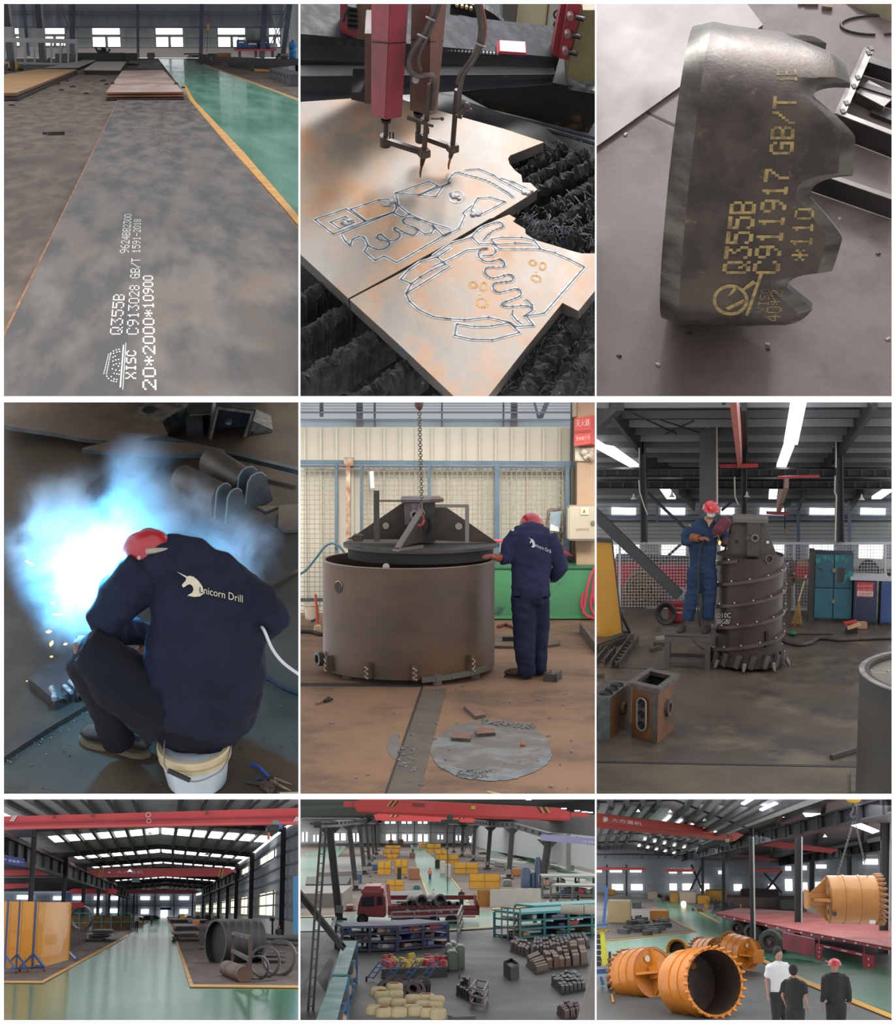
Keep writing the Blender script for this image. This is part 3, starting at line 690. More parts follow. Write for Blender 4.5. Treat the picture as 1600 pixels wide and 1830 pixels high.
 for i,(a,b,w)in enumerate([((500,552),(640,476),.03),((500,618),(640,536),.035),((500,697),(700,575),.04),((600,738),(760,625),.04),((700,760),(840,680),.04),
        ((915,314),(1012,258),.03),((925,330),(1050,268),.03),((945,345),(1100,270),.035),((985,372),(1100,300),.035),((985,400),(1110,332),.035),((1010,430),(1110,372),.03),
        ((930,705),(1037,563),.05),((975,730),(1110,560),.04)]):
  mb=crust(G(*a,z),G(*b,z),w,.2,46,rnd,.012)
  tag(mb.B('bed_slat',slag),['slag-crusted slat at the left edge, first below the plate','slag-crusted slat at the left edge, second below the plate','slag-crusted slat at lower left, third below the plate','slag-crusted slat at lower left, fourth below the plate','short slag-crusted slat at the bottom under the plate corner',
   'farthest slat in the open corner beside the plate','second farthest slat in the open corner beside the plate','third slat in the open corner beside the plate','fourth slat in the open corner beside the plate','fifth slat in the open corner, before the swarf heap','nearest slat in the open corner, beside the white swarf',
   'thick crusted slat at lower right beside the plate edge','crusted slat at the lower right edge of the table'][i],'cutting table slat')
 # swarf: countless curled bits
 for nm,lb,reg,n in(('swarf','tangled grey swarf and slag between the slats right of the plate',[(925,400),(1064,345),(1064,445),(960,425)],900),('swarf','pale swarf lying over the far slats',[(915,300),(960,270),(1064,262),(1064,330),(945,335)],260),('swarf','dark slag bits heaped at the lower right of the table',[(880,715),(1020,560),(1070,560),(1070,715)],800),('slag_lumps','dark slag lumps below the plate at lower left',[(537,500),(600,560),(760,708),(537,708)],160)):
  mb=MB()
  g4=[G(u,v,-.12)for u,v in reg]
  for i in range(n):
   a,b,d_=(g4[0],g4[1],g4[2])if i%2 else(g4[0],g4[2],g4[3])
   r1=rnd.random()**.5;r2=rnd.random();p=a*(1-r1)+b*r1*(1-r2)+d_*r1*r2+V((0,0,rnd.uniform(-.1,.07)if nm=='swarf' else-.2))
   q=V((rnd.uniform(-1,1),rnd.uniform(-1,1),rnd.uniform(-.4,.6)))*rnd.uniform(.008,.028)
   if nm=='swarf':mb.tube([p-q,p+q*.2+V((0,0,rnd.uniform(0,.02))),p+q],rnd.uniform(.0015,.0035),4)
   else:mb.ball(p,rnd.uniform(.02,.05),6,4,(1,.8,.6))
  o=mb.B(nm,[mat((150,152,156),(60,60,64),30,rg=.6),mat((176,178,182),(96,96,100),30,rg=.6),mat((74,74,76),(40,40,42),30,rg=.6),mat((48,44,42),(70,66,62),20,rg=.7)][(0 if n==900 else 1 if n==600 else 2 if n==800 else 3)])
  tag(o,lb,'swarf',kind='stuff')
 # tips of the swarf heap: fluffy white
 area('rear_light',(-.5,12,4.6),(-.3,7.2,0),2,30,(.96,.98,1),sy=1.5,spread=60)  # added lamp that brightens the far part of the plate; no door here
 # background
 YB=9.6
 steelgrey=mat((150,160,164),(136,146,150),2,rg=.6,wave=('X',.17,.01))
 mb=MB();slab(mb,[(400,400),(1200,400),(1200,-200),(400,-200)],12.5,.1);struct('wall_back',mb,steelgrey)
 cream=mat((196,192,178),rg=.7)
 mb=MB();slab(mb,[(550,63),(610,66),(610,50),(550,41)],YB+.3,.1);tag(mb.B('sill_panel',cream),'cream panel strip on the wall behind the cutting gantry, upper left','panel')
 navy=mat((40,62,96),(28,44,70),4,rg=.5)
 mb=MB();slab(mb,[(520,75),(554,75),(554,20),(520,18)],YB,.2);tag(mb.B('motor_box',navy,bevel=.01),'dark blue box at the left end behind the gantry beam','box')
 cab=mat((168,160,128),(150,142,110),3,rg=.55)
 t2=thing('control_cabinet','khaki control cabinet standing behind the gantry beam','cabinet',at(950,110,YB+.6))
 mb=MB();slab(mb,[(912,120),(978,120),(990,-10),(928,-10)],YB+.5,.4);mb.B('body',cab,t2)
 mb=MB();slab(mb,[(894,120),(911,120),(927,-10),(900,-10)],YB+.4,.4);mb.B('side_panel',mat((66,62,56),rg=.6),t2)
 mb=MB();slab(mb,[(968,118),(969.5,118),(984,-10),(982,-10)],YB+.49,.1);mb.B('door_gap',mat((40,38,34)),t2)
 mb=MB();slab(mb,[(808,80),(818,80),(822,-10),(806,-10)],YB+1,.2);struct('column',mb,mat((66,72,88)))
 dk=mat((32,33,38),(44,44,50),4,rg=.5,c3=(90,86,84),sc3=7,edge3=(.6,.68))
 # carriage base on the right: big dark plate with rust blooms, rail below
 bloom=mat((46,42,36),(40,36,32),3,rg=.6,c3=(140,104,54),sc3=4.5,edge3=(.58,.66))
 mb=MB();slab(mb,[(800,166),(826,163),(990,148),(1064,163),(1064,215),(1052,238),(960,222),(800,180)],[7.9,7.85,7.6,7.4,7.4,7.4,7.6,7.9],.25)
 t3=thing('gantry_end_carriage','dark scorched carriage plate under the right end of the gantry beam','machine',at(960,230,7.6));mb.B('side_plate',bloom,t3)
 mb=MB();slab(mb,[(1012,150),(1064,162),(1075,100),(1075,18),(1042,18),(1020,100)],7.45,.3);mb.B('column',mat((150,138,96),(128,116,80),3,rg=.55,c3=(100,88,58),sc3=3),t3)
 mb=MB();slab(mb,[(986,100),(1000,104),(1018,-10),(1006,-10)],7.5,.1);slab(mb,[(1000,104),(1016,108),(1040,10),(1018,-10)],[7.44,7.42,7.42,7.44],.1);mb.B('bracket',mat((170,56,64),(146,48,56),5,rg=.5),t3)
 for v in(26,58,88):
  mb=MB();p=at(1020-(v-26)*.15,v+4,7.4);mb.cyl(p+V((0,-.01,0)),p+V((0,.03,0)),.016,n=14);mb.B('bolt',mat((150,120,120),rg=.4),t3)
  p=at(1030-(v-26)*.2,v+5,7.38);MB().cyl(p,p+V((.04,-.02,0)),.012).B('knob',mat((28,28,30),rg=.4),t3)
 mb=MB();slab(mb,[(1016,160),(1064,168),(1064,163),(1016,150)],7.38,.2);mb.B('cover',mat((120,122,124),(40,40,44),20,rg=.5),t3)
 for v,r in((26,11),(44,10),(62,9)):
  mb=MB();q=[at(1004+14*math.cos(a*PI/6),v+r*.9*math.sin(a*PI/6),7.6)for a in range(3,10)];mb.tube(q,.005,6);mb.B('cable_loop',dark,t3)
 rail=mat((20,21,25),(30,31,36),5,rg=.5)
 mb=MB();slab(mb,[(700,182),(700,150),(800,176),(960,215),(1080,254),(1080,340),(972,256),(820,206)],[7.2,8.2,8.0,7.7,7.4,6.9,7.0,7.2],.15)
 tag(mb.B('rail_bed',rail),'black rail bed running behind the plate on the right','rail')
 mb=MB();mb.tube([at(800,188,7.75),at(960,226,7.45),at(1070,258,7.1)],.012,6);mb.tube([at(800,180,7.8),at(960,219,7.5),at(1070,248,7.15)],.01,6);tag(mb.B('rail',mat((70,72,78),rg=.35)),'thin steel guide rails on the black rail bed','rail')
 # gantry beam
 t=thing('gantry_beam','dark slotted gantry beam crossing behind the torch boxes','machine',at(760,150,7.4))
 YL,YR=6.75,7.55
 yb=lambda u:YL+(YR-YL)*(u-537)/460
 tops=[(500,57),(1000,103)];bots=[(500,181),(987,150)]
 def band(f0,f1,m,off=0,nm='web',th=.12):
  mb=MB();pts=[]
  for f in(f0,f1):
   for s in(0,1):
    pts.append((tops[s][0]*(1-f)+bots[s][0]*f,tops[s][1]*(1-f)+bots[s][1]*f))
  slab(mb,[pts[0],pts[1],pts[3],pts[2]],[yb(500)+off,yb(1000)+off,yb(1000)+off,yb(500)+off],th);mb.B(nm,m,t)
 beam=mat((34,37,46),(46,48,56),3,rg=.5,c3=(120,116,112),sc3=8,edge3=(.62,.7));band(0,.12,mat((60,62,68),(34,36,42),12,rg=.55,c3=(84,82,84),sc3=12,edge3=(.55,.7),spec=.15),-.05,'top_flange',.3)
 band(.12,.4,beam);band(.4,.62,mat((26,28,36),rg=.5),.05,'slot');band(.62,.64,mat((170,170,174),rg=.35),-.03,'wire');band(.64,1.0,beam,-.01,'web')
 band(.98,1.03,mat((60,62,68),rg=.5),-.05,'bottom_flange',.3)
 mb=MB()
 for i in range(15):mb.ball(at(800+i*6.4,89+i*.5,yb(800+i*6)-.07),.008,6,4)
 mb.B('roller',mat((190,190,192),rg=.4),t)
 # energy chain bend
 t=thing('cable_chain','black cable drag chain bending over the gantry beam','cable chain',at(880,90,7.8))
 pts=[(806,10),(835,13),(862,22),(882,35),(893,50),(895,65),(888,82),(878,90)]
 P=smoothpath([at(u,v,7.8)for u,v in pts],3)
 for i in range(len(P)-1):
  mb=MB();d=(P[i+1]-P[i]);mb.bar(P[i]-d*.1,P[i+1]-d*.05,.07,.05,up=(0,1,0));mb.B('link',mat((30,30,34),(56,54,54),20,rg=.5),t)
 for u,v in((817,7),(826,9),(834,11),(842,13)):mb=MB();p=at(u,v,7.74);mb.cyl(p,p+V((0,-.02,0)),.008);mb.B('pin',mat((200,170,120),rg=.4),t)
 mb=MB();slab(mb,[(888,96),(942,99),(940,94),(894,91)],7.25,.1);tag(mb.B('red_cover',mat((196,64,84),rg=.45)),'flat red cover lying on the gantry beam','cover')
 # rear red frame with the vent slots
 t=thing('machine_housing','red and brown machine frame with dark vents behind the left torch box','machine',at(635,70,7.0))
 mb=MB();slab(mb,[(608,66),(640,68),(640,-10),(608,-10)],6.85,.12);mb.B('panel',mat((150,48,60),(124,42,52),5,rg=.5),t)
 mb=MB();slab(mb,[(638,70),(664,72),(664,-10),(638,-10)],6.83,.12);mb.B('panel',mat((112,84,66),(90,66,54),4,rg=.5),t)
 for i in range(5):mb=MB();slab(mb,[(621,16+i*9),(639,18+i*9),(639,14+i*9),(621,12+i*9)],6.81,.04);mb.B('vent',dark,t)
 MB().tube([at(u,v,6.8)for u,v in((624,10),(617,24),(613,38))],.008,6).B('cable',dark,t)
 # torch boxes
 red=mat((150,44,60),(112,50,52),3.2,rg=.42,c3=(84,66,56),sc3=2.6,edge3=(.48,.66));brn=mat((92,62,54),(110,78,62),3.2,rg=.5,c3=(56,46,40),sc3=3,edge3=(.5,.65));red2=mat((168,66,78),(134,60,62),3.2,rg=.4,c3=(96,72,62),sc3=3,edge3=(.5,.66))
 metal=mat((66,54,48),(88,74,66),9,rg=.5,metal=.2);black=mat((26,24,24),rg=.55)
 def torchbox(label,L,Mi,R,Yt,Y0,m1,m2):
  t=thing('torch_box',label,'machine',at(Mi[0][0],Mi[0][1],Y0))
  # L, Mi, R: (bottom, top) pixels of left, middle and right edges
  b=[at(*L[0],Y0+.08),at(*Mi[0],Y0),at(*R[0],Y0+.08)];q=[at(*L[1],Y0+.08),at(*Mi[1],Y0),at(*R[1],Y0+.08)]
  b.append(b[0]+b[2]-b[1]);q.append(q[0]+q[2]-q[1])
  e=V((0,0,0));MB().hexa([b[0],b[1],b[2],b[3]],[q[0],q[1],q[2],q[3]]).B('housing',m1,t,bevel=.003)
  mb=MB();n=V((0,-.002,0));mb.hexa([b[1]+n,b[2]+n,b[2]-n,b[1]-n],[q[1]+n,q[2]+n,q[2]-n,q[1]-n]);mb.B('side_cover',m2,t)
  f=.38;s=[q[i].lerp(b[i],f)for i in range(3)]
  mb=MB();mb.bar(s[0]+n*2,s[1]+n*2,.004);mb.bar(s[1]+n*2,s[2]+n*2,.004);mb.B('seam',black,t)
  return t
 Y1=G(751,322).y;Y2=G(802,308).y+.05
 t=torchbox('red torch box with a rust-streaked housing, hanging over the plate',[(662.6,206.7),(663,-12)],[(688.5,213.6),(698,-12)],[(718,208.7),(731,-12)],0,Y1,red,red2)
 mb=MB();slab(mb,[(652,185),(664,185),(664,60),(652,60)],Y1+.2,.2);mb.B('back_plate',brn,t)
 mb=MB();slab(mb,[(628,178),(664,186),(664,165),(628,165)],Y1+.3,.2);mb.B('bellows',black,t)
 t5=torchbox('dark brown torch box right of the red one, hoses looped over it',[(732,197),(735,-12)],[(767,206),(770,-12)],[(781,202),(800,-12)],0,Y2,brn,mat((140,92,78),(116,90,72),4,rg=.5,c3=(90,84,70),sc3=4))
 mb=MB();p=at(743,144,Y2-.06);mb.cyl(p,p+V((0,.02,0)),.015,n=14);mb.cyl(p+V((0,-.01,0)),p,.008);mb.B('gauge',mat((176,176,178),rg=.3),t5)
 def torch(label,Y,shaft,hub,arm_end,body_top,tip,clamp):
  t=thing('cutting_torch',label,'cutting torch',G(*tip))
  kk=k
  if shaft:MB().cyl(at(*shaft[0],Y+.08),at(*shaft[1],Y+.08),5*kk).B('shaft',metal,t);MB().cyl(at(shaft[0][0],shaft[0][1],Y+.08),at(shaft[0][0],shaft[0][1]+5,Y+.08),10*kk).B('collar',black,t)
  MB().cyl(at(hub[0],hub[1]-9,Y+.08),at(hub[0],hub[1]+9,Y+.08),11*kk,n=20).B('hub',metal,t)
  MB().bar(at(*hub,Y+.06),at(*arm_end,Y),12*kk,11*kk,up=(0,0,1)).B('arm',metal,t,bevel=.004)
  MB().cbox(at(*arm_end,Y),(20*kk,20*kk,17*kk),rz=.5).B('clamp_block',mat((82,70,60),(100,86,74),12,rg=.5,metal=.2),t,bevel=.003)
  for dx in(8,14):mb=MB();p=at(hub[0]+dx,hub[1]-4,Y+.03);mb.cyl(p,p+V((0,0,.03)),.004,n=8);mb.B('screw',black,t)
  a,b_=at(*body_top,Y),at(*arm_end,Y);n_=G(*tip)+V((0,0,.035))
  MB().tube([a,b_],5*kk,10).B('barrel',metal,t)
  e=b_.lerp(n_,.62);MB().tube([b_,b_.lerp(n_,.1),e],[6.5*kk,6.5*kk,3.6*kk],12).B('nozzle',black,t)
  MB().tube([e,n_,G(*tip)+V((0,0,.012))],[2.6*kk,2.2*kk,1.2*kk],10).B('tip',mat((150,104,70),(90,64,50),30,rg=.4,metal=.6),t)
  if clamp:
   MB().bar(at(clamp[0][0],clamp[0][1],Y-.02),at(clamp[1][0],clamp[1][1],Y-.02),9*kk,6*kk).B('slide',metal,t,bevel=.002)
   mb=MB();p=at(clamp[1][0]-5,clamp[1][1]-12,Y-.02);q=p+V((.05,0,0));mb.cyl(p,q,2*kk,n=8);mb.ball(q,4*kk);mb.B('thumb_screw',metal,t)
  return t
 torch('near cutting torch on its arm below the red torch box',Y1,((690,212),(690,243)),(689,251),(758,273),(768,150),(751.5,321),((728,210),(775,224)))
 torch('far cutting torch on its arm below the brown torch box',Y2,((748,200),(748,238)),(752,243),(809,264),(817,160),(802,306.5),((812,205),(826,209)))
 hs=mat((70,62,58),(92,82,78),14,rg=.5)
 for i,(pts,r,lb)in enumerate([([(782,-5),(772,30),(757,62),(738,90),(731,112),(734,128),(748,136),(765,134),(775,138),(776,160),(772,195)],.012,'thick grey hose looping down over the brown torch box'),
         ([(790,-5),(778,34),(764,66),(752,92),(748,112),(752,126)],.008,'thin grey hose beside the thick loop on the brown torch box'),
         ([(852,-5),(860,25),(863,55),(858,85),(845,110),(828,135),(822,160),(820,200)],.011,'long grey hose hanging down to the far cutting torch'),
         ([(848,-5),(855,25),(858,55),(852,85),(838,110),(822,133),(817,150)],.008,'thin dark hose hanging beside the long grey hose'),
         ([(857,-5),(866,28),(868,58),(863,84)],.006,'reddish hose at the right of the hose bundle')]):
  tag(MB().tube(smoothpath([at(u,v,Y2-.1)for u,v in pts],4),r,8).B('hose',hs if i!=4 else mat((150,74,70)),None),lb,'hose')
 for i,(u,v)in enumerate(((771,33),(756,64),(861,80))):
  tag(MB().bar(at(u-10,v-3,Y2-.12),at(u+7,v+4,Y2-.12),.006).B('cable_tie',mat((150,148,144))),['cable tie high on the looping hose','cable tie in the middle of the looping hose','cable tie on the hanging hose bundle'][i],'cable tie')
 mb=MB();mb.cyl(at(831,192,Y2-.1),at(820,205,Y2-.1),.012);mb.ball(at(834,189,Y2-.1),.018,8,6);tag(mb.B('valve',metal),'small knobbed valve on the far torch','valve')
 finish(c)
if want(2):bay2()
# ================================================================ bay 3: flame-cut ring with teeth
from mathutils.bvhtree import BVHTree
def drape(src,pix,off=.004):                  # points where the sight lines meet a built surface
 bv=BVHTree.FromPolygons([tuple(p)for p in src.v],src.f);o=V((0,0,C.h));out=[];last=None
 for u,v in pix:
  d=C.ray(u,v).normalized();h=bv.ray_cast(o,d)
  if h[0]is None:out.append(None);continue
  out.append(V(h[0])-d*off)
 good=[q for q in out if q is not None]
 if not good:return[V((0,0,0))for _ in out]
 m=sum(((q-o).length for q in good))/len(good)
 return[q if q is not None else o+C.ray(*pix[i]).normalized()*m for i,q in enumerate(out)]
def tess(mb,pix,src,off=.004,step=4.0):     # polygon of pixels laid on a surface as fine triangles
 bm=bmesh.new();vs=[bm.verts.new((u,v,0))for u,v in pix]
 try:f=bm.faces.new(vs)
 except ValueError:bm.free();return
 bmesh.ops.triangulate(bm,faces=[f])
 for _ in range(3):
  es=[e for e in bm.edges if e.calc_length()>step]
  if not es:break
  bmesh.ops.subdivide_edges(bm,edges=es,cuts=1);bmesh.ops.triangulate(bm,faces=[f for f in bm.faces if len(f.verts)>3])
 bm.verts.ensure_lookup_table()
 pts=drape(src,[(v.co.x,v.co.y)for v in bm.verts],off)
 mb.add(pts,[tuple(v.index for v in f.verts)for f in bm.faces]);bm.free()
def bis(A,o,r,rm,s):
 lo,hi=5.0,10.0
 for _ in range(50):
  m=(lo+hi)/2
  if(o+r*m-A).normalized().dot(rm)<s:lo=m
  else:hi=m
 return m
def bay3():
 c=Cell(BOX[3],1330,-3200,(1330,560),7.7);use(c);k=7.4/F
 fm=mat((108,95,92),(128,115,112),1.6,rg=.62,c3=(74,64,62),sc3=1.1,edge3=(.5,.72),bump=.0012,bsc=14,spec=.25)
 ground('floor',[(900,-80),(1800,-80),(1800,900),(900,900)],fm)
 # raised steel sheet at upper left
 sh=mat((124,112,110),(138,126,124),1.4,rg=.5,spec=.35,c3=(98,86,84),sc3=1.3)
 t=thing('steel_sheet','large flat steel sheet on the floor behind the toothed ring, brown edge','steel sheet',G(1150,150))
 pl=[(1066-20,276),(1066,262),(1228,146),(1364,44),(1300,-40),(1000,-40),(1000,300)]
 MB().prism([G(u,v,.022)for u,v in pl],(0,0,-.004)).B('sheet_face',sh,t)
 MB().prism([G(u,v,.0175)for u,v in pl],(0,0,-.017)).B('sheet_edge',mat((128,92,70),(96,72,58),9,rg=.7),t)
 ground('trim_33',[(1154,201),(1158,199),(1212,224),(1210,228)],mat((38,32,30),rg=.8),z=.002,th=.001)
 area('rear_light',(1.0,16.0,5.5),(0,6.5,.3),3.0,270,(1,.97,.95),sy=2.5,spread=70)  # daylight from the door beyond, falling on the far floor and ring
 # wall corner far right and small parts
 mb=MB();p=[G(1492,-2),G(1600,42)];d=V((0,0,1.2));mb.prism([p[0],p[1],p[1]+V((.3,.6,0)),p[0]+V((.3,.6,0))],d);struct('wall_right',mb,mat((176,164,138),(160,146,118),3,rg=.8))
 for i,(u,v,w,h,a)in enumerate(((1450,9,30,5,.1),(1478,15,22,10,-.1),(1432,8,14,4,.3))):
  tag(MB().cbox(G(u,v)+V((0,0,.012)),(w*k,h*k*1.4,.024),rz=a).B('wood_scrap',mat((150,130,108),(110,92,76),8,rg=.8)),['dark wood scrap at the top edge left of the beige wall','square wood scrap beside the beige wall corner','short wood sliver at the top edge'][i],'scrap')
 mb=MB();q=[G(1535+62*math.cos(a*PI/12)+30,48+17*math.sin(a*PI/12)-4,.008)for a in range(6,30)];mb.tube(q,.007,6);tag(mb.B('cable_loop',mat((44,40,42),rg=.6)),'loop of black cable lying by the beige wall corner','cable')
 # ring
 Rl,Rr=262*k,248*k
 A=G(1212,312,Rl);o_=V((0,0,c.h));B=o_+c.ray(1440,331).normalized()*bis(A,o_,c.ray(1440,331).normalized(),c.ray(1326,320).normalized(),-.02);ax=(B-A).normalized();L=(B-A).length
 o=V((0,0,c.h));cm=(A+B)/2;toc=(o-cm).normalized();e1=(toc-ax*toc.dot(ax)).normalized();e2=ax.cross(e1)
 if e2.dot(V((0,0,1)))<0:e2=-e2
 sgn=1
 def prof(th):                              # axial length at angle th (degrees, 0 facing the viewer, up positive)
  f=max(math.cos(math.radians(th)),-.25)*.31+1.0
  a=(20.5-th)%40.0;d=0.0
  if a>15.5:
   x=a-15.5
   if x<9.5:d=math.sin(min(1,x/7.0)*PI/2)**.55
   else:
    y=(x-9.5)/15.0
    d=(1-y)**1.15
  return L*f-d*62*k
 n=480;cols=[]
 for i in range(n):
  th=360.0*i/n;r_=math.radians(th);d=e1*math.cos(r_)+e2*math.sin(r_);pf=prof(th);W=.046;ed=24*k
  R=lambda x:Rl+(Rr-Rl)*x/L
  c0=[(0,Rl-W),(0,Rl-.024),(34*k,Rl)]
  m_=[(34*k+(pf-ed-34*k)*j/6,R(34*k+(pf-ed-34*k)*j/6))for j in range(1,7)]
  c1=[(pf-ed*.5,R(pf)-.006),(pf,R(pf)-.021),(pf,R(pf)-W)]
  cols.append([A+ax*x+d*rr for x,rr in c0+m_+c1+[(0,Rl-W)]])
 mb=MB();vs=[p for q in cols for p in q];m=len(cols[0]);fs=[];ms=[]
 for i in range(n):
  j=(i+1)%n
  for q in range(m-1):
   fs.append((i*m+q,i*m+q+1,j*m+q+1,j*m+q));ms.append(0 if 2<=q<=7 else 2 if q in(10,11)else 1)
 mb.v=vs;mb.f=fs;mb.m=ms;src=MB();src.v=vs;src.f=fs
 body=mat((62,54,50),(90,78,70),5,rg=.42,metal=.55,c3=(120,98,76),sc3=16,edge3=(.6,.72),bump=.0012,bsc=60,spec=.4)
 bright=mat((110,106,98),(66,62,58),3.2,rg=.3,metal=.8,spec=.5,st=(1,1,3),bump=.0006,bsc=80)
 dk=mat((52,50,50),(76,74,74),12,rg=.5,metal=.4)
 t=thing('toothed_ring','heavy dark steel ring with flame-cut teeth, standing on edge with yellow painted marks','steel ring',(A.x,A.y,0))
 me=bpy.data.meshes.new('ring_wall');Ti=full_local(t).inverted();me.from_pydata([Ti@p for p in vs],[],fs)
 for q in(body,bright,dk):me.materials.append(q)
 me.polygons.foreach_set('material_index',ms);fix_normals(me);shade(me,30)
 ob=bpy.data.objects.new('ring_wall',me);COL.objects.link(ob);ob.parent=t
 # painted marks
 yel=mat((172,146,84),(120,98,60),30,rg=.6,edge=(.42,.62))
 def marks(body_,p00,p10,p01,p11,w=.62):
  mb=MB();N_=len(body_)*6-1
  P=lambda s_,t_:((p00[0]*(1-s_)+p10[0]*s_)*(1-t_)+(p01[0]*(1-s_)+p11[0]*s_)*t_,(p00[1]*(1-s_)+p10[1]*s_)*(1-t_)+(p01[1]*(1-s_)+p11[1]*s_)*t_)
  for x,y in dots(body_):
   q=[P((x+.5+a*w)/N_,(y+.5+b*w)/7)for a,b in((-1,-1),(1,-1),(1,1),(-1,1))]
   mb.add(drape(src,q,.0025),[(0,1,2,3)])
  mb.B('painted_mark',yel,t)
 marks('Q355B',(1340,489),(1352,360),(1291,489),(1306,360),.55)
 marks('C911917',(1393,489),(1412,302),(1345,489),(1368,302),.55)
 marks('GB/T',(1418,276),(1424,172),(1375,276),(1383,172),.55)
 marks('1E',(1426,146),(1424,124),(1388,146),(1388,124),.4)
 marks('40*2',(1396,574),(1400,518),(1365,574),(1378,518),.4)
 marks('*110',(1450,466),(1456,372),(1408,466),(1422,372),.5)
 marks('XISC',(1374,558),(1376,515),(1351,558),(1362,515),.35)
 mb=MB()
 for(cx,cy,rx,ry)in((1306,536,29,25),):
  for i in range(28):
   a0,a1=2*PI*i/28,2*PI*(i+1)/28
   mb.add(drape(src,[(cx+(rx+s_)*math.cos(a),cy+(ry+s_)*math.sin(a))for a,s_ in((a0,-3),(a1,-3),(a1,3),(a0,3))],.0025),[(0,1,2,3)])
 for q in([(1332,564),(1338,564),(1364,490),(1358,488)],[(1322,520),(1330,520),(1352,506),(1346,500)],[(1296,550),(1302,554),(1332,540),(1330,534)],[(1300,530),(1306,528),(1318,516),(1312,514)]):
  tess(mb,q,src,.0025,12)
 mb.B('emblem',yel,t)
 # steel frames on the right
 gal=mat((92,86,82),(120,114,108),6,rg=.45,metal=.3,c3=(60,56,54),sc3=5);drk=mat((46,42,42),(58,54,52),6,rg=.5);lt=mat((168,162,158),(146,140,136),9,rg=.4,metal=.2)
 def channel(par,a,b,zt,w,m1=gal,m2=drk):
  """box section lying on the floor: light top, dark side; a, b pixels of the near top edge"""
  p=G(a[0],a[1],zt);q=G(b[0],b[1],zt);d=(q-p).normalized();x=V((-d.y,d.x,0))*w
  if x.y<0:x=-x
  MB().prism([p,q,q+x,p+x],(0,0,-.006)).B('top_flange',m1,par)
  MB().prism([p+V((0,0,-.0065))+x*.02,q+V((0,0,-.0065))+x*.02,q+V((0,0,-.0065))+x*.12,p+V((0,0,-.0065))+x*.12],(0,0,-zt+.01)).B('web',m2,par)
 t=thing('long_beam','long dark steel beam lying on the floor right of the ring, nearest the viewer','steel beam',G(1500,360));channel(t,(1430,300),(1640,372),.12,.03,gal,drk)
 t=thing('welded_channels','welded channel frame lying on the floor at the right edge behind the ring','steel frame',G(1540,200))
 channel(t,(1496,203),(1640,258),.14,.03,lt,drk)
 channel(t,(1536,106),(1640,138),.09,.05,drk,drk);channel(t,(1518,148),(1640,186),.08,.04,drk,drk);channel(t,(1530,164),(1580,190),.07,.12,lt,gal);channel(t,(1556,200),(1620,226),.03,.04,drk,drk)
 p,q=G(1492,202,.14),G(1545,84,.14);d=(q-p).normalized();x=V((d.y,-d.x,0))
 mb=MB();mb.prism([p,q,q+x*.02,p+x*.02],(0,0,-.12));mb.prism([p,q,q+x*.05,p+x*.05],(0,0,-.006));mb.B('side_channel',lt,t)
 for i,s_ in enumerate((.05,.17,.42,.55,.93,1.0)):
  c_=p.lerp(q,s_)+x*.035+V((0,0,.0));MB().cbox(c_,(.022,.03,.012),rz=.3).B('bracket',drk,t)
 rnd=random.Random(4)
 for i,(u,v)in enumerate(((1110,68),(1118,241),(1233,597),(1372,616),(1373,624),(1500,392),(1570,454),(1587,606),(1107,636),(1176,652))):
  mb=MB();mb.cbox(G(u,v)+V((0,0,.003)),(.02,.012,.006),rz=rnd.random()*3);mb.cbox(G(u,v)+V((.004,0,.006)),(.01,.006,.006),rz=rnd.random()*3);tag(mb.B('metal_chip',mat((176,172,170)if i%2 else(60,54,52),rg=.6)),'tiny metal chip lying on the floor around the toothed ring','metal chip','metal chips on the floor around the toothed ring')
 finish(c)
if want(3):bay3()
# ================================================================ bay 4: welder seated on a bucket
def hardhat(par,cen,r,up,fwd,m,brim=True,strap=True):
 """helmet shell: dome, ridge, brim; up/fwd give its attitude"""
 up=V(up).normalized();fwd=V(fwd);fwd=(fwd-up*fwd.dot(up)).normalized();sd=up.cross(fwd);cen=V(cen)
 P=lambda x,y,z:cen+sd*x*r+fwd*y*r+up*z*r
 rings=[]
 for i in range(11):
  t_=PI/2*i/10;rr=math.cos(t_)**.85;z=math.sin(t_)*.92
  rings.append([P(rr*math.cos(a)*.92,rr*math.sin(a)*1.08,z+.05*(1 if abs(math.cos(a))<.18 and z>.3 else 0))for a in[2*PI*j/32 for j in range(32)]])
 o=MB().loft(rings,caps=True).B('helmet_shell',m,par,smooth=60)
 mb=MB();q=[]
 for a in[2*PI*j/32 for j in range(32)]:
  f=max(0,math.sin(a));q.append((a,1.0+.06+.3*f**3))
 mb.loft([[P(.92*math.cos(a),1.08*math.sin(a),.02)for a,s in q],[P(.92*s*math.cos(a),1.08*s*math.sin(a),-.06-.12*(s-1.06))for a,s in q],[P(.92*s*math.cos(a),1.08*s*math.sin(a),-.1-.12*(s-1.06))for a,s in q],[P(.9*math.cos(a),1.05*math.sin(a),-.05)for a,s in q]],caps=False)
 mb.B('helmet_brim',m,par,smooth=50)
 for sx in(-1,1):
  for sy in(-.3,.35):
   mb=MB();a=P(.9*sx*.93,sy,.22);d=(a-cen).normalized();mb.cyl(a-d*r*.05,a+d*r*.05,r*.075,n=12);mb.B('rivet',mat((224,214,190),rg=.5),o)
 return o
HORN=[(255,1555),(345,1615),(340,1640),(315,1665),(305,1683),(318,1702),(335,1695),(352,1680),(380,1672),(402,1688),(412,1720),(400,1748),(355,1775),(420,1788),(470,1783),(505,1758),(497,1715),(494,1695),(478,1670),(450,1635),(410,1603),(372,1595),(357,1603)]
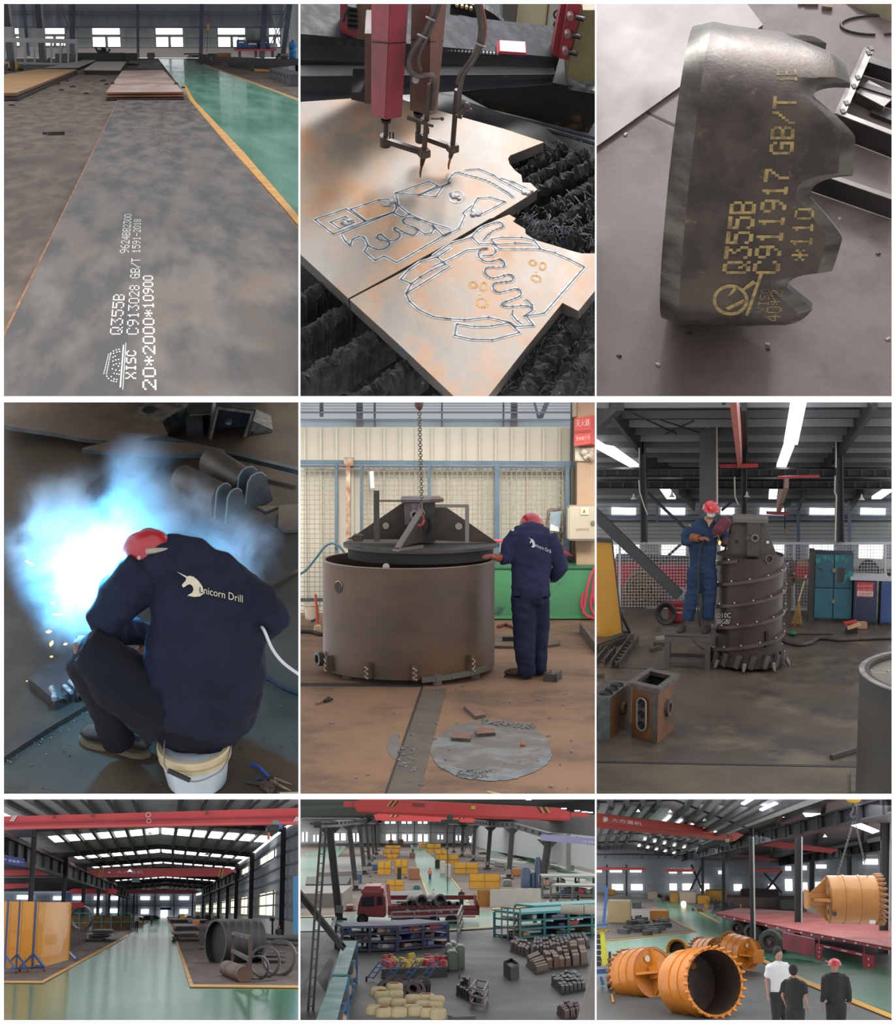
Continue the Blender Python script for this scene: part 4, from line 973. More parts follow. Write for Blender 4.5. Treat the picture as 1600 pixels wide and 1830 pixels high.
def jacket_logo(par,src,f,base0,base1,hgt,m,word='nicorn Drill',off=.004):
 mb=MB();tess(mb,[f(x,y)for x,y in HORN],src,off,3.0);o=mb.B('unicorn_emblem',m,par)
 mb=MB()
 vs,fs=glyphs(word);w=max(x for x,y in vs)
 pix=[(base0[0]+(base1[0]-base0[0])*x/w,base0[1]+(base1[1]-base0[1])*x/w-y*hgt)for x,y in vs]
 mb.add(drape(src,pix,off),fs);mb.B('lettering',m,par)
def bay4():
 c=Cell(BOX[4],270,-748,(355,1400),7.3);use(c);k=7.3/F
 rnd=random.Random(8)
 fl=mat((80,70,58),(100,87,71),2.2,rg=.6,c3=(58,51,44),sc3=1.5,bump=.0015,bsc=14,spec=.25)
 ground('floor',[(-300,640),(900,640),(900,1500),(-300,1500)],fl)
 ground('trim_34',[(8,1236),(8,1238),(50,1252),(50,1250)],mat((30,28,26)),z=.001,th=.001)
 # raised plate whose edge crosses the lower left
 t=thing('floor_plate','flat steel plate under the welded part, its dark edge crossing the lower left corner','steel plate',G(60,1300))
 MB().prism([G(u,v,.03)for u,v in[(-40,1385),(8,1352),(88,1300),(172,1250),(534,1015),(560,995),(560,900),(-100,1100)]],(0,0,-.03)).B('plate_face',mat((84,73,62),(70,62,55),2.6,rg=.5,c3=(60,56,52),sc3=2,spec=.3),t)
 # rear plates on supports
 edge=mat((96,104,106),(70,78,82),9,rg=.5,metal=.2);top=mat((136,112,88),(112,94,76),3,rg=.55,c3=(92,80,68),sc3=2)
 for lb,pl,z,nm in(('large thin brown plate raised on supports at the back left of the welding bay',[(19,762),(103,774),(150,783),(199,788),(250,786),(300,775),(260,690),(-40,680),(-40,748)],.12,'back_plate'),
      ('rounded steel disc plate with a pale cut edge behind the smoke',[(146,803),(152,799),(165,796),(199,788),(250,786),(300,789),(350,794),(401,803),(398,807),(385,809),(340,811),(270,810),(200,806)],.13,'cut_plate')):
  t=thing(nm,lb,'steel plate',G(pl[0][0],pl[0][1]))
  MB().prism([G(u,v,z)for u,v in pl],(0,0,-.003)).B('plate_face',top,t)
  MB().prism([G(u,v,z-.0032)for u,v in pl],(0,0,-.028)).B('plate_edge',edge,t)
  for i in(2,len(pl)//2):
   p=G(pl[i][0],pl[i][1])+V((0,.15,0));MB().box(p-V((.05,.05,0)),p+V((.05,.05,z-.03))).B('support_block',mat((50,46,44)),t)
 tag(MB().prism([G(u,v,.1)for u,v in[(290,782),(300,780),(540,836),(540,842)]],(0,0,-.03)).B('flat_bar',edge),'long thin steel bar running right from behind the disc plate','steel bar')
 # welded boxes
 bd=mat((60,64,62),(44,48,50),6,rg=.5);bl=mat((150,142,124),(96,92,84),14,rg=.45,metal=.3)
 def holed(t,face,holes,m,nm='panel',d=(0,.02,0)):
  o=MB().prism(face,d).B(nm,m,t)
  a,b,dd=V(face[0]),V(face[1]),V(face[3]);n=(b-a).cross(dd-a).normalized();n=n if n.y<0 or n.z>.9 else-n
  for s_,t_,r in holes:
   p=a+(b-a)*s_+(dd-a)*t_
   MB().lathe([(0,.0005),(r*.8,.0005),(r,.003),(r,0)],c=p,ax=n,n=18).B('hole',mat((16,17,18),rg=.8),o)
 Yb=G(277,787).y
 t=thing('welded_box','dark welded box with round holes at the back, leftmost of the four','steel box',G(277,787))
 f0=[at(228,749,Yb+.08),at(275,756,Yb),at(277,787,Yb),at(232,783,Yb+.08)]
 f1=[at(275,756,Yb),at(334,721,Yb+.2),at(338,785,Yb+.2),at(277,787,Yb)]
 f2=[at(228,749,Yb+.08),at(275,756,Yb),at(334,721,Yb+.2),at(264,714,Yb+.3)]
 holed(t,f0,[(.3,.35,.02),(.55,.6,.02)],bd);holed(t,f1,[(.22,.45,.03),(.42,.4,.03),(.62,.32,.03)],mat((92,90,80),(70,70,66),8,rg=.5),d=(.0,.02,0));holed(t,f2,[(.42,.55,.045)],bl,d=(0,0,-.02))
 mb=MB();mb.bar(f1[0],f1[1],.02);mb.bar(f1[0],f1[3],.02);mb.B('weld_edge',bl,t)
 def frame_box(lb,q,Y,w,depth,inner):
  t=thing('welded_box',lb,'steel box',at(q[2][0],q[2][1],Y));P=[at(u,v,Y)for u,v in q];cc=sum(P,V((0,0,0)))/4
  for i in range(4):
   a,b=P[i],P[(i+1)%4];MB().hexa([a,b,b.lerp(cc,w),a.lerp(cc,w)],[p+V((0,.02,0))for p in(a,b,b.lerp(cc,w),a.lerp(cc,w))]).B('rim',bl,t)
   MB().hexa([a,b,b.lerp(cc,.06),a.lerp(cc,.06)],[p+V((0,depth,.0))for p in(a,b,b.lerp(cc,.06),a.lerp(cc,.06))]).B('wall',bd,t)
  MB().prism([p+V((0,depth,0))for p in P],(0,.01,0)).B('back',mat((34,38,42),(46,50,54),6,rg=.6),t)
  for s_,t_ in inner:p=P[0].lerp(P[1],s_)*(1-t_)+P[3].lerp(P[2],s_)*t_+V((0,depth-.01,0));MB().lathe([(0,0),(.02,0),(.026,.004)],c=p,ax=(0,-1,0),n=14).B('hole',bl,t)
 frame_box('open welded box behind the two larger ones, between them',[(338,740),(379,737),(372,790),(336,786)],Yb+.1,.14,.12,[(.45,.5),(.7,.45)])
 frame_box('tilted open welded box with a bright ground rim, third from the left',[(386,724),(458,733),(434,808),(370,792)],Yb-.05,.2,.16,[(.5,.6)])
 t=thing('welded_box','rightmost welded box with ground scratches and an oval hole','steel box',G(470,815))
 holed(t,[at(452,752,Yb),at(488,768,Yb),at(472,817,Yb),at(436,806,Yb)],[(.5,.42,.03),(.12,.35,.008),(.15,.7,.008)],mat((134,128,112),(84,82,76),16,rg=.45,st=(1,3,1)),d=(0,.2,0))
 # D-ended half barrels
 hb=mat((104,92,80),(88,80,72),4,rg=.5);de=mat((88,96,100),(70,76,80),6,rg=.5)
 def halfbarrel(lb,back,mid,r,D):
  t=thing('half_barrel',lb,'steel part',G(*mid));a=G(*back,.08);b=G(*mid,.08);d=(b-a).normalized();x=V((d.y,-d.x,0)).normalized()
  MB().loft([[p+x*(r*math.cos(q))+V((0,0,r*math.sin(q)*1.1))for q in[PI*j/12 for j in range(13)]]+[p-x*r+V((0,0,-.08)),p+x*r+V((0,0,-.08))]for p in(a,b)]).B('shell',hb,t,smooth=40)
  for s_ in(0.0,.045):
   c_=b+d*(.008+s_*1.5);mb=MB();w=D;pr=[(-w,-.08),(w,-.08),(w*.62,w*.9),(w*.35,w*1.22),(0,w*1.3),(-w*.35,w*1.22),(-w*.62,w*.9)]
   if s_ and D>.07:c_=b+d*.10;
   mb.prism([c_+x*q+V((0,0,h))for q,h in pr],d*.012);mb.B('end_plate',de,t)
   MB().tube([c_+x*q+V((0,0,h))+d*.006 for q,h in pr[1:]],.006,6).B('weld_bead',mat((150,154,152),rg=.5),t)
 halfbarrel('half-barrel trough with rounded end plates, left of the pair behind the smoke',(325,858),(398,893),.085,.08)
 halfbarrel('half-barrel trough with rounded end plates, right one beside the small flat plate',(378,826),(442,868),.085,.095)
 for lb,pl,z,th in(('small flat plate lying right of the half-barrels',[(456,904),(500,904),(476,914)],.015,.012),('notched steel plate at the right edge of the welding bay',[(498,903),(560,898),(560,945),(508,947),(497,937)],.05,.02),('lower thick plate under the notched one at the right edge',[(484,942),(497,937),(560,942),(560,952),(490,948)],.03,.03)):
  tag(MB().prism([G(u,v,z)for u,v in pl],(0,0,-th)).B('steel_plate',mat((122,104,84),(104,92,78),4,rg=.5)),lb,'steel plate')
 # part being welded
 t=thing('weldment','thick steel wedge with a short pipe stub and fresh white weld beads by the knee','steel part',G(90,1260))
 P=lambda u,v,z:G(u,v,z)
 a=[(50,1211),(98,1251),(160,1222),(150,1190),(120,1168)]
 MB().prism([P(u,v,.09)for u,v in a],(0,0,-.09)).B('block',mat((78,76,78),(62,62,66),5,rg=.5),t)
 pc=P(100,1238,.075);dr=(P(112,1262,.05)-pc).normalized()
 MB().wallring(.034,.026,-.03,.07,c=pc,ax=dr,n=24).B('pipe_stub',mat((120,110,108),(90,84,84),8,rg=.4,metal=.3),t)
 pc2=P(140,1230,.07);MB().wallring(.03,.022,-.03,.06,c=pc2,ax=dr,n=24).B('pipe_stub',mat((90,84,84),rg=.4,metal=.3),t)
 for q in([(92,1228),(96,1238),(97,1250)],[(115,1226),(122,1232),(128,1238)],[(125,1217),(134,1226),(146,1232)]):
  MB().tube(smoothpath([P(u,v,.1)for u,v in q],4),[.009+rnd.uniform(0,.006)for _ in range(9)],8).B('weld_bead',mat((200,200,198),(130,126,124),60,rg=.4),t)
 # bucket
 B0=G(353,1396);zt=at(357,1326,B0.y).z;r0,r1=.128,.15
 t=thing('bucket','white plastic bucket with a cream lid ring, used as a stool','bucket',B0)
 cb=B0;wh=mat((214,226,236),(196,210,222),5,rg=.4)
 MB().lathe([(0,0),(r0-.01,0),(r0,.012),(r1-.004,zt-.06),(r1-.004,zt)],c=cb,n=40).B('body',wh,t,smooth=40)
 MB().lathe([(r1-.004,zt-.062),(r1+.007,zt-.06),(r1+.007,zt-.045),(r1,zt-.04),(r1+.004,zt-.036),(r1+.01,zt-.03),(r1+.01,zt-.008),(r1+.004,zt),(r1-.012,zt),(r1-.014,zt-.012)],c=cb,n=40).B('lid_ring',mat((226,206,164),(210,190,150),6,rg=.4),t,smooth=30)
 MB().lathe([(r1-.013,zt-.014),(0,zt-.014)],c=cb,n=40).B('lid',wh,t)
 q=[at(u,v,B0.y-dy)for u,v,dy in((297,1310,.02),(293,1345,.1),(300,1377,.16),(345,1397,.18),(388,1382,.17),(405,1362,.12),(414,1330,.03))]
 h=MB().tube(smoothpath(q,5),.0035,6).B('wire_handle',mat((150,148,140),rg=.4,metal=.4),t)
 MB().cyl(q[2],q[3]-(q[3]-q[2])*.12,.011,n=12).B('grip',mat((24,26,28),rg=.5),h)
 # ---- the welder
 Y0=B0.y+.02
 t=thing('person','welder in navy jacket and red helmet seen from behind, seated on the white bucket','person',B0)
 J=lambda u,v,dy=0.0:at(u,v,Y0+dy)
 navy=mat((34,38,58),(28,30,48),6,rg=.85,bump=.0012,bsc=90,spec=.2);pant=mat((28,28,36),(22,23,32),6,rg=.85,bump=.001,bsc=90,spec=.2)
 body=MB();up=(0,-1,.3)
 body.tube([J(345,1262),J(360,1150,.08),J(340,1040,.2),J(300,985,.3)],[.16,.17,.15,.06],12,up=up,fl=.6)
 body.ball(J(268,985,.36),.095,16,12,(.85,1,1.1))
 for pts,rr in(([J(250,1020,.25),J(185,1100,.2),J(235,1140,.4),J(262,1142,.47)],[.05,.045,.035,.028]),([J(445,1055,.2),J(492,1095,.12),J(430,1130,.3)],[.05,.045,.035]),
     ([J(280,1250),J(150,1155,.1),J(195,1300,.18)],[.08,.06,.04]),([J(330,1250),J(245,1180,.4),J(245,1310,.42)],[.08,.06,.04])):body.tube(pts,rr,10)
 hc=J(262,1142,.47)
 for i in range(5):a=V((.03*(i-2),0,0));body.tube([hc+a*.4,hc+a+V((.03,.03,-.02)),hc+a+V((.05,.03,-.05))],[.012,.01,.008],6)
 organic(body,.012,3).B('body',mat((150,112,92),(140,100,84),8,rg=.6),t)
 jk=MB()
 jk.tube([J(352,1318,.03),J(356,1275,.0),J(366,1200,.03),J(366,1120,.08),J(350,1050,.15),J(318,1000,.25),J(296,978,.3)],[.17,.245,.262,.24,.2,.13,.075],20,up=up,fl=.62)
 jk.tube([J(225,1040,.24),J(290,1020,.2),J(390,1036,.17),J(452,1072,.16)],[.07,.12,.125,.085],14,up=up,fl=.7)
 jk.tube([J(262,1025,.22),J(222,1060,.18),J(186,1108,.14),J(200,1128,.2),J(262,1130,.34)],[.105,.105,.078,.07,.05],14)
 jk.tube([J(435,1065,.16),J(470,1085,.1),J(492,1104,.06),J(462,1128,.16),J(420,1130,.3)],[.1,.085,.062,.062,.05],14)
 jk.tube([J(300,988,.27),J(310,975,.3),J(322,982,.3)],[.06,.05,.04],12)
 jm=organic(jk,.009,5,amp=.012,freq=7,seed=2);jo=jm.B('jacket',navy,t,smooth=80)
 tr=MB()
 tr.tube([J(300,1262,.04),J(215,1215,.04),J(152,1150,.05),J(160,1180,.08),J(195,1255,.12),J(214,1325,.16)],[.17,.135,.085,.098,.092,.07],16)
 tr.tube([J(345,1262,.1),J(300,1230,.3),J(262,1180,.42)],[.14,.1,.08],14)
 tr.tube([J(345,1270,.05),J(330,1300,.05)],[.19,.17],14)
 organic(tr,.009,4,amp=.011,freq=6,seed=5).B('trousers',pant,t,smooth=80)
 tl=MB();tl.tube([J(215,1235,.42),J(235,1290,.38),J(246,1322,.36)],[.045,.062,.05],14);tl.tube([J(246,1310,.36),J(250,1330,.35)],[.055,.06],12)
 organic(tl,.008,3,amp=.004,seed=3).B('blue_legging',mat((24,50,226),(16,36,190),5,rg=.6),t,smooth=80)
 def shoe(toe,heel,w,m,sole):
  toe=V(toe);heel=V(heel);d=(heel-toe);L=d.length;d.normalize();x=V((-d.y,d.x,0)).normalized()
  mb=MB();mb.tube([toe+d*.02+V((0,0,.05)),toe+d*.06+V((0,0,.062)),toe+d*.13+V((0,0,.075)),toe+d*.2+V((0,0,.09)),heel+V((0,0,.08)),heel+d*.02+V((0,0,.06))],[w*.5,w*.88,w*.85,w*.85,w*.75,w*.5],14,up=(0,0,1),fl=[.7,.8,.9,1.2,1.2,1])
  organic(mb,.008,4).B('shoe',m,t,smooth=80)
  pr=[(0,.0),(.02,.6),(.07,.95),(.13,.9),(.18,.7),(L-.05,.85),(L,.6),(L+.025,0)]
  pl=[toe+d*a+x*w*b for a,b in pr]+[toe+d*a-x*w*b for a,b in reversed(pr[1:-1])]
  MB().prism([V((p.x,p.y,0.002))for p in pl],(0,0,.03)).B('sole',sole,t,bevel=.004)
 shoe(G(143,1322),G(262,1352),.052,mat((54,54,56),(40,40,42),8,rg=.42),mat((128,118,100),rg=.6))
 hardhat(t,J(266,990,.3),.112,(-.42,.25,.85),(-.8,.5,-.2),mat((206,34,44),(190,28,40),3,rg=.3,coat=.3))
 MB().tube(smoothpath([J(262,986,.2),J(280,984,.19),J(302,984,.2)],4),.012,8).B('helmet_strap',mat((186,176,150),rg=.6),t)
 fz=lambda x,y:(265+x/5.082,715+y/5.082)
 jacket_logo(t,jm,fz,(364.5,1061),(434,1077),13,mat((238,226,196),rg=.6),off=.006)
 mb=MB();bv=[(265+470/5.08,715+1700/5.08),(265+470/5.08,715+1745/5.08),(265+485/5.08,715+1752/5.08),(265+496/5.08,715+1745/5.08)];mb.tube(drape(jm,bv,.0075),.002,5);mb.B('emblem_line',navy,t)
 # cables and tools
 tag(MB().tube(smoothpath([at(u,v,Y0+y)for u,v,y in((466,1118,.05),(473,1128,.0),(487,1160,-.03),(508,1186,-.06),(545,1212,-.1))],5),.007,8).B('torch_cable',mat((236,236,240),rg=.4)),'white torch cable hanging from the right elbow to the floor edge','cable')
 tag(MB().tube(smoothpath([G(470,1208,.015),G(487,1216,.015),G(510,1230,.015),G(550,1244,.015)],4),.012,8).B('black_cable',mat((28,30,34),rg=.6)),'thick black cable on the floor right of the welder','cable')
 t=thing('pliers','blue-handled needle-nose pliers lying on the floor at the lower right','pliers',G(485,1393))
 z=.02
 for q,r in(([(449,1366),(462,1371),(474,1383),(484,1393)],.008),([(458,1392),(470,1391),(484,1394)],.007)):
  MB().tube(smoothpath([G(u,v,z)for u,v in q],4),r,8).B('handle',mat((24,84,176)if r==.008 else(40,60,90),rg=.4),t)
 for q in([(484,1391),(500,1395),(522,1402)],[(484,1395),(496,1402),(520,1413)]):
  MB().tube([G(u,v,z)for u,v in q],[.011,.008,.002],8).B('jaw',mat((190,176,140),(120,108,86),30,rg=.35,metal=.4),t)
 mb=MB();p=G(485,1393,z);mb.cyl(p-V((0,0,.01)),p+V((0,0,.012)),.013);mb.B('pivot',mat((60,58,56),rg=.4),t)
 t=thing('hammer','small hammer with a worn square head at the bottom right corner','hammer',G(480,1412))
 MB().cbox(G(478,1406,.02),(.07,.035,.035),rz=-.9).B('head',mat((110,92,78),(76,66,60),20,rg=.45,metal=.3),t,bevel=.005)
 MB().tube([G(441,1397,.012),G(470,1401,.015)],.009,8).B('handle',mat((50,54,48),rg=.7),t)
 tag(MB().tube([G(500,1418,.008),G(560,1417,.008)],.006,6).B('welding_rod',mat((200,190,170),rg=.5)),'pale rod on the floor at the bottom right corner','rod')
 # grit
 mb=MB()
 for i in range(130):
  if i<60:s_=rnd.random();p=G(10+155*s_+rnd.uniform(-5,5),1356-97*s_+rnd.uniform(2,14))
  else:p=G(rnd.uniform(10,530),rnd.uniform(1180,1418))
  mb.ball(p+V((0,0,.003)),rnd.uniform(.002,.006),5,3)
 tag(mb.B('grit',mat((70,68,66),(150,150,152),40,rg=.6)),'scattered grit and spatter on the floor around the welder','grit',kind='stuff')
 # sparks, arc and smoke
 og=mat((255,150,70),emit=9)
 for i,(u,v,w,a)in enumerate([(87,1129,9,0),(92,1150,10,1.1),(92,1173.5,5,0),(94.5,1283,8,.2),(21.5,1296,10,-.6),(117,1151,6,.2),(18,1314,2,0),(48,1217,2.5,0),(94,1078,4,.3)]):
  p=at(u,v,Y0-.05 if v<1260 else G(u,v).y-.02);d=V((math.cos(a),0,math.sin(a)))*w*k/2;mb=MB();mb.tube([p-d,p,p+d],[w*k*.12,w*k*.3,w*k*.12],8)
  tag(mb.B('spark',og),'glowing orange welding spark in the air left of the knee' if v<1260 else 'glowing orange spark just above the floor at lower left','spark','welding sparks')
 for u,v,w in((53,1006,14),(103,1098,16)):
  p=at(u,v,Y0-.1);d=V((1,0,-.8 if u<60 else-.1)).normalized()*w*k/2;tag(MB().tube([p-d,p+d],[.0025,.002],6).B('spark',mat((250,252,255),emit=7)),'white streaking spark at the left side of the smoke','spark','white sparks')
 ac=at(196,1092,Y0+.42)
 tag(MB().ball(ac,.02,12,8).B('welding_arc',mat((200,236,255),emit=60)),'blinding white arc hidden behind the forearm','arc')
 l=bpy.data.lights.new('arc_light','POINT');l.energy=ARC;l.color=(.07,.48,1.0);l.shadow_soft_size=.03
 o=bpy.data.objects.new('arc_light',l);COL.objects.link(o);o.matrix_basis=Matrix.Translation(at(165,1010,Y0+.42));C.tops.append(o)
 smoke()
 finish(c)
ARC=190
def smoke():
 Y0=G(353,1396).y;cen=at(225,1010,Y0+.55)
 o=MB().ball(cen,1.0,24,16,(.72,.42,.62)).B('smoke',None,base=cen)
 m=bpy.data.materials.new('smoke');m.use_nodes=True;nt=m.node_tree;N=nt.nodes;L=nt.links;N.clear()
 out=N.new('ShaderNodeOutputMaterial');vs=N.new('ShaderNodeVolumeScatter');L.new(vs.outputs[0],out.inputs['Volume'])
 vs.inputs['Color'].default_value=(.85,.95,1,1);vs.inputs['Anisotropy'].default_value=0.0
 tc=N.new('ShaderNodeTexCoord')
 def noise_(s,d,off):
  mp=N.new('ShaderNodeMapping');mp.inputs['Location'].default_value=off;n=N.new('ShaderNodeTexNoise');n.inputs['Scale'].default_value=s;n.inputs['Detail'].default_value=d;n.inputs['Roughness'].default_value=.62;n.inputs['Distortion'].default_value=.6
  L.new(tc.outputs['Object'],mp.inputs[0]);L.new(mp.outputs[0],n.inputs['Vector']);return n.outputs['Fac']
 def math_(op,a,b):
  n=N.new('ShaderNodeMath');n.operation=op
  for i,x in enumerate((a,b)):
   if isinstance(x,(int,float)):n.inputs[i].default_value=x
   else:L.new(x,n.inputs[i])
  return n.outputs[0]
 tot=None
 for(u,v,dy),r,w in(((150,1020,.42),.34,1.0),((130,960,.5),.36,.55),((235,915,.6),.27,.9),((60,940,.5),.2,.28),((250,840,.6),.2,.35),((410,985,.55),.3,.30),((330,900,.6),.2,.2),((120,1100,.4),.2,.5)):
  p=at(u,v,Y0+dy)-cen
  d=N.new('ShaderNodeVectorMath');d.operation='DISTANCE';L.new(tc.outputs['Object'],d.inputs[0]);d.inputs[1].default_value=p
  f=N.new('ShaderNodeMapRange');f.interpolation_type='SMOOTHSTEP';L.new(d.outputs['Value'],f.inputs[0]);f.inputs[1].default_value=r;f.inputs[2].default_value=0.0;f.inputs[3].default_value=0;f.inputs[4].default_value=w
  tot=f.outputs[0]if tot is None else math_('ADD',tot,f.outputs[0])
 nz=noise_(4.5,8.0,(3,1,7));e=N.new('ShaderNodeMapRange');L.new(nz,e.inputs[0]);e.inputs[1].default_value=.44;e.inputs[2].default_value=.64;e.inputs[3].default_value=0.03;e.inputs[4].default_value=2.0
 L.new(math_('MULTIPLY',math_('MULTIPLY',tot,e.outputs[0]),9.0),vs.inputs['Density'])
 o.data.materials[0]=m
 tag(o,'billowing blue-lit welding smoke rising left of and behind the welder','smoke',kind='stuff')
if want(4):bay4()
# ================================================================ bay 5: drum under a hoisted lid, worker
def chain(par,a,b,n,w,m,name='chain_link'):
 a=V(a);b=V(b);d=(b-a)/n;L=d.length;dn=d.normalized();x=V((1,0,0));y=V((0,1,0))
 mb=MB()
 for i in range(n):
  c_=a+d*(i+.5);s=x if i%2 else(x*.35+y).normalized()
  pts=[c_+s*(w*math.cos(q))+dn*(L*.62*math.sin(q))for q in[2*PI*j/10 for j in range(11)]]
  mb.tube(pts,w*.28,5,caps=False)
 return mb.B(name,m,par)
def thhand(mb,wr,tip,palm_n,s=1.0,curl=.5):  # palm, four fingers and a thumb growing from a wrist
 wr=V(wr);d=(V(tip)-wr).normalized();n=V(palm_n);n=(n-d*n.dot(d)).normalized();x=d.cross(n)
 mb.tube([wr,wr+d*.045*s,wr+d*.09*s],[.026*s,.04*s,.038*s],10,up=n,fl=.45)
 for i,(o,L)in enumerate(((-.03,.062),(-.01,.072),(.011,.068),(.03,.052))):
  a=wr+d*.088*s+x*o*s;b=a+(d*(1-curl*.4)+n*curl*.6).normalized()*L*.5*s;e=b+(d*(1-curl)+n*curl).normalized()*L*.5*s
  mb.tube([a-d*.02*s,a,b,e],[.009*s,.0095*s,.009*s,.007*s],8)
 a=wr+d*.03*s-x*.034*s;mb.tube([a+x*.015*s,a-x*.012*s+d*.02*s,a-x*.018*s+d*.045*s+n*.012*s],[.012*s,.011*s,.008*s],8)
def bay5():
 c=Cell(BOX[5],770,665,(940,1212),16.9);use(c);k=16.9/F
 rnd=random.Random(21)
 fl=mat((166,130,103),(142,112,92),.9,rg=.6,c3=(114,98,86),sc3=.9,edge3=(.5,.7),bump=.002,bsc=9,spec=.12)
 ground('floor',[(420,1095),(1200,1095),(1300,1500),(300,1500)],fl)
 dkl=mat((46,42,40),rg=.8)
 ground('trim_40',[(530,1220),(756,1222),(756,1227),(530,1225)],dkl,z=.004,th=.003)
 ground('trim_41',[(756,1232),(798,1230),(748,1425),(688,1425)],mat((108,100,92),(128,114,98),2,rg=.55,c3=(84,82,80),sc3=2,spec=.2),z=.004,th=.003)
 ground('trim_42',[(753,1228),(756.5,1228),(689,1425),(685,1425)],dkl,z=.006,th=.003)
 def ell(cx,cy,rx,ry,j=0,a0=0,a1=2*PI,n=40):return[(cx+(rx+rnd.uniform(-j,j))*math.cos(a0+(a1-a0)*i/n),cy+(ry+rnd.uniform(-j,j)*.5)*math.sin(a0+(a1-a0)*i/n))for i in range(n)]
 tag(ground('dust_patch',ell(878,1340,108,53,2),mat((118,112,104),(128,108,92),2.2,rg=.7,c3=(142,146,146),sc3=2.4,edge3=(.46,.6)),z=.003,th=.002,kind=None),'large round patch of grey grinding dust on the brown floor','dust patch')
 tag(ground('dust_ring',ell(878,1340,110,55,3,.1,2.9)+list(reversed(ell(878,1338,96,44,3,.1,2.9))),mat((140,146,148),(120,122,122),5,rg=.7),z=.006,th=.002,kind=None),'pale crescent of filings around the lower rim of the round dust patch','dust patch')
 tag(ground('dust_patch',ell(712,1334,20,24,1,1.3,4.9,20),mat((122,114,106),(132,124,116),3,rg=.7),z=.003,th=.002,kind=None),'small half-round grey dust patch left of the floor channel','dust patch')
 mb=MB()
 for i in range(240):
  q=rnd.random()
  if q<.4:u,v=820+rnd.random()*55,1377+rnd.random()*14+(rnd.random()-.5)*4
  elif q<.7:u=862+rnd.random()*95;v=1290+(u-862)*.12+rnd.uniform(-4,4)
  elif q<.85:u,v=rnd.uniform(712,745),rnd.uniform(1335,1385)
  else:u,v=rnd.uniform(560,1055),rnd.uniform(1225,1415)
  mb.cbox(G(u,v)+V((0,0,.01)),(rnd.uniform(.008,.05),rnd.uniform(.006,.016),.01),rz=rnd.random()*3)
 tag(mb.B('metal_shavings',mat((172,172,170),(110,108,104),30,rg=.5)),'scattered metal shavings over the floor and dust patch','shavings',kind='stuff')
 # --- back wall and lattice
 yw=G(770,1098).y;P=lambda u,v,dy=0:at(u,v,yw+dy);kw=yw/F
 cream=mat((232,222,202),(222,212,192),.6,rg=.6)
 mb=MB();mb.box(P(500,1105,.4),P(1140,763,.5));w=struct('wall_back',mb,cream)
 ribs=mat((220,211,192),rg=.6);mb=MB()
 for i in range(23):
  a=P(547+i*28.2,1105,.37);mb.bar(a,V((a.x,a.y,P(0,765,.4).z)),.03,.04,up=(0,1,0))
 mb.B('rib',ribs,w)
 mb=MB();mb.box(P(500,770,4),P(1140,690,4.1));struct('wall_back',mb,mat((224,230,236),(206,214,222),.4,rg=.7))
 mb=MB();mb.box(P(500,765,1.2),P(1025,748,1.3));struct('wall_back',mb,mat((196,212,226),rg=.6))
 bl=mat((92,118,134),(74,98,116),2,rg=.5,c3=(120,110,92),sc3=3,edge3=(.6,.7));gb=mat((120,132,146),rg=.5)
 mb=MB()
 for v,th in((721,1),(725.5,1),(731,1),(737,3.6),(750,2)):mb.bar(P(500,v,1),P(1024,v,1),.05,th*kw)
 struct('beam',mb,gb)
 for u,w_,b in((643,12,763),(919,12,762),(575,7,745),(670,4,763),(790,3,763),(900,3,763)):mb=MB();mb.bar(P(u,b,1.1),P(u,700,1.1),w_*kw,.1,up=(0,1,0));struct('column',mb,mat((128,126,136),rg=.6))
 mb=MB();mb.bar(P(960,762,1.5),P(980,714,1.5),8*kw,.1,up=(0,1,0));mb.bar(P(955,718,1.5),P(966,762,1.5),4*kw,.1,up=(0,1,0));struct('beam',mb,mat((110,112,122),rg=.6))
 t=thing('mesh_fence','blue-framed wire mesh partition behind the drum and worker','fence',P(770,1098))
 for u,w_ in((601.5,5),(646,4.5),(767,5.5),(888.5,9),(1013.5,7)):MB().bar(P(u,1104),P(u,828),w_*kw,.1,up=(0,1,0)).B('post',bl,t)
 MB().bar(P(500,826),P(1110,829),8*kw,8*kw).B('rail',bl,t);MB().bar(P(500,833),P(1110,836),4*kw,4*kw).B('rail',mat((64,90,110),rg=.5),t)
 MB().bar(P(500,1072),P(602,1072),8*kw,6*kw).B('rail',mat((74,78,76),rg=.5),t)
 wire=mat((156,150,130),rg=.6)
 for a,b in((537,600),(650,764),(772,884),(896,1010)):
  mb=MB();u=a-20 if a==537 else a
  while u<b:mb.bar(P(u,1098,.05),P(u,836,.05),.009,up=(0,1,0));u+=9.1
  v=842
  while v<1098:mb.bar(P(a-(20 if a==537 else 0),v,.05),P(b,v,.05),.009);v+=8.6
  mb.B('wire_panel',wire,t)
 mb=MB();mb.bar(P(622.5,1100,-.12),P(622.5,826,-.12),8*kw,.12,up=(0,1,0));mb.bar(P(615,825,-.12),P(632,825,-.12),.16,.1);tag(mb.B('rusty_post',mat((150,104,74),(206,190,168),7,rg=.7)),'rusty flaking steel post left of the drum','post')
 tag(MB().tube([P(664,842,-.1),P(666,872,-.1)],.03).B('fluorescent_tube',mat((244,248,250),rg=.3)),'short white tube hanging on the mesh above the drum','tube')
 area('wall_fill',at(770,700,yw-3),P(770,930),6,62,(1,.98,.94),sy=.6,spread=56)  # added lamp just above the view, brightening the cream wall
 # brick-coloured column with boxes
 mb=MB();mb.box(P(1030,1104,-.3),P(1120,690,.4));struct('column',mb,mat((196,162,128),(176,144,114),1.2,rg=.6))
 mb=MB();mb.box(P(1019,1104,-.05),P(1023,690,.1));struct('column',mb,mat((52,60,60),rg=.5))
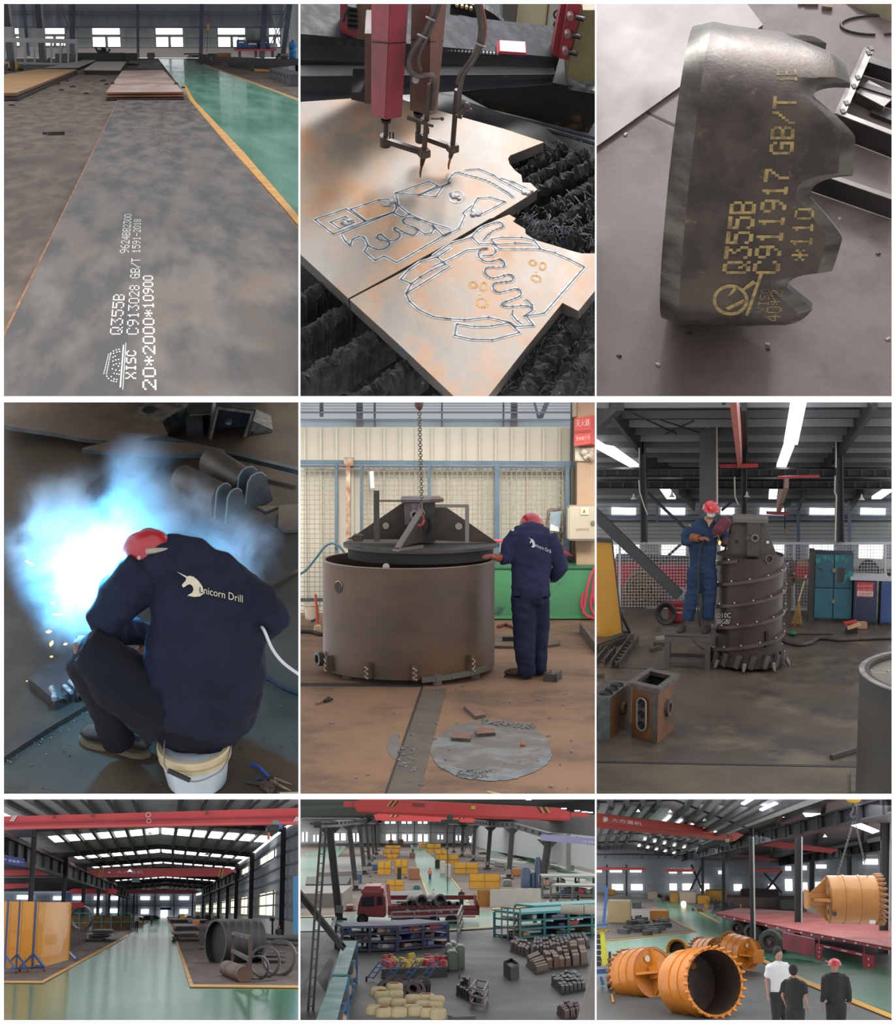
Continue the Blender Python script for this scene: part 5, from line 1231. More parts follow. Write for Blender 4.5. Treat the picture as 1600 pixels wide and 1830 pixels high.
 mb=MB();mb.box(P(1023,830,0),P(1030,690,.1));mb.tube([P(1027,700,-.3),P(1027,745,-.3)],.03);struct('column',mb,mat((188,168,144),rg=.5))
 red=mat((226,84,74),(212,70,62),2,rg=.45);wt=mat((244,196,184),rg=.5)
 t=thing('fire_extinguisher_box','red fire extinguisher box with white characters fixed high on the column','box',P(1045,797,-.55))
 a=P(1026.5,797,-.55);b=P(1056,793,-.6);kk=(yw-.6)/F
 mb=MB();z1=P(0,743,-.6).z;zl=P(0,748,-.55).z;mb.hexa([a,b,P(1075,798,-.3),P(1040,797,-.2)],[V((a.x,a.y,zl)),V((b.x,b.y,z1)),P(1075,742,-.3),P(1040,748,-.2)]);mb.B('case',red,t)
 MB().bar(P(1026.5,772,-.57),P(1056,769.5,-.62),.01,.03).B('seam',mat((180,60,50)),t)
 for s_,u0,v0,h,dv in(('灭火器',1029.5,763,12,-.1),('生命高于天',1030,788,7.5,-.1)):
  w_=textw(s_);sx_=(24.5/w_)/h;MB().text(s_,lambda x,y:P(u0+x*h*sx_,v0-y*h+x*h*sx_*dv,-.63-.0*x),.004,(0,-1,0)).B('lettering',wt,t)
 mb=MB();mb.box(P(1028,824,-.35),P(1060,800,-.3));mb.tube([P(1045,820,-.4),P(1052,814,-.4),P(1060,822,-.4)],.04);mb.ball(P(1044,808,-.4),.05);tag(mb.B('hand_wash_dispenser',mat((222,206,184),(150,130,112),9,rg=.5)),'stained white fitting mounted under the red box','fitting')
 t=thing('electric_box','beige electric cabinet with a yellow warning triangle on the column','electric cabinet',P(1040,966,-.6))
 MB().box(P(1015,966,-.6),P(1090,902,-.3)).B('case',mat((202,188,164),(190,176,152),2,rg=.5),t,bevel=.02)
 MB().box(P(1038,920,-.62),P(1052,907,-.61)).B('label_plate',mat((240,232,200),rg=.5),t)
 mb=MB();q=[P(1040.5,916,-.63),P(1048.5,916,-.63),P(1044.5,909,-.63)];mb.prism(q,(0,-.005,0));mb.B('warning_triangle',mat((222,190,40),rg=.5),t)
 MB().bar(P(1044.5,914.5,-.64),P(1044.5,911.5,-.64),.012,.006,up=(0,1,0)).B('bolt_sign',dkl,t)
 MB().cyl(P(1060,934,-.6),P(1060,934,-.64),.025,n=14).B('lock',mat((130,120,90),rg=.4,metal=.5),t)
 for i in range(6):MB().box(P(1030+i*4,947,-.61),P(1032.4+i*4,944,-.605)).B('marking',mat((196,150,128)),t)
 t=thing('mirror','small mirror with a twisted wire frame hanging on the mesh beside the helmet','mirror',P(992,950,-.1))
 MB().prism([P(983,948,-.12),P(1000,949,-.12),P(1004,913,-.12),P(985,915,-.12)],(0,.02,0)).B('glass',mat((176,178,184),(100,150,160),3,rg=.15),t)
 MB().prism([P(983,948,-.13),P(1000,950,-.13),P(998,942,-.13),P(984,936,-.13)],(0,.005,0)).B('reflection_card',mat((238,236,230),rg=.6),t)
 mb=MB();q=[P(u+rnd.uniform(-.8,.8),v+rnd.uniform(-.8,.8),-.1)for u,v in[(979,951),(979,935),(980,920),(982,912),(992,911),(1003,910),(1006,920),(1005,935),(1005,950),(992,950),(979,951)]];mb.tube(smoothpath(q,3),.02,6);mb.B('wire_frame',mat((150,138,112),(90,80,66),20,rg=.6),t)
 # green bench box, hoses, cable
 t=thing('green_box','long low green steel box with peeling dark patches behind the worker','box',P(975,1106,-.8))
 gy=G(975,1106).y-.1;gg=mat((84,156,104),(70,136,92),.8,rg=.55,c3=(66,92,74),sc3=.9,edge3=(.56,.58))
 MB().box(at(880,1106,gy),at(1120,1014,gy)+V((0,.8,0))).B('body',gg,t)
 MB().box(at(880,1106,gy-.01),at(1120,1100,gy-.0)).B('base_strip',mat((86,166,110),rg=.5),t)
 MB().box(at(880,1016,gy-.03),at(1120,1012,gy)+V((0,.8,0))).B('lid',mat((60,120,80),rg=.5),t)
 rh=mat((236,70,96),rg=.45)
 for i,q in enumerate([[(1066,1010),(1056,1030),(1050,1050),(1046,1075),(1042,1095)],[(1042,1060),(1040,1080),(1046,1098),(1058,1104),(1066,1106)],[(1058,1060),(1056,1080),(1060,1096),(1066,1102)],[(1066,1020),(1060,1050),(1062,1075),(1070,1090)]]):
  tag(MB().tube(smoothpath([at(u,v,gy-.1)for u,v in q],4),.018,6).B('red_hose',rh),'loop of red hose hanging over the right end of the green box','hose','red hose loops at the green box')
 for lb,q,m_,r in(('red hose running from the mesh to the right behind the worker',[(884,966),(905,967)],rh,.02),('red hose behind the worker, crossing toward the green box',[(1000,983),(1012,988),(1022,994)],rh,.02),('blue cable behind the worker\'s right arm',[(1000,984),(1015,995),(1030,1006)],mat((60,90,130)),.014),('dark cable bundle above the green box',[(1015,995),(1030,1001),(1050,1010)],dkl,.03),
      ('teal hose arching on the mesh at the left',[(530,1030),(548,1018),(566,996),(580,978),(593,971),(606,976),(617,990),(630,1010)],mat((44,92,108),rg=.4),.016)):
  tag(MB().tube(smoothpath([P(u,v,-.15)for u,v in q],5),r,6).B('hose',m_),lb,'hose')
 # --- drum
 c0=G(731,1188,.05);rad=154.5*c0.y/F;zt=at(731,998,c0.y).z
 t=thing('steel_drum','huge open rusty-brown steel drum with small welded blocks around its foot','steel drum',V((c0.x,c0.y,0)))
 dm=mat((98,80,70),(120,97,80),1.1,rg=.45,metal=.25,c3=(128,84,54),sc3=.8,edge3=(.52,.72),st=(1,1,1.8),spec=.4,bump=.0012,bsc=20)
 mb=MB();cc=V((c0.x,c0.y,0));mb.wallring(rad,rad-.03,.05,zt-.006,c=cc,n=120);mb.B('shell',dm,t)
 MB().wallring(rad+.001,rad-.031,zt-.006,zt,c=cc,n=120).B('rim',mat((176,164,152),rg=.4,metal=.3),t)
 def onring(u):x=at(u,1100,cc.y).x-cc.x;s_=max(-1,min(1,x/rad));return math.asin(s_)
 def dpos(u,v,off=0.0):
  th=onring(u);p=cc+V((math.sin(th)*(rad+off),-math.cos(th)*(rad+off),0));z=at(c.px(p)[0],v,p.y).z;return V((p.x,p.y,z)),th
 for u,v,r in((611,1049,11.5),):
  p,th=dpos(u,v,.002);n_=V((math.sin(th),-math.cos(th),0));MB().lathe([(0,0),(r*k,0),(r*k*.98,.001)],c=p,ax=n_,n=24).B('hole',mat((52,40,36),rg=.7),t)
  MB().lathe([(r*k*.9,.001),(r*k*1.05,.003)],c=p+V((0,0,-.004)),ax=n_,n=24,a0=.2,a1=2.4).B('hole_edge',mat((200,190,176),rg=.4),t)
 for u,vt,vb,w_ in((597,1172,1200,9),(666,1185,1213,10),(742,1187,1216,11),(835,1170,1201,10)):
  p,th=dpos(u,(vt+vb)/2,.03);q,_=dpos(u,vt);r_,_=dpos(u,vb);h=q.z-r_.z
  o=MB().cbox(p,(w_*k,.07,h),rz=th).B('welded_block',mat((112,92,74),(86,72,60),8,rg=.55),t,bevel=.006)
  mb=MB();e=V((math.cos(th),math.sin(th),0));n_=V((math.sin(th),-math.cos(th),0));pts=[p+n_*.045+e*(w_*k*.35*(1 if j%2 else-1))+V((0,0,h*(.3-j*.15)))for j in range(6)];mb.tube(pts,.008,5);mb.B('weld_bead',mat((206,184,150),rg=.5),o)
 p,th=dpos(580.5,1177,.02);n_=V((math.sin(th),-math.cos(th),0));MB().wallring(.075,.045,0,.06,c=p,ax=(n_+V((-.3,-.5,0))).normalized(),n=20).B('pipe_boss',mat((120,112,104),(80,74,70),9,rg=.4,metal=.3),t)
 mb=MB();pts=[dpos(u,1216+(v_-1216),.05)[0]for u,v_ in((753,1215),(775,1213),(800,1209),(830,1203),(862,1193))]
 for a,b in zip(pts[:-1],pts[1:]):mb.bar(a,b,.05,.05)
 mb.B('flat_bar',mat((112,106,96),rg=.5),t)
 for u,v in((782,1226),(620,1215),(850,1214)):MB().cbox(G(u,v)+V((0,.1,.05)),(.09,.16,.11)).B('support_block',mat((116,114,104),rg=.5),t,bevel=.01)
 p,th=dpos(693,1013,-.03);MB().ball(p+V((0,0,.0)),.035,12,8,(1,.4,1)).B('lifting_eye',mat((200,192,180),rg=.4),t)
 # --- lid assembly
 Yc=cc.y;t=thing('drum_lid','heavy welded drum lid with triangular gussets and a lilac centre block, hanging above the drum','drum lid',at(752,985,Yc))
 lm=mat((84,72,66),(104,90,80),2.6,rg=.5,metal=.2,c3=(120,88,66),sc3=2,edge3=(.55,.7));ld=mat((66,62,60),(84,80,76),3,rg=.5,metal=.2);lt=mat((150,142,134),rg=.45,metal=.2)
 L0=at(752,970,Yc);R_=139*Yc/F
 MB().lathe([(0,-.03),(R_,-.03),(R_,0),(0,0)],c=L0,n=64).B('flange_plate',ld,t,smooth=30)
 MB().lathe([(R_*.94,-.03),(R_*.94,-.14),(R_*.91,-.14)],c=L0,n=64).B('skirt',dkl,t)
 z0=L0.z
 def tri(pix,Y,th,m,nm='gusset',hole=None,dy=None):
  pts=[at(u,v,y)for(u,v),y in zip(pix,Y)]
  mb=MB();n_=(pts[1]-pts[0]).cross(pts[-1]-pts[0]).normalized();mb.prism(pts,n_*th);o=mb.B(nm,m,t)
  if hole:
   a=(pts[0]-pts[1]);f=at(hole[0],hole[1],sum(p.y for p in pts)/len(pts));nn=n_ if n_.y<0 else-n_
   num=(pts[0]-V((0,0,c.h))).dot(nn);r=c.ray(*hole[:2]).normalized();f=V((0,0,c.h))+r*(num/r.dot(nn))
   MB().lathe([(0,0),(hole[2]*k,0)],c=f+nn*.035,ax=nn,n=20).B('gusset_hole',mat((206,198,180),rg=.7),o)
 tri([(620,964),(640,953),(722,897),(727,897),(727,964)],[Yc-.02]*5,.025,lm,hole=(690,939,6))
 tri([(778,966),(778,906),(797,906),(888,969),(886,970)],[Yc-.02]*5,.025,lm,hole=(820,940,6.5))
 tri([(712,978),(753,912),(757,915),(757,968)],[Yc-R_*.95,Yc-.3,Yc-.2,Yc-.2],.025,lm)
 MB().bar(at(710,980,Yc-R_*.95),at(753,911,Yc-.3),.05,.03).B('gusset_edge',lt,t)
 MB().prism([at(701,981,Yc-R_),at(712,982,Yc-R_),at(757,976,Yc-.5),at(757,973,Yc-.3)],(0,0,-.02)).B('foot_plate',lt,t)
 MB().box(at(727,968,Yc-.2),at(778,898,Yc-.2)+V((0,.4,0))).B('hub_box',mat((72,66,66),(52,48,48),4,rg=.5),t)
 MB().prism([at(724,938,Yc-.23),at(752,936,Yc-.23),at(752,899,Yc-.23),at(722,899,Yc-.23)],(0,.02,0)).B('painted_panel',mat((150,134,140),(104,90,96),4,rg=.5,st=(4,1,.6)),t)
 mb=MB();p=at(742,920,Yc-.25);mb.wallring(9.5*k,5*k,-.04,.02,c=p,ax=(0,-1,0),n=24);mb.B('pin_boss',mat((176,164,168),rg=.4),t);MB().lathe([(0,0),(5*k,0)],c=p+V((0,.0,0)),ax=(0,-1,0)).B('pin_hole',dkl,t)
 MB().box(at(716,898,Yc-.28),at(788,893,Yc-.28)+V((0,.5,0))).B('top_plate',mat((142,124,134),(104,90,96),4,rg=.45),t)
 MB().box(at(770,897,Yc-.3),at(793,892,Yc-.3)+V((0,.2,0))).B('top_plate',mat((122,92,72),rg=.5),t)
 for a,b,w_,m_ in(((673.5,967),(673,877),10,ld),((835,970),(835,904),7,lt)):MB().bar(at(*a,Yc-.5),at(*b,Yc-.5),w_*k,w_*k,up=(0,1,0)).B('angle_post',m_,t)
 MB().bar(at(676,895,Yc-.45),at(716,895,Yc-.3),.02).B('rod',mat((132,110,90)),t);MB().bar(at(778,904,Yc-.5),at(838,904,Yc-.5),.04,.03).B('top_bar',lt,t)
 MB().box(at(630,968,Yc-.55),at(649,957,Yc-.55)+V((0,.2,0))).B('block',mat((72,56,48),rg=.6),t,bevel=.01)
 MB().tube([at(768,925,Yc-.3),at(772,940,Yc-.3),at(768,955,Yc-.3)],.03).B('hose_stub',dkl,t)
 # --- chain and hook
 yk=Yc-.75;t=thing('hoist_chain','steel hoist chain hanging down in front of the lid with a red hook','chain',at(752,930,yk))
 chain(t,at(749,705,yk),at(754,899,yk),42,3.1*k,mat((150,138,118),(84,72,62),30,rg=.45,metal=.5))
 MB().ball(at(749,722,yk),.045,10,8,(1,1,1.3)).B('shackle',mat((112,70,60),rg=.5),t)
 mb=MB();p=at(755,917,yk);mb.tube([p+V((4*k*math.cos(a),0,4*k*math.sin(a)))for a in[2*PI*j/14 for j in range(15)]],1.1*k,6);mb.tube([at(754,899,yk),at(754.5,912,yk)],1.2*k,6);mb.B('ring',mat((160,120,104),rg=.4,metal=.4),t)
 MB().tube(smoothpath([at(u,v,yk)for u,v in((755,921),(757.5,927),(757,934),(752,939),(746,938))],4),[1.2*k]*6+[2.1*k]*6+[1.5*k]*4+[.5*k],8).B('hook',mat((196,52,60),rg=.4),t)
 # --- bucket, stick, pliers, plates
 t=thing('paint_bucket','stained white bucket at the far left beside the drum','bucket',G(556,1108));p=G(556,1106);kk=p.y/F
 MB().lathe([(0,0),(10.5*kk,0),(12*kk,24*kk),(13.5*kk,25*kk),(13.5*kk,28*kk),(11.5*kk,28*kk),(11*kk,10*kk),(0,10*kk)],c=p,n=24).B('body',mat((222,208,182),(180,160,134),5,rg=.5),t)
 MB().tube([p+V((12*kk,0,25*kk)),p+V((14*kk,-.1,4*kk)),p+V((4*kk,-.3,2*kk))],.012,5).B('handle',dkl,t)
 t=thing('marker_pole','thin red pole standing in a pale foot left of the drum','pole',G(567,1126));p=G(568,1126);MB().cyl(p+V((0,0,.05)),at(564,1062,p.y),.016).B('pole',mat((222,84,66),rg=.4),t)
 MB().lathe([(0,0),(.05,0),(.045,.05),(.02,.07),(0,.07)],c=p).B('foot',mat((220,190,140),rg=.6),t)
 tag(MB().tube(smoothpath([G(530,1128,.02),G(560,1130,.02),G(575,1134,.02),G(600,1130,.02)],4),.025,6).B('cable',dkl),'dark cable on the floor behind the red pole','cable')
 t=thing('pliers','dark pliers lying open on the brown floor at left','pliers',G(580,1252))
 for a,b,m_ in(((565,1257),(580,1251),mat((150,130,112),rg=.4)),((579,1252),(588,1246),mat((90,40,36))),((579,1253),(594,1249),dkl)):MB().bar(G(*a,.02),G(*b,.02),.03,.02).B('jaw' if m_ is not dkl and a[0]==565 else 'handle',m_,t,bevel=.005)
 for i,(pl,lb)in enumerate([([(829,1261),(848,1258),(868,1276),(850,1280)],'longest cut steel plate lying above the dust patch'),([(808,1309),(843,1310),(841,1320),(807,1318)],'left cut plate with rusty top lying on the dust patch'),([(849,1304),(860,1299),(884,1302),(886,1309),(853,1311)],'right cut plate with rusty top lying on the dust patch')]):
  t=thing('cut_plate',lb,'steel plate',G(pl[0][0],pl[0][1]));z=.035
  MB().prism([G(u,v,z)for u,v in pl],(0,0,-.004)).B('top_face',mat((156,106,86),(134,96,80),8,rg=.6),t);MB().prism([G(u,v,z-.0045)for u,v in pl],(0,0,-z+.005)).B('cut_edge',mat((112,114,112),(84,84,82),20,rg=.5),t)
 t=thing('channel_offcut','short U-shaped steel offcut standing beside the worker\'s boots','offcut',G(988,1212));q=G(975,1211)
 for a,b in(((974,1210),(993,1212)),((993,1212),(1002,1205)),((974,1210),(984,1204))):MB().bar(G(*a,.04),G(*b,.04),.03,.08).B('flange',mat((84,78,70),(60,56,52),8,rg=.5),t)
 tag(MB().prism([G(u,v,.03)for u,v in[(884,1154),(960,1156),(1000,1150),(1001,1142),(985,1138),(885,1134)]],(0,0,-.03)).B('steel_plate',mat((120,96,80),(104,84,70),2,rg=.6)),'flat rounded steel plate on the floor behind the worker\'s legs','steel plate')
 tag(MB().prism([G(u,v,.12)for u,v in[(1036,1113),(1040,1112),(1090,1170),(1084,1176)]],(0,0,-.12)).B('angle_bar',mat((106,90,80),rg=.6)),'long steel angle bar on the floor at the right edge','steel bar')
 tag(MB().bar(G(898,1142,.05),G(925,1142,.05),.05,.05).B('flat_bar',dkl),'short dark bar on the plate behind the worker\'s legs','steel bar')
 tag(MB().tube([G(890,1120,.02),G(905,1116,.02),G(925,1123,.02)],.02).B('red_cable',mat((140,72,62))),'reddish cable on the floor before the green box','cable')
 tag(MB().bar(G(872,1415,.01),G(900,1421,.01),.02,.01).B('wood_strip',mat((220,196,150))),'pale wooden strip at the bottom edge','strip')
 tag(MB().ball(G(934.5,1331,.015),.022,8,6).B('orange_bead',mat((190,104,64))),'small orange bead lying on the dust patch','bead')
 # --- worker
 Y0=G(938,1213).y;J=lambda u,v,dy=0.0:at(u,v,Y0+dy);q=Y0/F
 t=thing('person','worker in navy suit and red helmet seen from behind, guiding the drum lid','person',G(938,1213));up=(0,-1,0)
 body=MB();body.tube([J(947,1055),J(948,1000),J(948,950,.08),J(950,935,.18)],[.14,.15,.09,.055],12,up=up,fl=.65);body.ball(J(950,935,.24),.085,16,12,(.85,1,1.05))
 body.tube([J(925,958),J(904,996,-.02),J(884,994,-.12)],[.045,.04,.03],10);body.tube([J(980,960),J(1004,1018),J(985,1040,.12)],[.045,.04,.03],10)
 body.tube([J(940,1070),J(936,1130),J(940,1200)],[.06,.055,.045],10);body.tube([J(955,1070),J(958,1130,.1),J(960,1195,.15)],[.06,.055,.045],10)
 organic(body,.016,3).B('body',mat((176,124,104),rg=.6),t,smooth=80)
 gl=MB();thhand(gl,J(888,996,-.1),J(872,993,-.16),(0,.3,-1),1.05,.5);gl.tube([J(893,997,-.06),J(884,995,-.12)],[.045,.036],10);organic(gl,.006,2).B('glove',mat((176,88,58),(140,70,48),12,rg=.7),t,smooth=80)
 nv=mat((58,62,94),(48,52,82),4,rg=.85,spec=.15,bump=.001,bsc=80)
 jk=MB();jk.tube([J(948,1064),J(949,1030),J(951,990),J(951,960,.03),J(951,944,.1),J(951,936,.14)],[.185,.19,.21,.21,.13,.075],20,up=up,fl=.62)
 jk.tube([J(922,955,.02),J(950,950,.03),J(980,957,.02)],[.075,.1,.075],14,up=up,fl=.8)
 jk.tube([J(925,955,.02),J(909,978,0),J(906,998,-.02),J(896,999,-.05)],[.09,.082,.07,.06],14);jk.tube([J(980,960,.02),J(996,990),J(1003,1014,0),J(988,1034,.12)],[.09,.078,.07,.055],14)
 jk.tube([J(915,1062),J(983,1062)],.03,8)
 jm=organic(jk,.012,4,amp=.013,freq=6,seed=9);jm.B('jacket',nv,t,smooth=80)
 tr=MB();tr.tube([J(936,1066),J(938,1120),J(938,1160,-.03),J(942,1206)],[.125,.115,.1,.085],14);tr.tube([J(962,1066,.05),J(964,1120,.1),J(962,1165,.12),J(963,1200,.15)],[.115,.1,.09,.075],14);tr.tube([J(930,1064),J(968,1064)],.12,12)
 organic(tr,.012,4,amp=.013,freq=6,seed=4).B('trousers',mat((48,51,76),(40,43,66),4,rg=.85,spec=.15),t,smooth=80)
 for toe,heel in(((903,1209),(950,1213)),((950,1206),(972,1206))):
  a=G(*toe);b=G(*heel);d=(b-a);mb=MB();mb.tube([a+V((0,0,.035)),a+d*.2+V((0,0,.05)),a+d*.6+V((0,0,.065)),b+V((0,0,.06))],[.03,.045,.05,.045],12,up=(0,0,1),fl=.9)
  organic(mb,.009,3).B('boot',mat((96,70,52),(76,56,44),12,rg=.7),t,smooth=80);MB().bar(a+V((0,0,.008)),b+V((0,0,.008)),.085,.02).B('sole',mat((64,50,42)),t,bevel=.006)
 hardhat(t,J(950,938,.2),.13,(0,.35,1),(0,1,-.3),mat((196,26,42),(180,22,38),3,rg=.3,coat=.3))
 MB().tube(smoothpath([J(938,936,.1),J(944,932,.1),J(952,930,.1),J(959,932,.1)],3),.016,6).B('helmet_strap',mat((206,200,184)),t)
 fz=lambda x,y:(947+(x-255)/5.082*.46,960+(y-1555)/5.082*.5)
 fz2=lambda x,y:(944.5+(x-255)*.0495,959.5+(y-1555)*.0815)
 jacket_logo(t,jm,fz2,(957.5,977),(985,989),6.2,mat((232,232,236),rg=.6),off=.01)
 finish(c)
if want(5):bay5()
# ================================================================ bay 6: hall with the spiral-ribbed drilling bucket
def onplane(u,v,p0,n):
 o=V((0,0,C.h));r=C.ray(u,v);return o+r*((p0-o).dot(n)/r.dot(n))
def roofslab(name,pix,p0,n,m,th=.1,kind=True,mb=None):
 mb=mb or MB();mb.prism([onplane(u,v,p0,n)for u,v in pix],(0,0,th));o=mb.B(name,m)
 if kind:o['kind']='structure'
 return o
def bay6():
 c=Cell(BOX[6],1330,500,(1335,1192),23.0);use(c);k=23.0/F
 rnd=random.Random(33)
 fl=mat((108,96,84),(78,70,65),.8,rg=.36,c3=(146,132,110),sc3=.7,edge3=(.5,.72),bump=.002,bsc=7,spec=.22)
 ground('floor',[(900,1004),(1760,1004),(1900,1500),(800,1500)],fl)
 ground('floor_slab',[(1000,1363),(1532,1372),(1532,1500),(960,1500)],mat((118,106,86),(98,88,74),.9,rg=.5,c3=(80,74,64),sc3=1,spec=.2),z=.004,th=.003)
 ground('trim_50',[(1060,1359),(1532,1368),(1532,1371),(1060,1362)],mat((34,32,32)),z=.006,th=.004)
 ground('trim_51',[(1060,1191),(1190,1195),(1190,1196.5),(1060,1192.5)],mat((52,48,46)),z=.004,th=.003)
 yw=G(1330,1008).y;P=lambda u,v,dy=0:at(u,v,yw+dy);kw=yw/F
 wall=mat((196,200,200),(182,188,190),.3,rg=.6);dk=mat((70,72,78),(58,60,66),.5,rg=.5);dk2=mat((56,57,60),(48,49,52),.5,rg=.5);blu=mat((120,132,152),rg=.5)
 mb=MB();mb.box(P(1040,1010),P(1620,888)+V((0,.2,0)));w=struct('wall_back',mb,wall)
 mb=MB()
 for i in range(17):mb.bar(P(1040,1004-i*7,-.02),P(1620,1004-i*7,-.02),.02,.6*kw)
 mb.B('siding_line',mat((150,156,162)),w)
 glow=mat((250,252,255),emit=1.6)
 for i,(a,b,y0,y1)in enumerate([(1093,1137,907,920),(1181,1225,907,920),(1288,1313,907,920),(1358,1402,908,920),(1447,1492,908,920),(1538,1583,908,920),(1092,1143,973,998),(1182,1226,973,998),(1288,1330,973,998),(1350,1402,973,998),(1446,1490,973,998),(1535,1579,973,998)]):
  mb=MB();mb.box(P(a,y1,-.06),P(b,y0,-.03));w=struct('window_%d'%(20+i),mb,glow)
  mb=MB()
  for u in((a+b)/2,):mb.bar(P(u,y1,-.08),P(u,y0,-.08),.5*kw,up=(0,1,0))
  mb.bar(P(a,y0,-.08),P(b,y0,-.08),.8*kw);mb.bar(P(a,y1,-.08),P(b,y1,-.08),.8*kw);mb.B('window_frame',blu,w)
 mb=MB();mb.bar(P(1040,924,-.2),P(1620,924,-.2),.1,5.5*kw);struct('beam',mb,blu)
 mb=MB();mb.bar(P(1040,896,-.2),P(1620,896,-.2),.1,3*kw);struct('beam',mb,blu)
 mb=MB();mb.bar(P(1040,931,-.2),P(1620,931,-.2),.1,1.5*kw);struct('beam',mb,dk)
 mb=MB();mb.box(P(1040,1010,-.05),P(1620,1000,-.04));struct('baseboard_back',mb,mat((212,208,200)))
 for u,b,t_,w_,dy in((1519,1010,888,6,-.3),(1428,1010,888,4,-.25),(1175,935,888,4,-.25),(1425,1000,888,2,-.3)):mb=MB();mb.bar(P(u,b,dy),P(u-(0 if u<1500 else 1),t_,dy),w_*kw,up=(0,1,0));struct('column',mb,blu)
 # roof
 p0=P(1330,890);pn=at(1330,719,yw*.79);n=(pn-p0).cross(V((1,0,0))).normalized()
 rm=mat((98,100,100),(84,86,88),.5,rg=.5,st=(1,4,1))
 roofslab('ceiling',[(1000,893),(1660,893),(1700,690),(960,690)],p0,n,rm,.15)
 R=lambda u,v,d=.12:onplane(u,v,p0-V((0,0,d)),n)
 for i,v in enumerate([722,741,757,770,782,793,802,811,819,826,833,878,884,889]):
  mb=MB();mb.bar(R(1000,v),R(1660,v-(3 if v<760 else 0)),.1,.12);struct('beam',mb,mat((84,86,90),rg=.45)if i%2 else mat((140,142,144),rg=.4))
 skyl=mat((252,253,255),emit=1.9)
 for i,q in enumerate([[(1417,700),(1446,700),(1426,795),(1401,795)],[(1401,798),(1420,798),(1405,836),(1388,836)],[(1060,786),(1082,800),(1098,803),(1144,836),(1128,836),(1066,802)],[(1376,872),(1391,872),(1388,892),(1374,892)],[(1178,872),(1193,872),(1208,892),(1192,892)],[(1588,872),(1604,872),(1575,892),(1558,892)]]):
  mb=MB();mb.prism([R(u,v,.3 if i!=9 else 0)for u,v in q],(0,0,.05));struct('window_%d'%(40+i),mb,skyl)
 for a,b,w_ in(((1095,732),(1149,800),9),((1564,716),(1503,800),10),((1150,818),(1198,836),7),((1500,800),(1468,836),8),((1215,872),(1242,900),4),((1440,872),(1428,900),4),((1545,872),(1520,900),4),((1330,719),(1335,880),10),((1062,760),(1108,719),16)):
  mb=MB();mb.bar(R(*a,.2),R(*b,.2),w_*kw*.7,.25);struct('beam',mb,dk2)
 mb=MB()
 for a,b in(((1180,750),(1250,773)),((1190,775),(1240,752)),((1125,736),(1210,775))):mb.bar(R(*a,.2),R(*b,.2),.02)
 struct('beam',mb,dk2)
 # crane girders across, columns
 yg=yw*.86
 for v,w_ in((844,15),(865,14)):
  yy=yg if v<850 else yg*1.04;kk=yy/F
  mb=MB();mb.ibeam(at(1040,v,yy),at(1620,v,yy),.3,w_*kk,.1);o=struct('beam',mb,dk)
  mb=MB()
  for i in range(24):u=1058+i*23+(0 if v<850 else 10);mb.bar(at(u,v+w_*.42,yy-.12),at(u,v-w_*.42,yy-.12),.03,.03,up=(0,1,0))
  mb.B('stiffener',dk2,o)
 for(ub,vb),(ut,vt),w_,yy in(((1152,968),(1148,790),12,yg*.99),((1502,968),(1500,785),13,yg*.99),((1330,925),(1331,719),10,yg*.99)):
  kk=yy/F;mb=MB();mb.ibeam(at(ub,vb,yy),at(ut,vt,yy),.2,w_*kk,.2,up=(1,0,0));struct('column',mb,dk)
 yc=G(1266,1110).y;kk=yc/F;mb=MB();mb.bar(G(1266,1110),at(1266,700,yc),30*kk,.2,up=(0,1,0));col=struct('column',mb,mat((84,84,84),(76,76,77),.8,rg=.5))
 MB().cyl(at(1282,915,yc-.1),at(1282,700,yc-.1),1.6*kk).B('conduit',mat((216,210,196),rg=.4),col)
 t=thing('flood_light','small flood light with a curled cable fixed high on the large grey column','lamp',at(1260,745,yc-.15))
 MB().box(at(1254,748,yc-.25),at(1266,734,yc-.12)).B('head',mat((176,174,164),rg=.4),t,bevel=.01);MB().box(at(1253,736,yc-.27),at(1267,731,yc-.1)).B('bracket',dk2,t)
 MB().tube(smoothpath([at(u,v,yc-.15)for u,v in((1252,738),(1248,750),(1248,758),(1254,759),(1259,751))],4),.012,5).B('cable',mat((170,170,170)),t)
 tag(MB().box(at(1264.5,764,yc-.14),at(1268.5,757,yc-.11)).B('switch_box',mat((206,204,190))),'tiny pale switch box on the grey column below the flood light','box')
 for q,r in(([(1143,800),(1143,836)],1.4),([(1142,858),(1144,880),(1152,905),(1158,920)],1.3),([(1313,852),(1314,888),(1320,902)],1.4),([(1495,790),(1494,836)],1.5),([(1493,850),(1492,880),(1495,886),(1493,968)],1.4)):
  tag(MB().tube([at(u,v,yg*.975)for u,v in q],r*kw*.8,6).B('drain_pipe',mat((206,202,184),rg=.4)),'pale pipe running down a dark column of the crane girder','pipe','pale pipes on the crane columns')
 # braces
 for a,b,w_,y_ in(((1050,905),(1215,1065),15,yg*.93),((1157,880),(1225,945),4,yg),((1178,1008),(1218,972),4,yg),((1290,912),(1316,890),4,yg)):
  mb=MB();mb.ibeam(at(*a,y_),at(*b,y_),.16,w_*y_/F,.14,up=(0,1,0))if w_>10 else mb.bar(at(*a,y_),at(*b,y_),w_*y_/F,.1,up=(0,1,0));struct('beam',mb,dk)
 # cranes and hoists
 sal=mat((226,128,112),(212,116,102),1,rg=.45);rd=mat((200,52,58),rg=.45)
 t=thing('bridge_crane','salmon-red crane girder pointing toward the viewer high above the drilling bucket','crane',at(1318,832,yg*.9))
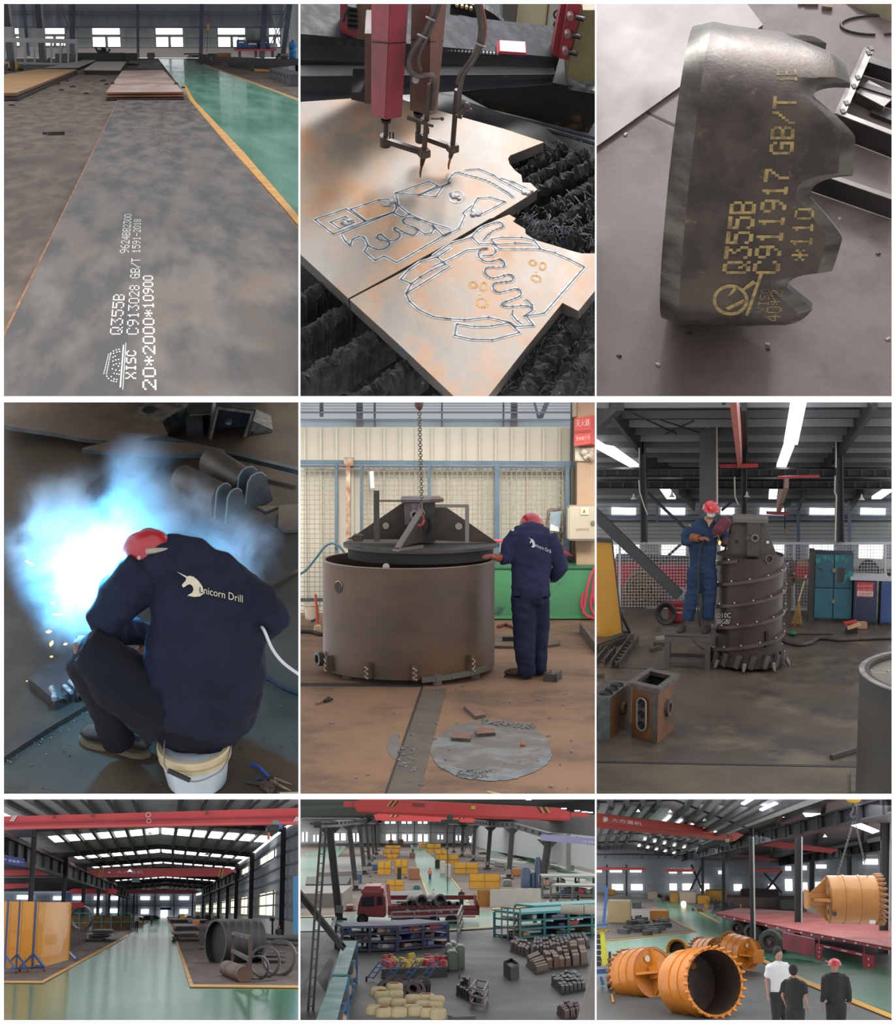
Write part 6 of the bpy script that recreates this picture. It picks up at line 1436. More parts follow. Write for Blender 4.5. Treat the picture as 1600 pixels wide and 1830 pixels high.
 MB().hexa([at(1302,700,yg*.72),at(1315,700,yg*.72),at(1326,832,yg*.97),at(1319,838,yg*.97)],[p+V((0,.0,.35))for p in(at(1302,700,yg*.72),at(1315,700,yg*.72),at(1326,832,yg*.97),at(1319,838,yg*.97))]).B('girder',sal,t)
 MB().bar(at(1286,832,yg*.97),at(1355,831,yg*.97),.2,6*kw).B('end_truck',rd,t)
 MB().box(at(1286,724,yg*.8),at(1302,712,yg*.8)+V((0,.3,0))).B('hoist',mat((44,84,78),rg=.5),t,bevel=.03)
 tag(MB().bar(at(1390,853,yg*.95),at(1465,850.5,yg*.95),.1,3*kw).B('girder_strip',rd),'thin red crane rail strip under the dark girder','rail')
 t=thing('bridge_crane','distant salmon crane girder with a dark green hoist before the back windows','crane',at(1395,918,yw*.93))
 yy=yw*.93;MB().hexa([at(1402,872,yy*.95),at(1410,872,yy*.95),at(1396,916,yy),at(1388,916,yy)],[p+V((0,0,.25))for p in(at(1402,872,yy*.95),at(1410,872,yy*.95),at(1396,916,yy),at(1388,916,yy))]).B('girder',mat((226,186,168),rg=.5),t)
 MB().bar(at(1370,916,yy),at(1410,918,yy),.1,4*kw).B('end_truck',mat((206,90,96)),t);MB().box(at(1400,907,yy*.98),at(1414,895,yy*.98)+V((0,.2,0))).B('hoist',mat((60,84,84)),t,bevel=.03)
 MB().bar(at(1403,945,yy),at(1403,905,yy),.02).B('cable',dk2,t);MB().ball(at(1405,950,yy),3*kw,8,6).B('hook_block',mat((206,140,90)),t)
 for u,v in((1322,742),(1133,892),(1335,888),(1540,893),(1201,888)):
  t=thing('high_bay_lamp','pale hanging high-bay lamp under the roof of the drilling bucket hall','lamp',R(u,v,1.2),group='high-bay lamps of the drilling bucket hall');p=at(u,v,yg*.98)
  MB().lathe([(0,0),(5*kw,-.0),(2*kw,3*kw),(1*kw,8*kw),(0,8*kw)],c=p,n=16).B('shade',mat((212,214,212),rg=.4),t);MB().bar(p+V((0,0,8*kw)),R(u,v-6,.1),.01).B('cord',dk2,t)
 # white fence
 yf=G(1330,1092).y;wf=mat((214,216,222),rg=.5);t=thing('mesh_fence','white welded mesh fence across the hall behind the worker and cabinets','fence',G(1330,1092));kf=yf/F
 for u,w_ in((1108,4.5),(1419.5,4),(1583,4)):MB().bar(at(u,1092,yf),at(u,969,yf),w_*kf,w_*kf,up=(0,1,0)).B('post',wf,t)
 for v in(970,1088):MB().bar(at(1050,v,yf),at(1610,v+1,yf),.06,4*kf).B('rail',wf,t)
 mb=MB();u=1070
 while u<1600:mb.bar(at(u,1088,yf),at(u,972,yf),.007,up=(0,1,0));u+=5.4
 v=977
 while v<1088:mb.bar(at(1062,v,yf),at(1600,v,yf),.007);v+=5.6
 mb.B('wire_panel',wf,t)
 # beyond the fence
 y2=G(1330,1062).y;tag(MB().box(at(1090,1062,y2+.3),at(1228,1016,y2+.3)+V((0,.5,0))).B('red_girder',mat((226,54,66),(206,44,56),.8,rg=.5)),'long red steel girder lying behind the fence left of the worker','girder')
 tag(MB().box(at(1420,1032,y2+.2),at(1450,1018,y2+.2)+V((0,.4,0))).B('red_girder',mat((214,60,66))),'short red steel piece behind the fence left of the teal cabinet','girder')
 tag(MB().box(at(1426,1020,y2+.5),at(1446,1008,y2+.5)+V((0,.4,0))).B('carton',mat((206,150,100))),'orange-brown carton behind the fence above the short red piece','box')
 tag(MB().box(at(1100,1014,y2+1.5),at(1450,1004,y2+1.5)+V((0,.3,0))).B('stock_row',mat((120,120,124),(70,72,78),5)),'low grey row of stock far behind the fence','stock')
 t=thing('scrap_roll','large round roll of rusty scrap and rope behind the fence','scrap roll',G(1150,1086));yr=G(1150,1085).y+.4
 p=at(1150,1053,yr);MB().cyl(p+V((0,0,0)),p+V((0,.5,0)),33*yr/F,n=28).B('core',mat((104,80,54),(60,48,36),7,rg=.8,bump=.03,bsc=20),t)
 for r_ in(32,26,19,12,6):MB().tube([p+V((r_*kf*math.cos(a)*rnd.uniform(.95,1.05),-.03,r_*kf*math.sin(a)*rnd.uniform(.93,1.05)))for a in[2*PI*j/20 for j in range(21)]],.03,6).B('strand',mat((176,134,80),(110,84,54),14,rg=.8),t)
 t=thing('floor_sack','grey rounded sack behind the fence at the worker\'s legs','sack',G(1215,1080));MB().ball(at(1214,1062,yf+.3),14*kf,14,10,(1.2,.7,1)).B('sack',mat((182,182,168),rg=.7),t)
 t=thing('cable_reel','dark arched mesh reel standing behind the fence above the navy cabinet','reel',at(1553,1028,yf+.4));MB().tube([at(1553+19*math.cos(a),1028-26*math.sin(a),yf+.3)for a in[PI*j/14 for j in range(15)]],.02).B('hoop',dk2,t);MB().prism([at(1553+18*math.cos(a),1028-25*math.sin(a),yf+.4)for a in[PI*j/14 for j in range(15)]],(0,.1,0)).B('drum',mat((132,128,118),(70,70,70),12),t)
 # yellow screen left
 t=thing('welding_screen','tall yellow metal screen at the left edge with a dark frame and feet','screen',G(1085,1140));ys=G(1085,1138).y;yl=mat((206,150,44),(186,130,36),1.2,rg=.45,c3=(150,104,34),sc3=1.4)
 MB().prism([at(1050,1150,ys),at(1113,1130,ys),at(1094,966,ys),at(1050,964,ys)],(0,.03,0)).B('panel',yl,t)
 mb=MB();mb.bar(at(1050,963,ys),at(1094,966,ys),.06);mb.bar(at(1094,966,ys),at(1113,1130,ys),.02);mb.B('frame',dk2,t)
 mb=MB();mb.bar(G(1113,1129,.02),G(1126,1130,.02),.03);mb.bar(at(1109,1095,ys),G(1126,1130,.02),.03);mb.B('foot',dk2,t)
 # steel profiles lying left
 pm=mat((104,92,80),(80,72,66),4,rg=.5,metal=.2)
 for i,(a,b,h,w_,lb)in enumerate([((1060,1160),(1120,1138),.1,.1,'wide dark channel lying below the yellow screen'),((1065,1183),(1085,1160),.1,.12,'short dark profile lying left of the punched channel'),((1092,1188),(1126,1142),.12,.12,'punched steel channel lying nearest the table'),((1062,1170),(1115,1136),.06,.06,'slim profile on top of the channel heap')]):
  mb=MB();mb.bar(G(*a,h/2),G(*b,h/2),w_*.15,h);x=V((w_,0,0));mb.bar(G(*a,h/2)+x,G(*b,h/2)+x,w_*.15,h);mb.bar(G(*a,.01)+x/2,G(*b,.01)+x/2,w_,.01)
  if i==2:
   for j in range(7):p=G(*a,h*.6).lerp(G(*b,h*.6),.08+j*.13)+x/2;mb.cyl(p-V((0,0,.03)),p+V((0,0,.02)),.04,n=12)
  tag(mb.B('steel_profile',pm),lb,'steel profile')
 for i,(a,b,lb)in enumerate([((1173,1141),(1190,1139),'short bright steel block left of the table'),((1168,1150),(1192,1150),'thin bar on the floor left of the table'),((1164,1162),(1180,1156),'small dark offcut left of the table foot'),((1486,1353),(1532,1338),'loose steel angle on the floor at lower right'),((1524,1380),(1526,1418),'small clamp and rod at the bottom beside the big ring'),((1066,1207),(1080,1206),'small dark rod by the left edge')]):
  tag(MB().bar(G(*a,.03),G(*b,.03),.05,.05).B('steel_offcut',pm if i!=0 else mat((170,168,160),rg=.4)),lb,'offcut')
 # table
 ty=G(1228,1198).y;t=thing('steel_table','low steel table the worker stands on beside the drilling bucket','table',G(1228,1190));kt=ty/F;tm=mat((96,88,82),(78,72,68),3,rg=.5)
 zt=at(1228,1134,ty).z
 A,B=at(1188,1134,ty),at(1271,1134,ty);D=.42
 MB().box(A+V((0,0,-.03)),B+V((0,D,0))).B('tabletop',tm,t)
 MB().box(A+V((0,0,-.1)),B+V((0,.03,-.03))).B('apron',tm,t)
 for x,y in((A.x+.04,ty+.04),(B.x-.04,ty+.04),(A.x+.04,ty+D-.04),(B.x-.04,ty+D-.04)):MB().box((x-.035,y-.03,0),(x+.035,y+.03,zt-.1)).B('leg',tm,t)
 for z in(.1,):mb=MB();mb.box((A.x+.05,ty+.03,z),(B.x-.05,ty+.07,z+.05));mb.box((A.x+.05,ty+D-.07,z),(B.x-.05,ty+D-.03,z+.05));mb.B('stretcher',tm,t)
 tag(MB().tube(smoothpath([at(1240,1139,ty-.03),at(1242,1147,ty-.05),at(1250,1155,ty-.05),at(1258,1160,ty)],4),.012,6).B('cable',mat((70,40,40))),'dark red cable dangling from the table front','cable')
 # drilling bucket
 b0=G(1336,1188);cx=V((b0.x,b0.y,0));rad=62*b0.y/F;yb=b0.y;zz=lambda v:at(1336,v,yb).z
 t=thing('drilling_bucket','tall dark drilling bucket with spiral ribs, bullet teeth and a gusseted top','drilling bucket',cx)
 bm_=mat((72,60,58),(88,74,70),1.6,rg=.4,metal=.3,c3=(60,52,50),sc3=1.4,bump=.002,bsc=14,spec=.4);rib=mat((92,76,72),(110,94,88),4,rg=.4,metal=.3)
 z1=zz(990);zr=zz(1165)
 MB().lathe([(rad*.96,.06),(rad*.96,z1),(rad*.93,z1),(rad*.93,z1-.03),(0,z1-.03)],c=cx,n=72).B('shell',bm_,t,smooth=40)
 MB().lathe([(rad*.9,.05),(rad*1.0,.05),(rad*1.0,zr),(rad*.9,zr)],c=cx,n=72).B('cutting_ring',bm_,t,smooth=40)
 pit=78*yb/F
 for s_ in range(2):
  pts=[];N_=110
  for i in range(N_+1):
   z=zr+.01+(z1-zr-.04)*i/N_;th=2*PI*(z/pit+s_*.5)+1.0;pts.append(cx+V((math.cos(th)*rad*.98,math.sin(th)*rad*.98,z)))
  rows=[]
  for p in pts:
   d=(p-cx);d.z=0;d.normalize();q=cx+V((0,0,p.z));rows.append([q+d*rad*.94+V((0,0,-.03)),q+d*rad*1.06+V((0,0,-.02)),q+d*rad*1.06+V((0,0,.02)),q+d*rad*.94+V((0,0,.03))])
  MB().loft(rows).B('spiral_rib',rib,t,smooth=30)
  mb=MB()
  for i in range(0,N_,4):p=pts[i];mb.ball(p+(p-V((cx.x,cx.y,p.z))).normalized()*.035+V((0,0,.035)),.012,6,4)
  mb.B('weld_spot',mat((226,224,220),rg=.3,metal=.3),t)
 def bp(u,v,off=0.0):
  s_=max(-1,min(1,(at(u,v,yb).x-cx.x)/rad));th=math.asin(s_);p=cx+V((math.sin(th)*(rad+off),-math.cos(th)*(rad+off),0));p.z=at(u,v,p.y).z;return p,V((math.sin(th),-math.cos(th),0))
 p,n_=bp(1374,999,-.01);MB().wallring(.062,.045,-.01,.015,c=p,ax=n_,n=20).B('hole_rim',rib,t);MB().lathe([(0,.002),(.05,.002)],c=p,ax=n_).B('hole',mat((14,13,13)),t)
 p,n_=bp(1370,1143,.002);MB().cbox(p,(.045,.02,.22),rz=math.atan2(n_.x,-n_.y)).B('slot',mat((14,13,13)),t)
 for i in range(16):
  a=2*PI*i/16+.12;d=V((math.cos(a),math.sin(a),0));e=V((-math.sin(a),math.cos(a),0));p=cx+d*rad*1.03
  MB().bar(p+V((0,0,.05))-e*.03,p+V((0,0,.23))+e*.03,.075,.05,up=d).B('tooth_holder',mat((104,96,92),(76,70,68),6,rg=.45),t,bevel=.006)
  if i%2:mb=MB();q=p+e*.1;mb.tube([q+V((0,0,.13))+d*.02,q+V((0,0,.06))+d*.05,q+V((0,0,.02))+d*.07],[.03,.028,.014],10);mb.B('bullet_tooth',mat((150,142,136),(100,92,88),8,rg=.35,metal=.4),t)
 wp=mat((214,214,212),rg=.5)
 for s_,u0,v0,h,w_ in(('0010C',1284,1104,8.5,27),('30GB/',1286,1115,8.5,24),('55',1281,1122,5,6)):
  mb=MB();tw=textw(s_)
  vs,fs=glyphs(s_);pts=[]
  for x,y in vs:p,n_=bp(u0+x/tw*w_-3,v0-y*h,.02);pts.append(p-V((0,.0,0)))
  mb.add(pts,fs);mb.B('lettering',wp,t)
 mb=MB();Yt=yb;q=[at(1310,926,Yt-.02),at(1373,926,Yt-.02)];z=q[0].z;mb.box((q[0].x,Yt-.28,z-.02),(q[1].x,Yt+.2,z+.03));mb.B('top_plate',mat((112,106,98),rg=.45),t)
 gm=mat((76,68,64),(92,84,78),3,rg=.5)
 def gus(pix,Y,dy=.03):MB().prism([at(u,v,Y)for u,v in pix],(0,dy,0)).B('gusset',gm,t)
 gus([(1334,992),(1334,928),(1364,929),(1389,992)],Yt-.22);gus([(1297,990),(1313,928),(1334,928),(1334,990)],Yt-.16);gus([(1294,984),(1308,928),(1313,928),(1298,985)],Yt+.05)
 MB().box(at(1335,994,Yt-.27),at(1359,928,Yt-.27)+V((0,.4,0))).B('kelly_box',mat((70,62,60),(84,76,72),3,rg=.45),t)
 p=at(1350,961,Yt-.3);MB().wallring(7*k,4*k,-.05,.03,c=p,ax=(0,-1,0),n=20).B('pin_boss',mat((124,116,110),rg=.4),t);MB().lathe([(0,0),(4*k,0)],c=p,ax=(0,-1,0)).B('pin_hole',mat((18,17,17)),t);MB().box(at(1334,965,Yt-.31),at(1344,958,Yt-.29)).B('latch',gm,t)
 for u,v,m_,r_ in((1317,968,mat((24,22,22)),3.2),(1372.5,969,mat((236,238,240)),2.8)):MB().lathe([(0,0),(r_*k,0)],c=at(u,v,Yt-(.17 if u<1330 else.235)),ax=(0,-1,0),n=16).B('gusset_hole',m_,t)
 # cabinets
 yk=G(1488,1112).y;kk=yk/F;teal=mat((52,106,122),(44,92,110),1.2,rg=.5,c3=(46,150,142),sc3=3.4,edge3=(.54,.56));
 t=thing('steel_cabinet','weathered teal steel cabinet with peeling turquoise paint and four doors','cabinet',G(1488,1115))
 a,b=at(1454,1112,yk),at(1522,1112,yk);zt_=at(1488,990,yk).z;MB().box((a.x,yk,.06),(b.x,yk+.35,zt_)).B('body',mat((60,72,76)),t)
 mz=(zt_+.06)*.48
 MB().box((a.x-.08,yk-.0,.0),(a.x,yk+.4,zt_+.02)).B('side_panel',mat((70,66,60),(84,80,72),3),t)
 for i,(x0,x1,z0,z1_)in enumerate(((a.x,(a.x+b.x)/2,mz,zt_),((a.x+b.x)/2,b.x,mz,zt_),(a.x,(a.x+b.x)/2,.06,mz),((a.x+b.x)/2,b.x,.06,mz))):
  o=MB().box((x0+.008,yk-.03,z0+.008),(x1-.008,yk,z1_-.008)).B('door',teal if i<2 else mat((58,122,138),(50,108,126),2,rg=.5),t)
 for z in(mz+.28,mz*.62):MB().cyl(((a.x+b.x)/2,yk-.03,z),((a.x+b.x)/2,yk-.06,z),.03,n=14).B('lock',mat((150,130,100),rg=.4),t)
 mb=MB();mb.prism([at(1498,1014,yk-.032),at(1512,1016,yk-.032),at(1508,1040,yk-.032),at(1498,1042,yk-.032)],(0,-.002,0));mb.prism([at(1462,1015,yk-.032),at(1468,1014,yk-.032),at(1472,1024,yk-.032)],(0,-.002,0));mb.B('bare_patch',mat((66,58,56)),t)
 for x in(a.x+.03,b.x-.03):MB().box((x-.02,yk,0),(x+.02,yk+.04,.06)).B('leg',dk2,t)
 t=thing('tool_cabinet','navy blue cabinet with a red and white notice beside the teal cabinet','cabinet',G(1560,1118));yn=G(1560,1117).y
 nb=mat((50,58,88),(42,50,78),2,rg=.5)
 for i,(u0,u1,m_)in enumerate(((1524,1569,nb),(1572,1620,mat((54,84,142),(48,74,128),2,rg=.5)))):
  a,b=at(u0,1116,yn),at(u1,1036,yn);MB().box((a.x,yn,.0),(b.x,yn+.4,b.z)).B('body',dk2,t);MB().box((a.x+.01,yn-.03,.05),(b.x-.01,yn,b.z-.03)).B('door',m_,t)
 a=at(1520,1036,yn);MB().box((a.x,yn-.04,a.z),(at(1620,1036,yn).x,yn+.4,a.z+.04)).B('top_sheet',mat((196,196,198)),t)
 o=MB().box(at(1531,1067,yn-.035),at(1562,1041,yn-.032)).B('notice',mat((206,56,62)),t);MB().box(at(1532,1065,yn-.038),at(1561,1057,yn-.036)).B('notice_panel',mat((220,206,200)),o)
 mb=MB();s_='安全操作规程';w_=textw(s_);mb.text(s_,lambda x,y:at(1533+x/w_*27,1050-y*5,yn-.037),.001,(0,-1,0));mb.text(s_,lambda x,y:at(1533+x/w_*27,1056-y*4,yn-.037),.001,(0,-1,0));mb.B('lettering',mat((236,180,176)),o)
 MB().text('OPAM',lambda x,y:at(1536+x/textw('OPAM')*22,1064-y*5,yn-.0395),.001,(0,-1,0)).B('lettering',mat((180,70,70)),o)
 for i,(u,v,r_,m_)in enumerate([(1527,1030,3,(60,150,90)),(1585,1030,5,(220,220,214)),(1590,1024,4,(50,50,54)),(1532,1031,3,(190,150,120))]):tag(MB().ball(at(u,v+2,yn+.15),r_*kk,8,6,(1,1,.9)).B('small_can',mat(m_)),['small green can on the navy cabinet','white wrapped bundle at the right end of the cabinet top','dark bundle behind the white one','small tan can beside the green one'][i],'can')
 # carton, broom, post, welder, cables, lens
 t=thing('torn_carton','torn orange and tan carton lying on the floor before the navy cabinet','box',G(1525,1130));ct=mat((226,176,130),rg=.7)
 MB().prism([G(1512,1118,.1),G(1535,1112,.2),G(1540,1118,.14),G(1516,1126,.1)],(0,0,.01)).B('flap',ct,t);MB().prism([G(1507,1112,.14),G(1530,1108,.2),G(1534,1112,.2),G(1512,1117,.13)],(0,0,.01)).B('red_flap',mat((214,74,64)),t);MB().cbox(G(1540,1124)+V((0,0,.06)),(.14,.1,.1),rz=.3).B('box_body',mat((190,150,112)),t);MB().cbox(G(1522,1131)+V((0,0,.04)),(.16,.1,.08),rz=.2).B('inner',mat((50,46,44)),t)
 t=thing('broom','straw broom leaning on the post beside the teal cabinet','broom',G(1424,1118));yo=G(1424,1118).y
 mb=MB()
 for i in range(70):a=rnd.uniform(-1,1);mb.bar(at(1428,1072,yo+.05),at(1424+a*11,1118+rnd.uniform(-4,2),yo+rnd.uniform(-.06,.06)),.008)
 mb.B('bristles',mat((190,150,92),(150,116,70),20,rg=.8),t);MB().tube([at(1427,1076,yo),at(1441,1028,yo+.2)],.012).B('handle',mat((206,186,140)),t)
 t=thing('fan_stand','brown steel post with rusty blades standing right of the drilling bucket','stand',G(1411,1122));ym=G(1411,1123).y;br=mat((108,84,68),(84,66,56),4,rg=.6)
 MB().bar(G(1411,1122),at(1411,1040,ym),6*k,4*k,up=(0,1,0)).B('post',br,t)
 for q in([(1405,1030),(1413,1018),(1420,1030)],[(1412,1026),(1424,1028),(1419,1046),(1402,1050)],[(1416,1034),(1444,1034),(1442,1038),(1416,1042)],[(1416,998),(1421,1004),(1422,1024),(1415,1024)]):MB().prism([at(u,v,ym)for u,v in q],(0,.04,0)).B('blade',br,t)
 t=thing('welding_machine','red welding machine wrapped in dark cables behind the table','machine',G(1206,1112));yq=G(1206,1114).y
 MB().box(at(1194,1112,yq),at(1222,1080,yq)+V((0,.3,0))).B('case',mat((176,40,52),(150,34,46),3,rg=.5),t,bevel=.02)
 mb=MB();mb.text('WELD',lambda x,y:at(1208+x*3,1089-y*3,yq-.01),.002,(0,-1,0));
 mb=MB();mb.box(at(1208,1088,yq-.01),at(1220,1086,yq));mb.box(at(1208,1096,yq-.01),at(1220,1093.5,yq));mb.B('marking',mat((226,170,170)),t)
 for i in range(7):q=[at(1190+11*math.cos(a)*(1+.1*i),1096+17*math.sin(a)*(.75+.06*i),yq-.06-i*.015)for a in[2*PI*j/14 for j in range(15)]];MB().tube(q,.022,6).B('cable_coil',mat((62,56,52),(44,40,40),8,rg=.6),t)
 hose=mat((84,72,62),(66,58,52),6,rg=.6)
 tag(MB().tube(smoothpath([G(u,v,.03)for u,v in((1390,1134),(1405,1146),(1430,1152),(1450,1148),(1465,1140),(1500,1143),(1550,1141),(1600,1139))],5),.03,8).B('floor_cable',hose),'thick brown cable snaking right across the floor from the drilling bucket','cable')
 tag(MB().tube([G(1400,1132,.02),G(1440,1132,.02),G(1490,1133,.02)],.014).B('thin_rod',hose),'thin rod on the floor above the thick cable','rod')
 tag(MB().ball(G(1417,1132,.04),.05,8,6,(1.3,1,.8)).B('green_fitting',mat((40,110,80))),'small green fitting on the thin rod','fitting')
 # box sections at lower left
 def flanged_box(lb,B,T,hole_f,rust=True):
  t=thing('flanged_box',lb,'steel box',G(*B[1]));rs=mat((150,98,50),(112,76,46),2,rg=.55,c3=(90,80,70),sc3=2);st_=mat((104,98,92),(84,80,76),8,rg=.5,metal=.2)
  b=[G(*q)for q in B];b.append(b[0]+b[2]-b[1]);h=at(T[1],T[2],b[1].y).z
  tp=[q+V((0,0,h))for q in b];cc=sum(tp,V((0,0,0)))/4
  for i,(p,q)in enumerate(((0,1),(1,2),(2,3),(3,0))):
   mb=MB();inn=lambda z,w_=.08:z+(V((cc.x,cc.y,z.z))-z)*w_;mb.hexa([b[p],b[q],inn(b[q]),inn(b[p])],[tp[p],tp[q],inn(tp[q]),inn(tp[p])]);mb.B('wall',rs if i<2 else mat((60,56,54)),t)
  out=[q+(q-cc)*.22 for q in tp]
  for i in range(4):j=(i+1)%4;mb=MB();inn=lambda z:z+(V((cc.x,cc.y,z.z))-z)*.34;mb.hexa([out[i],out[j],inn(out[j]),inn(out[i])],[z+V((0,0,.05))for z in(out[i],out[j],inn(out[j]),inn(out[i]))]);mb.B('flange',st_,t)
  f=(b[1]-b[0]);fn=V((f.y,-f.x,0)).normalized();fn=fn if fn.y<0 else-fn;fd=f.normalized();W=f.length
  MB().prism([b[1]-fd*W*.24+fn*.004,b[1]+fn*.004,tp[1]+fn*.004,tp[1]-fd*W*.24+fn*.004],fn*.004).B('corner_strip',st_,t)
  cp=b[0]+f*.44+fn*.01;oval=[cp+fd*(W*.18*math.cos(a))+V((0,0,h*(.5+(.2 if math.sin(a)>0 else-.2))+W*.18*math.sin(a)))for a in[2*PI*j/20 for j in range(20)]]
  o=MB().prism(oval,fn*.02).B('hole_plate',mat((92,80,72),rg=.5),t);MB().tube([q+fn*.02 for q in oval+oval[:1]],.012,6).B('weld_bead',mat((176,172,166),rg=.4,metal=.3),o)
  for s_ in(.29,.5,.71):MB().lathe([(0,0),(W*.085,0),(W*.11,.012),(W*.12,0)],c=cp+V((0,0,h*s_))+fn*.021,ax=fn,n=18).B('hole',mat((22,20,20)),o)
  g=b[2]-b[1];gn=V((g.y,-g.x,0)).normalized();gn=gn if gn.x>0 else-gn;MB().wallring(.1,.06,0,.04,c=b[1]+g*.55+V((0,0,h*.55)),ax=gn,n=22).B('ring_boss',mat((112,104,98),rg=.4,metal=.3),t)
  return t
 flanged_box('upright flanged steel box with three round holes, standing at lower left',[(1129,1316),(1175,1328),(1205,1303)],(1175,1175,1236),None)
 t=thing('flanged_box','flanged steel box lying on its side at the left edge, open end facing left','steel box',G(1087,1325));rs=mat((140,92,50),(106,74,46),2,rg=.55);st_=mat((96,104,104),(76,82,84),8,rg=.5,metal=.2)
 a0=G(1040,1322);a1=G(1087,1325);a2=G(1128,1290);h=at(1087,1254,a1.y).z;up=V((0,0,h));e0=a0+(a2-a1)
 MB().hexa([a1,a2,a2+V((-.02,0,0)),a1+V((-.02,0,0))],[q+up for q in(a1,a2,a2+V((-.02,0,0)),a1+V((-.02,0,0)))]).B('wall',rs,t)
 MB().hexa([a0+up,a1+up,a2+up,e0+up],[q+up+V((0,0,.03))for q in(a0,a1,a2,e0)]).B('wall',mat((100,92,84),(84,78,72),4),t)
 for q in(((0,0),(0,1)),):pass
 W=V((.11,0,0));mb=MB();mb.box(a1+V((-.12,-.02,0)),a1+V((.02,.03,h+.03)));mb.box(a0+V((0,-.02,0)),a1+V((0,.03,.1)));mb.box(a0+V((0,-.02,h-.08)),a1+V((0,.03,h+.03)));mb.B('flange',st_,t)
 MB().box(a0+V((0,.3,0)),a1+V((-.1,.32,h))).B('inner_wall',mat((28,30,30)),t)
 cp=(a0+a1+a2+e0)/4+up+V((0.05,0,.031));d=(a2-a1).normalized()
 for s_ in(-.22,0,.22):MB().lathe([(0,.001),(.055,.001),(.075,.02),(.085,0)],c=cp+d*s_,n=18).B('hole',mat((34,30,28)),t)
 MB().wallring(.08,.045,0,.04,c=a1.lerp(a2,.6)+up*.55,ax=(1,-.2,0),n=20).B('ring_boss',rs,t)
 # great ring at lower right
 q=G(1768,1500);dz=at(1700,1206,q.y);Rr=232*q.y/F;zt2=at(1768,1206,q.y).z
 t=thing('steel_drum','large round steel drum with a bright rim, cut off by the right edge','steel drum',q);cc=V((q.x,q.y,0));cc.x=at(1537,1206,q.y).x+Rr
 MB().lathe([(Rr,0),(Rr,zt2),(Rr*.93,zt2),(Rr*.93,zt2-.06)],c=cc,n=96).B('shell',mat((48,42,36),(60,52,44),1,rg=.5,metal=.2,c3=(76,58,42),sc3=.8),t,smooth=40)
 MB().lathe([(Rr+.004,zt2-.2),(Rr+.004,zt2-.004)],c=cc,n=96).B('upper_band',mat((44,40,36)),t);MB().lathe([(Rr*.965,zt2+.001),(Rr+.006,zt2+.001),(Rr+.006,zt2-.012)],c=cc,n=96).B('rim',mat((178,168,156),(140,130,120),6,rg=.4,metal=.2),t,smooth=20)
 MB().lathe([(0,zt2-.05),(Rr*.93,zt2-.05)],c=cc,n=96).B('top_plate',mat((142,132,118),(124,114,100),1,rg=.5),t)
 mb=MB()
 for u in(1557,1588):p=G(u,1200,zt2-.045);mb.ball(p,.02,8,5)
 mb.bar(G(1555,1202,zt2-.048),G(1620,1204,zt2-.048),.02,.004);mb.B('rivet',mat((190,182,170),rg=.4),t)
 # --- worker on the table
 Y0=ty+.2;J=lambda u,v,dy=0.0:at(u,v,Y0+dy);q=Y0/F
 t=thing('person','worker in blue boiler suit, red helmet and white mask, standing on the steel table','person',(J(1245,1118).x,Y0,zt));up=(0,-1,0);zf=zt
 skin=mat((196,146,122),(184,134,110),8,rg=.6)
 body=MB();body.tube([J(1254,1018),J(1254,975),J(1260,940),J(1268,925,-.02)],[.13,.14,.1,.055],12,up=up,fl=.65)
 body.ball(J(1271,911,-.04),.088,18,14,(.82,1,1.18));body.ball(J(1271,918,-.09),.045,12,8,(1,.8,.9));body.ball(J(1272,913.5,-.13),.018,8,6,(.8,1,1.3))
 for s_ in(-1,1):body.ball(J(1271+s_*10.5,913,-.03),.02,8,6,(.5,.8,1.3))
 body.tube([J(1236,940),J(1222,965),J(1250,962,-.15)],[.045,.04,.03],10);body.tube([J(1288,942),J(1297,965),J(1290,972,-.12)],[.045,.04,.03],10)
 body.tube([J(1245,1018),J(1238,1060),J(1230,1110)],[.08,.055,.04],10);body.tube([J(1266,1018),J(1268,1060),J(1265,1108)],[.08,.055,.04],10)
 organic(body,.011,2).B('body',skin,t,smooth=80)
 su=mat((50,70,98),(42,60,86),3,rg=.85,spec=.15,bump=.001,bsc=70)
 sm=MB();sm.tube([J(1256,1022),J(1256,1000),J(1256,970),J(1260,945),J(1264,933),J(1266,928)],[.175,.17,.19,.19,.12,.07],20,up=up,fl=.62)
 sm.tube([J(1237,942),J(1262,938),J(1287,944)],[.07,.085,.07],14,up=up,fl=.8);sm.tube([J(1238,943),J(1226,958),J(1223,968),J(1238,968,-.1)],[.08,.07,.065,.055],12);sm.tube([J(1286,945),J(1295,960),J(1296,968,-.04)],[.08,.07,.06],12)
 sm.tube([J(1244,1018),J(1239,1055),J(1234,1080),J(1229,1108)],[.12,.1,.09,.08],14);sm.tube([J(1266,1018),J(1268,1055),J(1267,1080),J(1265,1107)],[.12,.1,.09,.08],14)
 so=organic(sm,.012,4,amp=.012,freq=6,seed=6);so.B('boiler_suit',su,t,smooth=80)
 mb=MB();mb.tube(drape(so,[(1262,940),(1259,970),(1258,1010)],.006),.006,5);mb.tube(drape(so,[(1242,1014),(1258,1016),(1274,1014)],.006),.006,5);mb.B('seam',mat((36,50,74)),t)
 for q_ in([(1256,930),(1262,942),(1266,948)],[(1277,930),(1272,940),(1266,948)]):MB().tube([J(u,v,-.1)for u,v in q_],[.02,.022,.01],8,up=up,fl=.5).B('collar',su,t)
 MB().prism([J(1263,929,-.135),J(1275,929,-.135),J(1267,943,-.14)],(0,.03,0)).B('neck_skin',skin,t)
 bg_=mat((150,88,48),(116,66,38),8,rg=.8);db=mat((72,44,44),(56,36,38),8,rg=.8);mr_=mat((112,34,52),(92,28,44),5,rg=.7)
